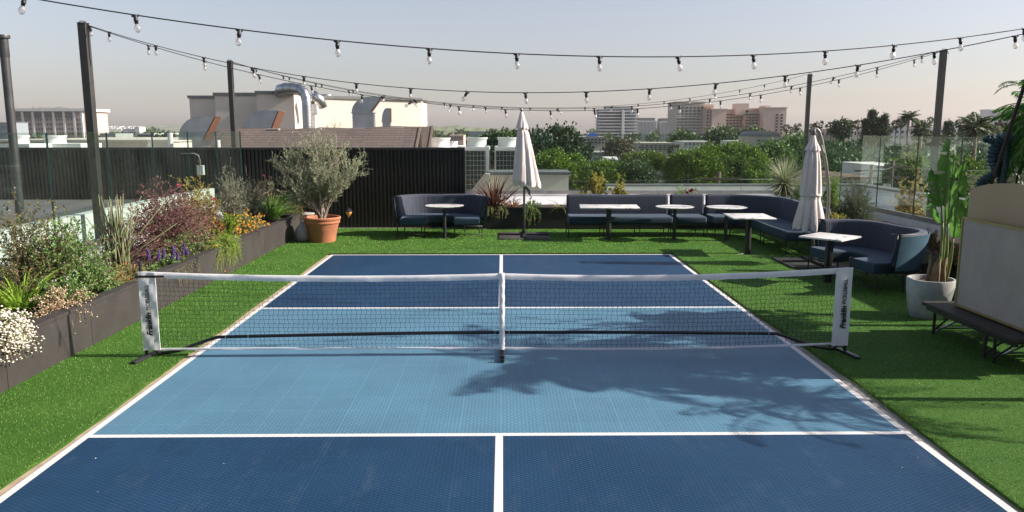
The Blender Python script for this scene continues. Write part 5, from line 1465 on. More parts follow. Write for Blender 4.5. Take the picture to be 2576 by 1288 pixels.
for k, (px, Y, fl, lab) in enumerate(((2205, 13.2, f_red, 'red-flowered plant above the curved sofa back'), (2410, 10.6, f_red, 'red-flowered plant in the planter beside the banana stems'), (2130, 13.9, f_coral, 'orange-red flowers under the rosemary shrub'), (2395, 11.0, f_pink, 'leafy plant with a dark pink bloom behind the banana stems'))):
    X = at(px, 580, Y).x; shrub('red_blooms', lab, 'flowering plant', (X, Y, .43), .24, .3, .24, m_g2, n=50, per=24, L=.035, W=.016, seed=300 + k, flowers=dict(n=12, r=.032, m=fl, kind='petal', petals=12, t0=.92), group=GRt)
def blue_fescue(label, px, Y, s):
    X = at(px, 610, Y).x; blades('blue_fescue', label, 'ornamental grass', (X, Y, .43), 260, .20, 1.2, .005, g((.16, .19, .12), (.24, .27, .18), (.12, .15, .08)), seed=s, arch=1.0, r0=.12, tilt=(.1, 1.3), group=GRt)
blue_fescue('low blue-grey grass mound in the right planter', 2325, 11.2, 310); blue_fescue('second blue-grey grass mound nearer the banana pot', 2350, 10.7, 311)
shrub('bronze_fern', 'rusty brown fern in the right planter under the glass', 'plant', (at(2350, 590, 11.8).x, 11.8, .43), .3, .35, .3, g((.20, .11, .06), (.12, .09, .04), (.26, .17, .09)), n=60, per=40, L=.04, W=.012, seed=320, group=GRt)
# yellow bloom shrub beyond the side glass
Yf = 19.5
for k, (px, py, h, lab) in enumerate(((2288, 495, 1.1, 'yellow-flowered shrub beyond the side glass'), )):
    p = at(px, 500, Yf); p = Vector((p.x, Yf, -.25)); 
    p.x = max(p.x, 8.5)
    shrub('yellow_shrub', lab, 'shrub', p, .5, .5, at(px, 420, Yf).z + .25, g((.40, .30, .08), (.46, .36, .14), (.30, .24, .08)), n=50, per=60, L=.07, W=.05, seed=330, full=.5)
# planting that continues towards the camera on the right (seen only by the shade it throws)
for k, (Y, h, rx) in enumerate(((9.9, .75, .45), (9.0, .5, .4), (10.6, .55, .35), (8.2, .8, .5), (6.1, .6, .45), (5.3, .5, .4))):
    shrub('leafy_shrub', ['dense green shrub behind the banana pot', 'low shrub behind the framed board', 'mid-green shrub behind the banana stems', 'bushy shrub behind the arched panel', 'shrub beyond the bench end', 'small shrub beyond the bench'][k], 'shrub', (6.75, Y, .42), rx, .5, h, m_dk, n=120, per=40, L=.05, W=.025, seed=340 + k, group=GRt)

# ================================================================ palm greenery at the right edge, teal ribbed sculpture
m_pgrn = leafmat('palm_green', [(.03, .14, .02), (.05, .20, .03), (.09, .28, .035), (.18, .36, .04), (.02, .10, .03)], .4, .35)
def frond(rg, s, az, el, L_, droop, nl=46, ll=.2, lw=.014, hang=.5):
    t = np.linspace(0, 1, 12); ang = el - droop * t ** 1.2
    ds = L_ / 11; r = np.concatenate([[0], np.cumsum(np.cos(ang[:-1]) * ds)]); z = np.concatenate([[0], np.cumsum(np.sin(ang[:-1]) * ds)])
    P = np.stack([s[0] + np.cos(az) * r, s[1] + np.sin(az) * r, s[2] + z], 1)
    u = np.repeat(np.linspace(.12, 1, nl), 2); x = u * 11; i = np.clip(x.astype(int), 0, 10); fr = (x - i)[:, None]
    c = P[i] * (1 - fr) + P[i + 1] * fr; d = unit(P[i + 1] - P[i]); sd = unit(np.cross(d, [0, 0, 1.])); sg = np.tile([1., -1.], nl)[:, None]
    dd = unit(d * .55 + sd * sg * 1.0 - np.array([0, 0, hang]) + rg.normal(size=c.shape) * .08)
    Ls = ll * (np.sin(PI * np.clip(u * .92 + .06, 0, 1)) ** .6)
    return P, leaf_geo(rg, c, dd, Ls, lw, .12)
def palm(name, label, trunk, crown, n, L_, seed, m, el=(.1, 1.3), droop=(1.2, 2.2), tr=.05, nl=46, ll=.2, lw=.014, hang=.5, az=None, trm=None, cat='palm tree', group=None, parts=True):
    rg = np.random.default_rng(seed); root = thing(name, label, cat, trunk, group=group); Gs = []; Ps = []
    for i in range(n):
        a = rg.uniform(*(az or (0, 2 * PI))); P, gq = frond(rg, np.array(crown) + rg.normal(size=3) * .02, a, rg.uniform(*el), L_ * rg.uniform(.75, 1.1), rg.uniform(*droop), nl, ll, lw, hang); Gs.append(gq); Ps.append(P)
    v, f = join(*Gs); np_mesh('fronds', v, f, m, root)
    v, f = tubes_geo(np.array(Ps), tr * .22, tr * .08); np_mesh('frond_stems', v, f, MATS['banana_stem'], root)
    a, b = Vector(trunk), Vector(crown)
    MB().tube([a, a.lerp(b, .5) + Vector((.02, 0, 0)), b], [tr * 1.2, tr, tr * .8], 8).build('trunk', trm or m_twig, root, smooth=True)
    return root
palm('feather_palm', 'lush green feather palm with drooping fronds at the right edge above the arched panel', (6.75, 7.5, .4), (6.45, 7.2, 3.25), 46, 1.45, 5, m_pgrn, el=(-.2, 1.2), droop=(.9, 2.0), ll=.30, lw=.03, hang=.5, nl=60)
palm('low_feather_palm', 'lower, denser green palm directly behind the arched panel at the right edge', (6.3, 8.7, .4), (6.1, 8.65, 2.25), 150, .78, 6, m_pgrn, el=(-.9, 1.3), droop=(1.2, 2.6), ll=.22, lw=.018, hang=.9, nl=44)
palm('potted_palm', 'palm standing past the bench end', (5.9, 6.2, 0), (5.8, 6.15, 1.85), 26, 1.25, 9, m_pgrn, el=(.1, 1.1), droop=(1.0, 2.0), ll=.2, lw=.014)
a = atX(2504, 432, 5.35); b_ = at(2578, 212, a.y - .25)
t = thing('leaning_pole', 'dark leaning pole rising out of the green palm fronds', 'pole', (a.x - .35, a.y + .3, 0))
a0 = a - (b_ - a) * .9; k_ = (a.z - .03) / (b_.z - a.z); foot = a - (b_ - a) * k_
foot = Vector((5.25, a.y + .5, .0)); 
MB().tube([foot, a, b_, b_ + (b_ - a) * .6], .020, 10).build('pole', mat('dark_bronze', (.035, .025, .028), .4, .4), t, smooth=True)
MB().lathe([(.07, 0), (.07, .02), (.03, .03)], foot, 14).build('base', m_black, t)
# fronds tied to the pole top
rgq = np.random.default_rng(77); Gs = []
for i in range(7):
    P, gq = frond(rgq, np.array(b_ - (b_ - a) * .02), rgq.uniform(0, 6.28), rgq.uniform(-.2, 1.0), .30, 1.6, 22, .09, .008, .3); Gs.append(gq)
rt = thing('fern_tuft', 'small green fern tuft tied to the top of the leaning pole', 'plant', b_); v, f = join(*Gs); np_mesh('fronds', v, f, m_pgrn, rt)
def seahorse():
    m_teal = mat('teal_gloss', (.006, .05, .065), .35, c2=(.004, .03, .045), scale=8)
    Y = 8.6
    t = thing('seahorse_sculpture', 'glossy teal ribbed seahorse sculpture in front of the palm fronds', 'sculpture', at(2510, 400, Y))
    def ribbed(pts, rads, nr, amp):
        P_ = [at(px, py, Y) for px, py in pts]; out = []; rr = []
        N = 90
        for i in range(N + 1):
            u = i / N * (len(P_) - 1); k = min(int(u), len(P_) - 2); f = u - k
            a_, b, c, d = P_[max(k - 1, 0)], P_[k], P_[k + 1], P_[min(k + 2, len(P_) - 1)]
            out.append(.5 * ((2 * b) + (c - a_) * f + (2 * a_ - 5 * b + 4 * c - d) * f * f + (3 * b - a_ - 3 * c + d) * f ** 3))
            rr.append((rads[k] * (1 - f) + rads[k + 1] * f) * (1 + amp * math.sin(i / N * nr * 2 * PI)))
        mb = MB(); mb.tube(out, rr, 14); return mb
    ribbed([(2540, 352), (2520, 352), (2504, 372), (2497, 400), (2503, 425), (2500, 440)], [.06, .07, .06, .055, .045, .035], 15, .16).build('body', m_teal, t, smooth=True)
    ribbed([(2515, 358), (2498, 352), (2484, 350), (2476, 354)], [.055, .05, .038, .03], 5, .12).build('head', m_teal, t, smooth=True)
    ribbed([(2505, 436), (2492, 444), (2478, 452), (2466, 464), (2464, 478), (2472, 484)], [.035, .045, .05, .045, .03, .015], 12, .18).build('tail', m_teal, t, smooth=True)
    ribbed([(2530, 360), (2524, 420), (2518, 470), (2520, 560)], [.05, .05, .045, .035], 22, .10).build('back_fin', m_teal, t, smooth=True)
seahorse()
# ================================================================ neighbouring roofs
GZ = -14.0
m_shade_cream = m_cream
def px_x(px, Y): return at(px, 330, Y).x
def py_z(py, Y): return at(1288, py, Y).z
def block(mb, px0, px1, pyt, Y0, Y1, zb=-6, mi=0):
    mb.bb(px_x(px0, Y0), px_x(px1, Y0), Y0, Y1, zb, py_z(pyt, Y0), mi)
def cream_building():
    t = thing('cream_building', 'cream stucco rooftop building with stepped blocks and silver ducts', 'building', (-8, 36, GZ))
    rects = [(481, 562, 248, 36.6, 50), (545, 668, 241, 35.2, 48), (650, 743, 237, 33.6, 47), (795, 1061, 248, 35.6, 38.6)]
    tops = []
    for i, (a, b, tp, y0, y1) in enumerate(rects):
        if i == 3:
            xl, xr = px_x(a, 35.6), px_x(1061, 38.3); z1 = py_z(248, 35.6); xe = px_x(1075, 41.5)
            P4 = [(xl, 35.6), (xr, 38.3), (xe, 41.5), (xe - 1, 47), (xl, 47)]
            MB().prism(P4, GZ, z1).build('wall', m_cream, t); MB().prism([(xl - .06, 35.5), (xr + .05, 38.2), (xe + .07, 41.5), (xe - 1, 47.1), (xl - .06, 47.1)], z1 + .002, z1 + .13).build('coping', m_capgrey, t); continue
        mb = MB(); x0, x1 = px_x(a, y0), px_x(b, y0); z1 = py_z(tp, y0)
        mb.bb(x0, x1, y0, y1, GZ, z1); mb.build('wall', m_cream, t)
        MB().bb(x0 - .06, x1 + .06, y0 - .06, y1 + .06, z1 + .002, z1 + .13).build('coping', m_capgrey, t)
    # set-back link block and its downpipe box
    y0 = 36.8; MB().bb(px_x(745, y0), px_x(800, y0), y0, 46, GZ, py_z(253, y0)).build('wall', m_cream, t)
    m_brickl = mat('pale_block', (.55, .47, .36), .9, c2=(.45, .38, .29), scale=2)
    MB().bb(px_x(746, 36), px_x(768, 36), 36, 36.7, GZ, py_z(250, 36)).build('chimney', m_brickl, t)
    x = px_x(790, 35.4); mb = MB(); mb.bb(x - .28, x + .28, 34.9, 35.55, py_z(285, 35.4), py_z(263, 35.4)); mb.bb(x - .12, x + .14, 35.1, 35.5, GZ, py_z(284, 35.4)); mb.build('downspout', m_whitewall, t)
    MB().tube([(px_x(815, 36.4), 37, py_z(248, 36.4)), (px_x(815, 36.4), 37, py_z(236, 36.4))], .32, 20).build('roof_vent', m_galv, t, angle=40)
    MB().tube([(px_x(696, 34.4), 35, py_z(237, 34.4)), (px_x(696, 34.4), 35, py_z(226, 34.4))], .09, 12).build('flue', m_terra, t, angle=40)
cream_building()
def silver_duct():
    Y = 32.9; t = thing('silver_duct', 'fat silver spiral duct climbing the cream building and bending over its roof', 'duct', (px_x(774, Y), Y, GZ))
    X = px_x(774, Y); r = .19; zt_ = py_z(256, Y); pts = [(X, Y, GZ + 6), (X, Y, zt_ - .2), (X - .01, Y, zt_ + .12), (X - .10, Y + .05, zt_ + .36), (X - .30, Y + .12, zt_ + .50), (X - .6, Y + .2, zt_ + .54), (X - .9, Y + .3, zt_ + .54), (X - 1.12, Y + .4, zt_ + .50), (X - 1.26, Y + .6, zt_ + .36)]
    k = 1.0; pts = [(X + (a - X), b, c) for a, b, c in pts]
    MB().tube(pts, [r, r, r * 1.02, r * 1.06, r * 1.1, r * 1.16, r * 1.2, r * 1.2, r * 1.15], 24).build('duct', m_galv, t, smooth=True)
    mb = MB()
    z = zt_ - .3
    while z > 0: mb.lathe([(r + .004, 0), (r + .012, .012), (r + .004, .024)], (X, Y, z), 24, cap=False); z -= .13
    for i in (2, 3, 4, 5, 6, 7):
        a = Vector(pts[i]); b = Vector(pts[i + 1]); d = (b - a).normalized(); rr = r * [0, 0, 1.03, 1.07, 1.12, 1.18, 1.2, 1.2][i]
        mb.tube([a - d * .02, a + d * .02], rr + .012, 24, False)
    mb.build('seam_ring', m_galv, t, smooth=True)
    y2 = Y + .9; MB().tube([(X + .05, y2, zt_ + .32), (X + .30, y2 + .2, zt_ + .12), (X + .40, y2 + .3, zt_ - .2)], [.2, .2, .19], 20).build('branch_duct', m_galv, t, smooth=True)
silver_duct()
m_rust = mat('rust_mesh', (.14, .06, .03), .9, c2=(.10, .042, .024), scale=30)
def hood(label, px0, px1, pyt, pyb, Y, depth, cutx, duct=None):
    """quarter-round sheet hood, drawn as a side outline and given depth; px in the front plane"""
    X0, X1 = px_x(px0, Y), px_x(px1, Y); zt_, zb_ = py_z(pyt, Y), py_z(pyb, Y); Xc = px_x(cutx, Y)
    t = thing('exhaust_hood', label, 'exhaust hood', ((X0 + X1) / 2, Y, zb_), group='curved sheet-metal hoods on the neighbouring roof')
    rx = (X1 - X0) * .62; rz_ = zt_ - zb_
    poly = [(X0, zb_)] + [(X0 + rx - rx * math.cos(R(a)), zb_ + rz_ * math.sin(R(a))) for a in range(6, 91, 7)] + [(X1, zt_), (Xc, zb_)]
    MB().prism(poly, Y, Y + depth, axis='Y').build('hood', m_galv, t, angle=30)
    d = Vector((Xc - X1, 0, zb_ - zt_)); nrm = Vector((-d.z, 0, d.x)).normalized(); nrm = nrm if nrm.x > 0 else -nrm
    mb = MB(); a = Vector((X1, 0, zt_)); 
    vs = []
    for q, dy in ((0.02, .05), (.98, .05), (.98, depth - .05), (.02, depth - .05)):
        p = a + d * q + nrm * .015; vs.append((p.x, Y + dy, p.z))
    vs += [(v[0] + nrm.x * .01, v[1], v[2] + nrm.z * .01) for v in vs]
    mb.add(vs, [(0, 1, 2, 3), (7, 6, 5, 4), (0, 4, 5, 1), (1, 5, 6, 2), (2, 6, 7, 3), (3, 7, 4, 0)]); mb.build('mesh_screen', m_rust, t)
    if duct:
        pa, pb = duct; MB().bb(px_x(pa, Y), px_x(pb, Y), Y + .03, Y + depth - .03, GZ + 8, zb_ - .002).build('duct', m_galv, t)
        MB().bb(px_x(pa, Y) - .05, px_x(pb, Y) + .05, Y - .02, Y + depth + .02, zb_ - .03, zb_ + .001).build('flange', m_galv, t)
hood('broad curved metal hood at the left of the row, rust-brown screen on its mouth', 447, 541, 293, 352, 29.5, .75, 508)
hood('broad curved metal hood below the silver duct with a rust-brown screen', 607, 701, 278, 345, 29.5, 1.0, 672)
hood('tall curved metal hood standing on a square duct before the cream wall', 886, 962, 243, 283, 33.2, .45, 932, (887, 941))
hood('small narrow curved metal hood at the right of the cream wall', 961, 982, 272, 306, 33.5, .4, 981.5, (962, 981))
def shingle_mat():
    m, nt, b, out = _new('shingles'); tc = nt.nodes.new('ShaderNodeTexCoord'); mp = nt.nodes.new('ShaderNodeMapping'); mp.inputs['Rotation'].default_value = (R(90), 0, 0)
    nt.links.new(tc.outputs['Object'], mp.inputs[0]); br = nt.nodes.new('ShaderNodeTexBrick'); br.inputs['Scale'].default_value = 1; br.inputs['Brick Width'].default_value = .34; br.inputs['Row Height'].default_value = .075; br.inputs['Mortar Size'].default_value = .006
    br.inputs['Color1'].default_value = (.135, .108, .098, 1); br.inputs['Color2'].default_value = (.11, .088, .08, 1); br.inputs['Mortar'].default_value = (.05, .04, .035, 1)
    nt.links.new(mp.outputs[0], br.inputs[0]); nt.links.new(br.outputs[0], b.inputs['Base Color']); b.inputs['Roughness'].default_value = .95
    _bump(nt, b, br.outputs['Fac'], -.6, .03); return m
def mansard():
    m_sh = shingle_mat(); Y0, Y1 = 24.6, 26.6; zt_ = py_z(327, Y1); zb_ = 1.4
    xa = px_x(555, Y1); xb = px_x(1040, Y0); xt = px_x(1052, Y1)
    t = thing('shingle_roof', 'low brown shingled gable roof between the black wall and the cream building', 'roof', ((xa + xb) / 2, 25.5, GZ))
    for i, (o, nm) in enumerate(((0, 'slope'), (.8, 'slope'))):
        y0, y1 = Y0 + o * 2.4, Y1 + o * 2.4 - .2; ym = (y0 + y1 + 1.6) / 2; x1 = xb + o * .3; mb = MB(); zz = zt_ + (.05 if o else 0)
        N = 14; vs = []; fs = []
        for k in range(N + 1):
            x = xa + (x1 - xa) * k / N; w = .025 * math.sin(k * 1.3) + .10 * (k / N) ** 2
            vs += [(x, y0, zb_), (x, y1, zz + w), (x, y1, zz - .08 + w), (x, y0 + .1, zb_ - .1), (x, y1 + .5, zb_), (x, y1 + .55, zb_ - .1)]
        for k in range(N):
            a = k * 6; fs += [(a, a + 6, a + 7, a + 1), (a + 3, a + 2, a + 8, a + 9), (a, a + 3, a + 9, a + 6), (a + 1, a + 7, a + 10, a + 4), (a + 4, a + 10, a + 11, a + 5)]
        e = N * 6; fs += [(0, 1, 2, 3), (e, e + 3, e + 2, e + 1), (1, 4, 5, 2), (e + 1, e + 2, e + 5, e + 4)]
        mb.add(vs, fs); mb.build(nm, m_sh, t)
        g_ = MB(); zz2 = zz + .08; g_.prism([(y0 + .12, -3), (y1 + .46, -3), (y1 + .46, zb_), (y1, zz2 - .06), (y0 + .12, zb_)], x1 - .25, x1 - .12, axis='X'); g_.build('gable', m_cream, t)
        tr = MB(); tr.tube([(x1 + .02, y0, zb_), (x1 + .02, y1, zz2 + .0), (x1 + .02, y1 + .5, zb_)], .05, 4); tr.build('barge_board', m_shtrim, t)
        p = MB(); cy = y0 + (y1 - y0) * .80; p.bb(x1 - .12, x1 - .10, cy - .05, cy + .2, zb_ + .1, zz2 - .35)
        p.build('gable_vent', m_shtrim, t)
    mb = MB()
    for px in (690, 795, 905, 1000): x = px_x(px, Y1); mb.rbox((x, Y1 - .12, zt_ - .015 + .06 * (px / 1000) ** 2), (.42, .22, .07), .02, 2)
    mb.build('ridge_vent', mat('vent_grey', (.30, .28, .27), .7), t)
m_shtrim = mat('roof_trim', (.15, .12, .10), .8)
mansard()
def cooling(label, pxa, pxb, pyt, pyb, Y, dpx, panel=True):
    xa, xb = px_x(pxa, Y), px_x(pxb, Y); w = xb - xa; zt_ = py_z(pyt, Y); D_ = 2.2
    t = thing('cooling_tower', label, 'cooling tower', ((xa + xb) / 2, Y, GZ), group='white cooling towers')
    MB().bb(xa, xb, Y, Y + D_, -5, zt_).build('casing', m_whitewall, t)
    a, b = px_x(dpx[0], Y + .6), px_x(dpx[1], Y + .6); r = (b - a) / 2; c = ((a + b) / 2, Y + r + .2, zt_); h = py_z(dpx[2], Y) - zt_
    MB().lathe([(r * .95, 0), (r * .90, h * .25), (r * .87, h * .5), (r * .89, h * .7), (r * .98, h * .86), (r, h * .88), (r, h), (r * .93, h), (r * .8, h * .6), (r * .8, .1)], c, 40, cap=False).build('fan_stack', m_whitewall, t, angle=35)
    MB().lathe([(.01, h * .5), (r * .83, h * .5)], c, 30, cap=False).build('fan_guard', m_black_matte, t)
    if panel:
        MB().bb(xa + .05, xb - .12, Y - .012, Y + .002, -3, zt_ - .12).build('louvre_panel', m_louv, t)
        mb = MB(); x = xa + .05
        while x < xb - .12: mb.bb(x - .006, x + .006, Y - .03, Y - .018, -3, zt_ - .12); x += .125
        z = zt_ - .13
        while z > -1.5: mb.bb(xa + .05, xb - .12, Y - .034, Y - .0305, z - .006, z + .006); z -= .165
        mb.build('wire_grid', m_wire, t)
m_louv = mat('louvre_dark', (.03, .04, .035), .7); m_wire = mat('galv_wire', (.42, .44, .43), .5, .3)
cooling('white cooling tower rising above the end of the black wall, gridded side in view', 1160, 1230, 370, 460, 27.5, (1171, 1227, 346))
cooling('white cooling tower half hidden behind the closed umbrella', 1244, 1312, 370, 460, 27.5, (1250, 1306, 346))
cooling('white cooling tower at the end of the shingled roof with only its fan stack showing', 1070, 1140, 372, 460, 28.0, (1078, 1133, 347), False)
cooling('small white cooling tower farther back between two larger ones', 1120, 1165, 368, 460, 38, (1124, 1152, 356), False)
cooling('white cooling tower far left beside the round vent pipe', -10, 70, 362, 400, 40, (18, 68, 341), False)
cooling('white cooling tower in front of the pillared office block', 90, 200, 361, 400, 42, (105, 160, 341), False)
# cream upstand with grey cap just beyond the far glass
t = thing('roof_upstand', 'beige stucco roof box with a grey metal cap beyond the closed umbrella', 'roof box', (.8, 23.4, -.25))
xa, xb = px_x(1232, 23.3), px_x(1432, 23.3); z1 = py_z(440, 23.3)
MB().bb(xa, xb, 23.3, 24.6, -.25, z1).build('wall', m_cream, t); MB().bb(xa - .06, xb + .06, 23.22, 24.68, z1 + .002, z1 + .085).build('cap', m_capgrey, t)
MB().prism([(xa - 1.1, -.24), (xa - .003, -.24), (xa - .003, z1 + .05), (xa - .12, z1 + .05)], 22.9, 24.4, axis='Y').build('sloping_side', m_cream, t)

# ================================================================ buildings
def facade_mat(name, c, c2=None): return mat(name, c, .85, c2=c2 or tuple(v * .9 for v in c), scale=.12)
m_win = mat('window_dark', (.045, .05, .06), .25, c2=(.03, .035, .04)); m_winl = mat('window_pale', (.20, .22, .24), .3, c2=(.12, .14, .16))
def quadmesh(name, w, d, h, m): return mesh_of(MB().box((0, 0, 0), (w, d, h)), name, m, False)
def building(label, px0, px1, pyt, Y, depth, wm, rows=0, cols=0, wm2=None, ww=.5, wh=.5, top=.1, bot_py=345, name='building', cat='building', side=0, roof=None, sidecols=0, parent=None, gable=False, win='window'):
    x0, x1 = px_x(px0, Y), px_x(px1, Y); z1 = py_z(pyt, Y); zb_ = py_z(bot_py, Y)
    t = parent or thing(name, label, cat, ((x0 + x1) / 2, Y, GZ))
    MB().bb(x0, x1, Y, Y + depth, GZ, z1).build('wall', wm, t)
    e = max(.1, (z1 - zb_) * .03)
    if gable:
        h = (x1 - x0) * .0 + (z1 - zb_) * .35
        MB().prism([(x0 - e, z1 + .01), (x1 + e, z1 + .01), ((x0 + x1) / 2 + (x1 - x0) * .3, z1 + h), ((x0 + x1) / 2 - (x1 - x0) * .3, z1 + h)], Y - e, Y + depth + e, axis='Y').build('roof', roof or m_capgrey, t)
    else: MB().bb(x0 - e, x1 + e, Y - e, Y + depth + e, z1 + .01, z1 + .01 + e * 1.2).build('roof_edge', roof or wm, t)
    if rows:
        H = (z1 - zb_); rh = H * (1 - top) / rows; cw = (x1 - x0) / cols
        me = quadmesh(win, cw * ww, .3, rh * wh, wm2 or m_win); off = wloc(t)
        for r_ in range(rows):
            for c in range(cols):
                o = bpy.data.objects.new(win, me); COL.objects.link(o); o.parent = t
                o.location = Vector((x0 + cw * (c + .5), Y - .1, z1 - H * top - rh * (r_ + .5))) - off
    if sidecols and rows:
        # windows on the face towards the court's centre line
        s = 1 if (x0 + x1) / 2 < 0 else -1; xs_ = x1 if s > 0 else x0; H = z1 - zb_; rh = H * (1 - top) / rows; cd = depth / sidecols; me2 = quadmesh(win, .3, cd * ww, rh * wh, wm2 or m_win); off = wloc(t)
        for r_ in range(rows):
            for c in range(sidecols):
                o = bpy.data.objects.new(win, me2); COL.objects.link(o); o.parent = t; o.location = Vector((xs_ + s * .1, Y + cd * (c + .5), z1 - H * top - rh * (r_ + .5))) - off
    return t, x0, x1, z1
# pillared office block, left
f_pink = facade_mat('facade_rose', (.60, .46, .40)); f_tan = facade_mat('facade_tan', (.54, .41, .33)); f_wht = facade_mat('facade_white', (.68, .67, .66)); f_gry = facade_mat('facade_grey', (.36, .37, .37)); f_bei = facade_mat('facade_beige', (.52, .47, .40)); f_blue = facade_mat('facade_bluegrey', (.24, .28, .31))
t, x0, x1, z1 = building('pale rose office block with tall white piers between window bays behind the vent pipe', 35, 216, 282, 520, 30, f_pink, 4, 24, m_winl, .5, .45, .22, 342, name='office_block')
n = 8
for i in range(n):
    x = x0 + (x1 - x0) * (i + .0) / (n - 1) - (1.2 if i == n - 1 else -.6); mb = MB().box((x, 519, (z1 + GZ) / 2 + .3), (1.3, 1.6, z1 - GZ)); mb.build('pier', f_wht, t)
MB().bb(x0 - .8, x1 + 1.5, 517.5, 551, z1 + .4, z1 + 2.2).build('roof_slab', f_wht, t)
MB().bb(x0 + 2, x1 - 6, 518.9, 520.05, z1 - 3.4, z1 - .8).build('shade_strip', facade_mat('gallery_shade', (.22, .19, .17)), t)  # dark strip under the roof slab, its colour standing in for shade
mb = MB(); rr = random.Random(2); x = x0 + 13
while x < x1 - 8: mb.bb(x, x + .7, 520, 520.4, z1 + 2.3, z1 + 2.3 + rr.uniform(.5, 1.1)); x += 1.15
mb.build('roof_railing', f_gry, t)
building('dark low block at the far left edge of the frame', -20, 22, 309, 480, 20, f_blue, 2, 1, m_winl, .95, .25, .1, 340)
# parapeted white roofs beyond the black wall, left
t, x0, x1, z1 = building('long pale low roof with stubby posts beyond the black wall at the left', -30, 430, 357, 46, 14, m_cream, 0, 0, bot_py=372)
for i in range(9):
    x = px_x(205 + i * 27, 45.8); MB().bb(x - .12, x + .12, 45.4, 46, -3, z1 - .3).build('pillar', m_cream, t)
x = px_x(427, 44); MB().tube([(x, 44, -3), (x, 44, py_z(334, 44))], .14, 12).build('vent_stack', m_whitewall, t, angle=40)
x = px_x(547, 23); tv = thing('vent_stack', 'short white plastic vent stack below the rusty screened hood', 'vent pipe', (x, 23, 1)); MB().tube([(x, 23, .5), (x, 23, py_z(352, 23))], .06, 12).build('pipe', m_whitewall, tv, angle=40)
building('white low office with a row of dark windows on the far left hillside', 310, 340, 325, 700, 16, f_wht, 1, 6, m_win, .6, .4, .3, 340); 
building('white square tower stub at the end of the hillside office', 339, 351, 320, 696, 12, f_wht, bot_py=340)
building('white gridded parking deck left of the rounded hoods', 345, 386, 337, 160, 20, f_wht, 2, 9, m_win, .7, .45, .1, 350)
building('grey flat building left of the hillside office', 250, 290, 336, 420, 20, f_gry, bot_py=345)
# centre and right skyline
t, x0, x1, z1 = building('glass office tower with white balcony bands right of the closed umbrella', 1508, 1578, 277, 760, 26, f_blue, 0, 0, bot_py=345, name='glass_tower')
t2, xa, xb, z2 = building('', 1574, 1601, 276, 758, 28, f_blue, 0, 0, parent=t)
for i in range(13):
    z = z1 - 1.2 - i * 2.9
    MB().bb(x0 - 1.2, xb + 1.4, 755.5, 788, z - .42, z + .42).build('floor_band', f_wht, t)
MB().bb(px_x(1564, 755), px_x(1571, 755), 755.2, 757, GZ, z1 + .5).build('pier', f_wht, t)
MB().bb(x0 + 6, xb - 5, 762, 780, z1 + .3, z1 + 3.5).build('penthouse', f_gry, t)
for (a, b, tp, lab) in ((1601, 1653, 299, 'darker ribbed office block with a black roof storey beside the glass tower'), (1661, 1692, 300, 'small ribbed office block partly behind the pink apartment block')):
    t, x0, x1, z1 = building(lab, a, b, tp + 6, 1100, 40, f_wht, 0, 0, bot_py=345, name='ribbed_office')
    mb = MB(); x = x0 + .8
    k = int((x1 - x0) / 1.9)
    for i in range(k): mb.bb(x0 + (i + .3) * 1.9, x0 + (i + .85) * 1.9, 1099.6, 1100.1, GZ, z1 - 1.4)
    mb.build('window_strips', m_winl, t); MB().bb(x0 + 3, x1 - 3, 1102, 1136, z1 + .3, z1 + 4.6).build('roof_storey', facade_mat('dark_roof_%d' % a, (.10, .11, .12)), t)
# pink apartment block: several wings
Yp = 560
t, x0, x1, z1 = building('large pinkish apartment block with balconies and stepped wings on the skyline', 1700, 1770, 258, Yp + 12, 30, f_bei, 9, 7, m_win, .62, .42, .12, 336, name='apartment_block')
building('', 1768, 1792, 268, Yp + 10, 26, f_tan, 0, 0, parent=t)
building('', 1790, 1826, 276, Yp - 3, 30, f_pink, 0, 0, parent=t)
building('', 1774, 1792, 274, Yp, 30, f_tan, 7, 2, m_win, .5, .4, .06, 336, parent=t)
building('', 1824, 1875, 277, Yp + 16, 20, f_pink, 7, 6, m_win, .6, .45, .1, 336, parent=t)
building('', 1873, 1922, 277, Yp + 8, 24, f_tan, 7, 6, m_win, .6, .45, .1, 336, parent=t)
building('', 1920, 1976, 272, Yp - 4, 34, f_pink, 0, 0, parent=t)
mb = MB()
for z in range(7):
    zz = py_z(284 + z * 7.6, Yp); 
    MB().bb(px_x(1826, Yp + 14), px_x(1872, Yp + 14), Yp + 12.5, Yp + 15.8, zz - .35, zz + .25).build('balcony', f_bei, t)
    MB().bb(px_x(1873, Yp + 6), px_x(1919, Yp + 6), Yp + 4.5, Yp + 7.8, zz - .35, zz + .25).build('balcony', f_bei, t)
    for px in (1954, 1966): MB().box((px_x(px, Yp - 5), Yp - 4.2, zz - 1.4), (1.5, .5, 1.2)).build('window', m_win, t)
    MB().bb(px_x(1701, Yp + 11), px_x(1769, Yp + 11), Yp + 10.4, Yp + 11.8, zz - 3.3, zz - 2.7).build('balcony', f_wht, t)
for (a, b, tp, yy) in ((1860, 1890, 259, 8), (1786, 1806, 259, 16), (1925, 1940, 265, 4)):
    MB().bb(px_x(a, Yp), px_x(b, Yp), Yp + yy, Yp + yy + 12, 12, py_z(tp, Yp)).build('roof_house', f_pink, t)
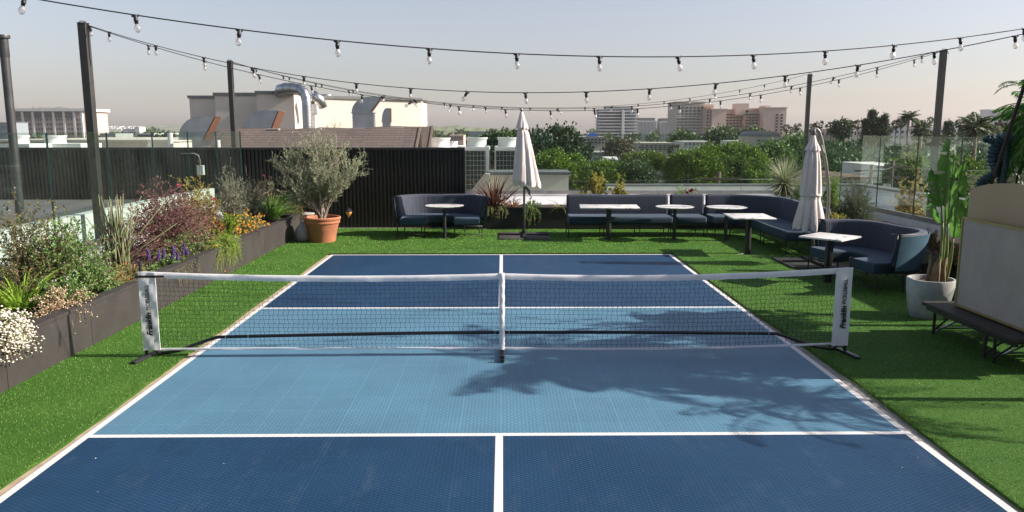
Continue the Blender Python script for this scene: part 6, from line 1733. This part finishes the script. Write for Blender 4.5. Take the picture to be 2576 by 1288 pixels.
# low-rise list
m_tile = mat('roof_tiles', (.19, .12, .085), .9, c2=(.13, .08, .06), scale=2)
lows = [
 ('beige apartment house with a blue tarp on its roof, by the dark trees', 1458, 1522, 345, 210, f_bei, 2, 7, 362, None),
 ('pale grey flat-roofed apartments below the glass tower', 1612, 1700, 361, 190, f_bei, 3, 8, 378, None),
 ('low white flat building among the trees below the pink apartments', 1722, 1800, 357, 230, f_wht, 1, 8, 366, None),
 ('white terraced apartments left of the gabled beige block', 1852, 1906, 356, 200, f_wht, 2, 6, 376, None),
 ('beige gabled apartment house behind the yucca', 1903, 1966, 344, 180, f_bei, 4, 5, 382, m_capgrey),
 ('pinkish modern house with a blue window above the glass by the closed hanging umbrella', 2062, 2128, 325, 330, f_pink, 1, 5, 345, None),
 ('white modern house between two groups of skyline palms', 2130, 2182, 322, 340, f_wht, 1, 6, 345, None),
 ('long white modern building left of the tall right-hand post', 2222, 2345, 320, 300, f_wht, 2, 9, 352, None),
 ('white modern building right of the tall right-hand post', 2362, 2408, 319, 310, f_wht, 2, 3, 350, None),
 ('white roofed house behind the first round tree', 1545, 1580, 404, 120, f_wht, 1, 3, 425, None),
 ('low house with a brown tiled roof between two round trees', 1640, 1712, 425, 92, f_bei, 1, 5, 460, m_tile),
 ('grey ribbed shed roof behind the round trees', 1655, 1712, 403, 110, f_gry, 0, 0, 420, None),
 ('long pale car-park roof low behind the first round trees', 1480, 1570, 386, 150, f_gry, 0, 0, 400, None),
 ('tiled house below the right-hand glass', 2120, 2230, 452, 85, f_bei, 1, 5, 470, m_tile),
 ('white low house among trees seen through the side glass', 2230, 2320, 420, 110, f_wht, 1, 6, 440, None),
 ('far dark flat block on the skyline above the cooling towers', 1180, 1248, 331, 600, f_blue, 0, 0, 345, None),
 ('small dark block peeking beside the closed umbrella tip', 1340, 1368, 326, 420, f_blue, 1, 3, 345, None),
 ('pale houses row above the shingled roof end', 1130, 1166, 341, 260, f_pink, 2, 6, 352, None)]
for lab, a, b, tp, Y, m_, r_, c_, bp_, rf in lows:
    building(lab, a, b, tp, Y, 14, m_, r_, max(c_, 1), m_win, .5, .45, .15, bp_, name='low_building' if rf is None else 'house', cat='building' if rf is None else 'house', roof=rf, gable=rf is not None)
tp_ = thing('roof_tarp', 'bright blue tarp shape on the roof of the beige apartment house', 'tarp', at(1488, 343, 212)); q = at(1488, 343, 212)
MB().prism([(q.x - 1.6, q.z - .2), (q.x + 1.8, q.z - .2), (q.x + 1.2, q.z + .6), (q.x + .2, q.z + 1.1), (q.x - .9, q.z + .5)], 211, 213, axis='Y').build('tarp', mat('tarp_blue', (.05, .16, .55), .5), tp_)
for a, b, tp, Y, lab in ((2485, 2519, 277, 1500, 'tall slim white tower on the right skyline'), (2530, 2562, 279, 1700, 'second slim pale tower close to the right edge')):
    t, x0, x1, z1 = building(lab, a, b, tp, Y, 30, f_wht, 0, 0, bot_py=345, name='slim_tower')
    k = 13
    for i in range(k):
        z = z1 - 2 - i * 3.3
        MB().bb(x0 + 1.2, x0 + (x1 - x0) * .6, Y - .3, Y + .1, z - 1.1, z + .5).build('window_band', m_winl, t)

# ================================================================ trees
def crown_geo(rg, c, rx, ry, rz, nc, per, leaf, cr, flat=0.0, lowcut=-.4, lump=.2):
    d = rg.normal(size=(nc, 3)); d = unit(d); d = d[d[:, 2] > lowcut]; n = len(d)
    k = rg.uniform(.82, 1.0, n) + lump * np.sin(d[:, 0] * 5 + c[0]) * np.cos(d[:, 1] * 6 + d[:, 2] * 4)
    sc = np.array([rx, ry, rz]); cc = np.array(c) + d * sc * k[:, None]
    p = cc[:, None] + rg.normal(size=(n, per, 3)) * cr * np.array([1, 1, .7]); p = p.reshape(-1, 3)
    out = unit(np.repeat(d, per, 0) * .8 + rg.normal(size=p.shape) * .8)
    return leaf_geo(rg, p, out, leaf * rg.uniform(.6, 1.3, len(p)), leaf * .55)
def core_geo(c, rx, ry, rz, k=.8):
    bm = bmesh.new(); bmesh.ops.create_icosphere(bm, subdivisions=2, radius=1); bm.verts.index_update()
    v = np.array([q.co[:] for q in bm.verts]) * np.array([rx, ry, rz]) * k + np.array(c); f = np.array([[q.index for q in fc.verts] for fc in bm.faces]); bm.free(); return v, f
def tree(label, px, pyt, wpx, pyb, Y, m_, seed, nc=90, per=55, leaf=.5, cr=.55, name='tree', core=True, lowcut=-.5, lump=.2, cat='tree', group='trees beyond the terrace'):
    rg = np.random.default_rng(seed); x = px_x(px, Y); rx = max(.3, wpx / 2 * Y / F - cr * .7); zt_ = py_z(pyt, Y) - cr * .9; zb_ = py_z(pyb, Y); rz = (zt_ - zb_) / 2
    c = (x, Y, zb_ + rz); t = thing(name, label, cat, (x, Y, GZ), group=group)
    v, f = crown_geo(rg, c, rx, rx * .9, rz, nc, per, leaf, cr, lowcut=lowcut, lump=lump); np_mesh('crown', v, f, m_, t)
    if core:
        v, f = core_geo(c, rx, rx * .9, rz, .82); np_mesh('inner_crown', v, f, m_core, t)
    MB().tube([(x, Y, GZ), (x + .2, Y, (GZ + zb_) / 2), (x, Y, zb_ + rz * .6)], [.35, .28, .15], 7).build('trunk', m_bark2, t)
    return t
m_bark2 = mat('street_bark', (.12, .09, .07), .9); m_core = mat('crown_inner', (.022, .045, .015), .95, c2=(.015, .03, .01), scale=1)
t_brt = leafmat('ficus_bright', [(.07, .13, .014), (.13, .22, .025), (.20, .30, .035), (.09, .17, .018)], .2)
t_drk = leafmat('tree_dark', [(.022, .05, .022), (.035, .07, .03), (.05, .09, .035)], .15)
t_mid = leafmat('tree_mid', [(.04, .085, .03), (.065, .12, .04), (.09, .15, .05)], .2)
t_lit = leafmat('tree_light', [(.10, .18, .045), (.15, .25, .06), (.08, .15, .04)], .3)
t_lit2 = leafmat('tree_yellowish', [(.08, .13, .02), (.13, .19, .03), (.17, .24, .045)], .2)
t_olv = leafmat('tree_olive', [(.15, .145, .095), (.20, .18, .12), (.12, .125, .08), (.24, .21, .15)], .2)
for lab, px, pt, w, pb, Y, m_, nc, per, leaf, cr in (
 ('tall dark tree just right of the umbrella canopy, first of three', 1362, 340, 44, 470, 95, t_drk, 110, 60, .55, .6),
 ('tall dark pointed tree in the middle of the dark group', 1398, 320, 40, 470, 97, t_drk, 110, 60, .55, .6),
 ('tall dark tree at the right end of the dark group', 1428, 320, 36, 470, 99, t_drk, 110, 60, .55, .6),
 ('smaller dark tree closing the dark group', 1456, 350, 38, 470, 104, t_drk, 90, 60, .55, .6),
 ('round clipped bright green tree directly right of the closed umbrella', 1392, 382, 98, 500, 62, t_brt, 260, 110, .20, .24),
 ('round clipped bright green tree overlapping the first one', 1440, 388, 70, 500, 64, t_brt, 220, 100, .20, .24),
 ('rounded green tree behind the yellow-green shrub', 1520, 406, 110, 500, 60, t_brt, 260, 100, .20, .24),
 ('rounded green tree to the right of the yellow-green shrub', 1598, 408, 100, 500, 60, t_mid, 260, 100, .20, .24),
 ('flat-topped clipped tree above the two rounded ones', 1627, 384, 106, 432, 84, t_lit2, 240, 90, .25, .26),
 ('huge dome-shaped green tree in the middle of the far glass, left lobe', 1762, 372, 150, 520, 62, t_brt, 420, 130, .20, .27),
 ('huge dome-shaped green tree in the middle of the far glass, right lobe', 1852, 364, 168, 520, 63, t_brt, 420, 130, .20, .27),
 ('pale green airy tree behind the yucca', 1948, 360, 80, 440, 80, t_lit, 150, 50, .4, .5),
 ('pale green airy tree left of the hanging umbrella', 2005, 345, 70, 430, 86, t_lit, 120, 50, .4, .5),
 ('broad dark green hedge tree seen through the side glass', 2300, 398, 130, 520, 58, t_brt, 300, 90, .24, .3),
 ('broad green tree right behind the banana plant', 2420, 402, 120, 520, 56, t_brt, 260, 90, .24, .3),
 ('dark narrow cypress on the skyline right of the hanging umbrella', 2117, 306, 26, 350, 200, t_drk, 70, 40, .8, .8),
 ('feathery olive-toned tree in front of the glass tower', 1560, 350, 60, 400, 150, t_olv, 90, 45, .6, .8),
 ('dark round tree below the pink apartments, left one', 1722, 330, 60, 375, 250, t_mid, 80, 40, 1.0, 1.1),
 ('dark round tree below the pink apartments, wide middle one', 1815, 322, 80, 370, 260, t_mid, 90, 45, 1.0, 1.2),
 ('dark round tree below the pink apartments, right one', 1892, 322, 60, 365, 270, t_mid, 80, 40, 1.0, 1.1),
 ('round dark bush tree beside the cooling towers', 1238, 345, 40, 410, 60, t_drk, 120, 60, .3, .35),
 ('dark tree behind the closed umbrella', 1330, 335, 60, 430, 70, t_drk, 100, 60, .35, .45),
 ('leafy tree left of the umbrella behind the cooling towers', 1275, 336, 50, 400, 75, t_mid, 100, 50, .35, .4),
 ('green tree at the end of the pale low roof on the left', 412, 338, 36, 400, 90, t_drk, 80, 50, .5, .5)):
    tree(lab, px, pt, w, pb, Y, m_, hash(lab) % 9999 if False else int(px), nc, per, leaf, cr)
# conifers on the skyline
def conifer(label, px, pyt, wpx, Y, seed):
    rg = np.random.default_rng(seed); x = px_x(px, Y); zt_ = py_z(pyt, Y); t = thing('conifer', label, 'tree', (x, Y, GZ), group='trees beyond the terrace'); H = (zt_ - py_z(345, Y)) * 1.6; R_ = wpx / 2 * Y / F * 1.35
    n = 150; u = rg.uniform(0, 1, n) ** .75; R_ = max(.5, R_ - .6); r = R_ * (.06 + 1.0 * (1 - u) ** 1.3) * rg.uniform(.3, 1, n); a = rg.uniform(0, 6.3, n)
    cc = np.stack([x + r * np.cos(a), Y + r * np.sin(a), zt_ - H * (1 - u) - .3], 1); p = (cc[:, None] + rg.normal(size=(n, 30, 3)) * np.array([.42, .42, .3])).reshape(-1, 3)
    v, f = leaf_geo(rg, p, rnd_dirs(rg, len(p)), .55, .3); np_mesh('crown', v, f, t_drk, t); MB().tube([(x, Y, GZ), (x, Y, zt_)], [.4, .08], 6).build('trunk', m_bark2, t)
for i, (px, pt, w, lab) in enumerate(((2178, 300, 22, 'short conifer left of the tall skyline pair'), (2192, 277, 32, 'tallest ragged conifer of the skyline pair'), (2206, 298, 30, 'broad conifer between the two tall ones'), (2223, 286, 34, 'second tall ragged conifer of the skyline pair'), (2385, 305, 44, 'dark conifer just right of the tall right-hand post'))): conifer(lab, px, pt, w, 210, 400 + i)
# fan palms
m_fan = leafmat('fan_palm', [(.06, .08, .035), (.09, .11, .05), (.05, .065, .03)], .2); m_skirt = leafmat('palm_skirt', [(.13, .10, .06), (.18, .14, .09)], .1)
FAN = []
def fan_proto(seed):
    rg = np.random.default_rng(seed); n = 34; d = rnd_dirs(rg, n, .35); gs = []
    for k in range(n):
        c0 = d[k] * .95; sp = 15; base = np.repeat(c0[None], sp, 0); side = unit(np.cross(d[k], rg.normal(size=3))); th = np.linspace(-1.15, 1.15, sp)[:, None]
        dd = unit(d[k][None] * np.cos(th) + side[None] * np.sin(th) - np.array([0, 0, .35])); gs.append(leaf_geo(rg, base, dd, .85, .13, .2))
    v, f = join(*gs); n = 120; a = rg.uniform(0, 6.3, n); c = np.stack([.2 * np.cos(a), .2 * np.sin(a), rg.uniform(-1.6, -.2, n)], 1); v2, f2 = leaf_geo(rg, c, unit(np.stack([np.cos(a) * .3, np.sin(a) * .3, -np.ones(n)], 1)), .8, .12)
    def mk(nm, v, f, m): o = np_mesh(nm, v, f, m); me = o.data; bpy.data.objects.remove(o); return me
    return mk('fronds', v, f, m_fan), mk('dead_skirt', v2, f2, m_skirt)
FAN = [fan_proto(500), fan_proto(501), fan_proto(502)]
ME_PT = mesh_of(MB().tube([(0, 0, 0), (.15, 0, .5), (0, 0, 1)], [.22, .17, .15], 7), 'trunk', m_bark2)
def fan_palm(label, px, pyt, Y, s, i):
    x = px_x(px, Y); z = py_z(pyt, Y) - 1.5 * s; t = thing('fan_palm', label, 'palm tree', (x, Y, GZ), group='fan palms on the skyline')
    a, b = FAN[i % 3]
    for me, sc, zz in ((a, s, z), (b, s, z)):
        o = bpy.data.objects.new(me.name.split('.')[0], me); COL.objects.link(o); o.parent = t; o.location = (0, 0, zz - GZ); o.scale = (sc,) * 3; o.rotation_euler = (0, 0, i * 1.7)
    o = bpy.data.objects.new('trunk', ME_PT); COL.objects.link(o); o.parent = t; o.scale = (.6, .6, z - GZ); o.rotation_euler = (0, 0, i)
palms = [(1978, 312, 220, 1.1, 'just right of the pink apartments'), (1989, 318, 240, 1.1, 'low and right of the pink apartments'), (2006, 308, 220, 1.1, 'slender, left of the farther right-hand post'), (2040, 310, 230, 1.3, 'directly right of the farther post'), (2048, 313, 250, 1.2, 'second right of the farther post'), (2059, 301, 220, 1.35, 'above the tip of the hanging umbrella'),
 (2090, 305, 220, 1.6, 'bushy one left of the dark cypress'), (2105, 304, 240, 1.2, 'touching the dark cypress'), (2136, 299, 220, 1.3, 'first right of the cypress'), (2144, 303, 250, 1.0, 'short, behind the first right of the cypress'), (2158, 300, 220, 1.4, 'left of the ragged conifers'), (2240, 312, 230, 1.1, 'right of the ragged conifers'),
 (2253, 300, 220, 1.3, 'second right of the ragged conifers'), (2266, 295, 220, 1.4, 'left neighbour of the big feather palm'), (2303, 298, 220, 1.3, 'right neighbour of the big feather palm'), (2313, 301, 230, 1.3, 'between the feather palm and the tall post'), (2337, 293, 220, 1.1, 'half behind the tall right-hand post'), (2414, 296, 200, 1.4, 'left of the tallest right-hand palm'),
 (2446, 285, 190, 1.9, 'above the broad date palm'), (2471, 293, 195, 1.6, 'right of and above the broad date palm'), (2494, 304, 190, 1.7, 'below the slim white tower'), (2512, 306, 190, 1.5, 'in front of the slim white tower base'), (2529, 286, 185, 1.6, 'between the two slim towers'),
 (1240, 320, 130, 1.25, 'above the gridded cooling tower'), (1281, 322, 110, 1.5, 'bushy, left of the closed umbrella tip'), (1133, 333, 300, .9, 'lone and tiny above the small cooling stack'), (1720, 320, 300, 1.8, 'before the left wing of the pink apartments'), (1870, 322, 250, 1.9, 'before the middle of the pink apartments'), (1560, 392, 110, 1.6, 'below the glass tower, low among roofs'), (1585, 388, 112, 1.6, 'next to the low one below the glass tower'), (1700, 362, 150, 1.5, 'half way down left of the dome tree'), (1786, 352, 170, 1.3, 'thin one over the dome tree'), (2352, 322, 120, 1.6, 'beside the tall right-hand post at the glass top')]
for i, (px, pt, Y, s, w) in enumerate(palms): fan_palm('fan palm ' + w, px, pt, Y, s * .64, i)
m_date = leafmat('date_palm', [(.05, .075, .035), (.08, .11, .05), (.11, .14, .07)], .2)
for i, (px, pc, Y, L_, lab) in enumerate(((2284, 300, 200, 3.3, 'big feather palm standing up among the skyline fan palms'), (2455, 322, 105, 3.0, 'broad arching date palm at the glass top right of the tall post'), (2318, 328, 150, 2.6, 'low date palm before the long white building'))):
    x = px_x(px, Y); z = py_z(pc, Y); palm('date_palm', lab, (x, Y, GZ), (x, Y, z), 46, L_, 600 + i, m_date, el=(-.3, 1.4), droop=(.9, 1.8), tr=.3, nl=26, ll=.7, lw=.13, hang=.3, group='trees beyond the terrace')

# far tree cover: too many crowns to count
def woods(name, n, y0, y1, x0f, x1f, zc, leaf, per, seed, m_, rr=(2.2, 4.2)):
    rg = np.random.default_rng(seed); Y = y0 + (y1 - y0) * rg.uniform(0, 1, n) ** 1.3; X = Y * rg.uniform(x0f, x1f, n); r = rg.uniform(*rr, n) * (1 + Y / 900)
    z = zc[0] + (zc[1] - zc[0]) * rg.uniform(0, 1, n); gs = []
    d = rnd_dirs(rg, n * per, .5).reshape(n, per, 3); p = np.stack([X, Y, z], 1)[:, None] + d * r[:, None, None] * np.array([1, 1, .75]) * rg.uniform(.75, 1.05, (n, per, 1))
    p = p.reshape(-1, 3); L_ = np.repeat(leaf * (1 + Y / 300), per)
    v, f = leaf_geo(rg, p, unit(d.reshape(-1, 3) + rg.normal(size=p.shape)), L_ * rg.uniform(.6, 1.2, len(p)), L_ * .6)
    gs = [(v, f)]
    o = np_mesh(name, v, f, m_); props(o, kind='stuff')
woods('distant_trees', 110, 170, 420, -.05, .75, (-11.5, -7.8), .75, 150, 700, t_mid)
woods('distant_trees', 24, 75, 130, .0, .72, (-14, -12.6), .5, 200, 701, t_drk, (2.0, 3.2))
woods('distant_trees', 190, 150, 500, .02, .75, (-11.5, -7.8), .9, 110, 702, t_olv)
woods('distant_trees', 420, 420, 1500, -.75, .8, (-12, -5), 1.3, 60, 703, t_mid)
woods('distant_trees', 90, 80, 300, -.62, -.1, (-12, -8), .8, 120, 704, t_mid)
woods('distant_trees', 110, 130, 230, .34, .80, (-6.0, -3.4), .7, 150, 706, t_mid, (1.8, 3.0))
woods('distant_trees', 60, 100, 180, .34, .80, (-9.0, -6.4), .7, 150, 707, t_olv, (1.8, 3.0))
# trees to the right beyond the frame, seen only as reflections in the glass
woods('distant_trees', 150, 30, 120, .8, 2.6, (-7, 0), .8, 170, 705, t_mid, (2.4, 4))

# ---- power poles and wires
def power_pole(label, px, Y, pyt, arms=2):
    x = px_x(px, Y); zt_ = py_z(pyt, Y); t = thing('power_pole', label, 'power pole', (x, Y, GZ), group='power poles')
    MB().tube([(x, Y, GZ), (x, Y, zt_)], [.16, .12], 8).build('pole', m_bark2, t, smooth=True); mb = MB()
    for i in range(arms): mb.box((x, Y - .12, zt_ - .4 - i * .7), (2.2, .1, .12))
    mb.build('crossarm', m_bark2, t)
    mb = MB(); mb.tube([(x - .35, Y - .1, zt_ - 2.6), (x - .35, Y - .1, zt_ - 1.5)], .26, 12); mb.build('transformer', m_galv, t, angle=40)
    return Vector((x, Y - .12, zt_ - .4))
a = power_pole('wooden power pole with a grey transformer in front of the dome tree', 1813, 44, 432, 1)
b_ = power_pole('wooden power pole with two crossarms seen through the side glass', 2252, 52, 405, 2); c_ = power_pole('wooden power pole nearer the rosemary shrub seen through the side glass', 2200, 50, 414, 1)
for k, (p, q, lab) in enumerate(((a, Vector((px_x(900, 47), 47, py_z(428, 47))), 'power line running left from the transformer pole'), (a, c_, 'power line between the transformer pole and the next pole'), (c_, b_, 'short power line between the two poles behind the side glass'), (b_, Vector((px_x(2700, 56), 56, py_z(420, 56))), 'power line running right from the double-armed pole'))):
    mb = MB(); mb.tube([p.lerp(q, i / 20) - Vector((0, 0, 1.0 * math.sin(PI * i / 20) * (q - p).length / 60)) for i in range(21)], .016, 4); o = mb.build('power_line', mat('wire_%d' % k, (.25, .25, .25), .5), None); props(o, lab, 'wire')

# ================================================================ ground, hills, sky
m_city = mat('city_ground', (.13, .13, .12), .95, c2=(.06, .08, .045), scale=.02)
gm = MB(); gm.add([(-9000, -9000, GZ), (9000, -9000, GZ), (9000, 9000, GZ), (-9000, 9000, GZ)], [(0, 1, 2, 3)]); o = gm.build('ground', m_city); props(o, kind='structure')
def hills(name, Y, prof, depth, m_, seed, amp):
    rg = random.Random(seed); n = len(prof); vs = []; fs = []; M = 10; N = 240
    def h(px):
        for (a, za), (b, zb2) in zip(prof[:-1], prof[1:]):
            if a <= px <= b: return za + (zb2 - za) * (.5 - .5 * math.cos((px - a) / (b - a) * PI))
        return prof[-1][1]
    for i in range(N + 1):
        px = prof[0][0] + (prof[-1][0] - prof[0][0]) * i / N; zt_ = py_z(h(px), Y) + amp * (math.sin(i * .5) * .3 + math.sin(i * .17 + 1) * .6 + rg.uniform(-.25, .25))
        for j in range(M + 1):
            v = j / M; yy = Y - depth + depth * v; vs.append((px_x(px, Y) * yy / Y, yy, GZ - 2 + (zt_ - GZ + 2) * math.sin(v * PI / 2) ** 1.3 + amp * .5 * math.sin(i * .3 + j * 1.4) * v * (1 - v)))
        vs.append((px_x(px, Y) * 1.05, Y + depth * .3, GZ - 5))
    k = M + 2
    for i in range(N):
        for j in range(k - 1): a = i * k + j; fs.append((a, a + k, a + k + 1, a + 1))
    mb = MB(); mb.add(vs, fs); o = mb.build(name, m_, smooth=True); props(o, kind='structure')
m_hill = mat('hill_scrub', (.14, .18, .07), 1, c2=(.07, .10, .045), scale=.006); m_hill2 = mat('hill_far', (.15, .17, .10), 1, c2=(.08, .10, .06), scale=.004)
hills('hills', 5200, [(-200, 322), (100, 318), (300, 321), (420, 313), (520, 311), (700, 316), (900, 322), (1300, 330)], 1400, m_hill2, 1, 6)
hills('hills', 2600, [(900, 335), (1060, 322), (1110, 317), (1145, 316.5), (1200, 321), (1260, 330), (1420, 334)], 700, m_hill, 2, 3)
rg = np.random.default_rng(9); n = 500; px = rg.uniform(200, 900, n); Y = rg.uniform(4300, 5150, n)
vs = []; fs = []
for i in range(n):
    v = (Y[i] - 3800) / 1400; hz = GZ - 2 + (py_z(317, 5200) + 12) * math.sin(min(1, v) * PI / 2) ** 1.3; x = px_x(px[i], Y[i]); s = rg.uniform(5, 12); o_ = len(vs)
    vs += [(x - s, Y[i], hz - 4), (x + s, Y[i], hz - 4), (x + s, Y[i], hz + 4), (x - s, Y[i], hz + 4), (x - s, Y[i] + 12, hz + 4), (x + s, Y[i] + 12, hz + 4), (x - s, Y[i] + 12, hz - 4), (x + s, Y[i] + 12, hz - 4)]
    fs += [(o_, o_ + 1, o_ + 2, o_ + 3), (o_ + 3, o_ + 2, o_ + 5, o_ + 4), (o_ + 1, o_ + 7, o_ + 5, o_ + 2), (o_, o_ + 3, o_ + 4, o_ + 6)]
mb = MB(); mb.add(vs, fs); o = mb.build('hillside_houses', f_wht); props(o, kind='stuff')
# ================================================================ light, sky, haze
EL = R(30.5); SUN_AZ = (1.0, -.05)          # direction towards the sun, in plan
sd = Vector((SUN_AZ[0], SUN_AZ[1], 0)).normalized() * math.cos(EL) + Vector((0, 0, math.sin(EL)))
sl = bpy.data.lights.new('sun', 'SUN'); sl.energy = 5.0; sl.angle = R(.55); sl.color = (1, .90, .78)
so = bpy.data.objects.new('sun', sl); COL.objects.link(so); so.rotation_euler = sd.to_track_quat('Z', 'Y').to_euler(); so.location = (20, 0, 30)
w = bpy.data.worlds.new('World'); S.world = w; w.use_nodes = True; nt = w.node_tree; nt.nodes.clear()
sky = nt.nodes.new('ShaderNodeTexSky'); sky.sky_type = 'NISHITA'; sky.sun_disc = False; sky.sun_elevation = EL
sky.sun_rotation = math.atan2(SUN_AZ[0], SUN_AZ[1]); sky.air_density = 1.0; sky.dust_density = 1.6; sky.ozone_density = 1.0; sky.altitude = 50
bg = nt.nodes.new('ShaderNodeBackground'); bg.inputs[1].default_value = .082
wo = nt.nodes.new('ShaderNodeOutputWorld'); tint = nt.nodes.new('ShaderNodeMix'); tint.data_type = 'RGBA'; tint.blend_type = 'MULTIPLY'; tint.inputs[0].default_value = 1; tint.inputs[7].default_value = (1.0, .925, 1.0, 1); nt.links.new(sky.outputs[0], tint.inputs[6]); hs = nt.nodes.new('ShaderNodeHueSaturation'); hs.inputs['Saturation'].default_value = .66; nt.links.new(tint.outputs[2], hs.inputs['Color']); nt.links.new(hs.outputs[0], bg.inputs[0]); nt.links.new(bg.outputs[0], wo.inputs[0])
HAZE = True
if HAZE:
    m = bpy.data.materials.new('haze'); m.use_nodes = True; nt = m.node_tree; nt.nodes.clear(); out = nt.nodes.new('ShaderNodeOutputMaterial')
    v = nt.nodes.new('ShaderNodeVolumePrincipled'); v.inputs['Density'].default_value = 0.75e-4; v.inputs['Color'].default_value = (1.0, .96, .98, 1); v.inputs['Anisotropy'].default_value = .2
    nt.links.new(v.outputs[0], out.inputs['Volume'])
    mb = MB().bb(-5600, 5600, -60, 5500, GZ - 12, 125); h = mb.build('haze', m); props(h, kind='stuff')
vs_ = S.view_settings; vs_.view_transform = 'Standard'; vs_.look = 'None'; vs_.gamma = 1; vs_.exposure = .88; vs_.use_curve_mapping = False
c = S.cycles; c.max_bounces = 8; c.transparent_max_bounces = 24; c.volume_bounces = 0; c.diffuse_bounces = 3; c.glossy_bounces = 3; c.transmission_bounces = 4
c.use_denoising = True; c.caustics_reflective = False; c.caustics_refractive = False; c.sample_clamp_indirect = 6
S.render.film_transparent = False
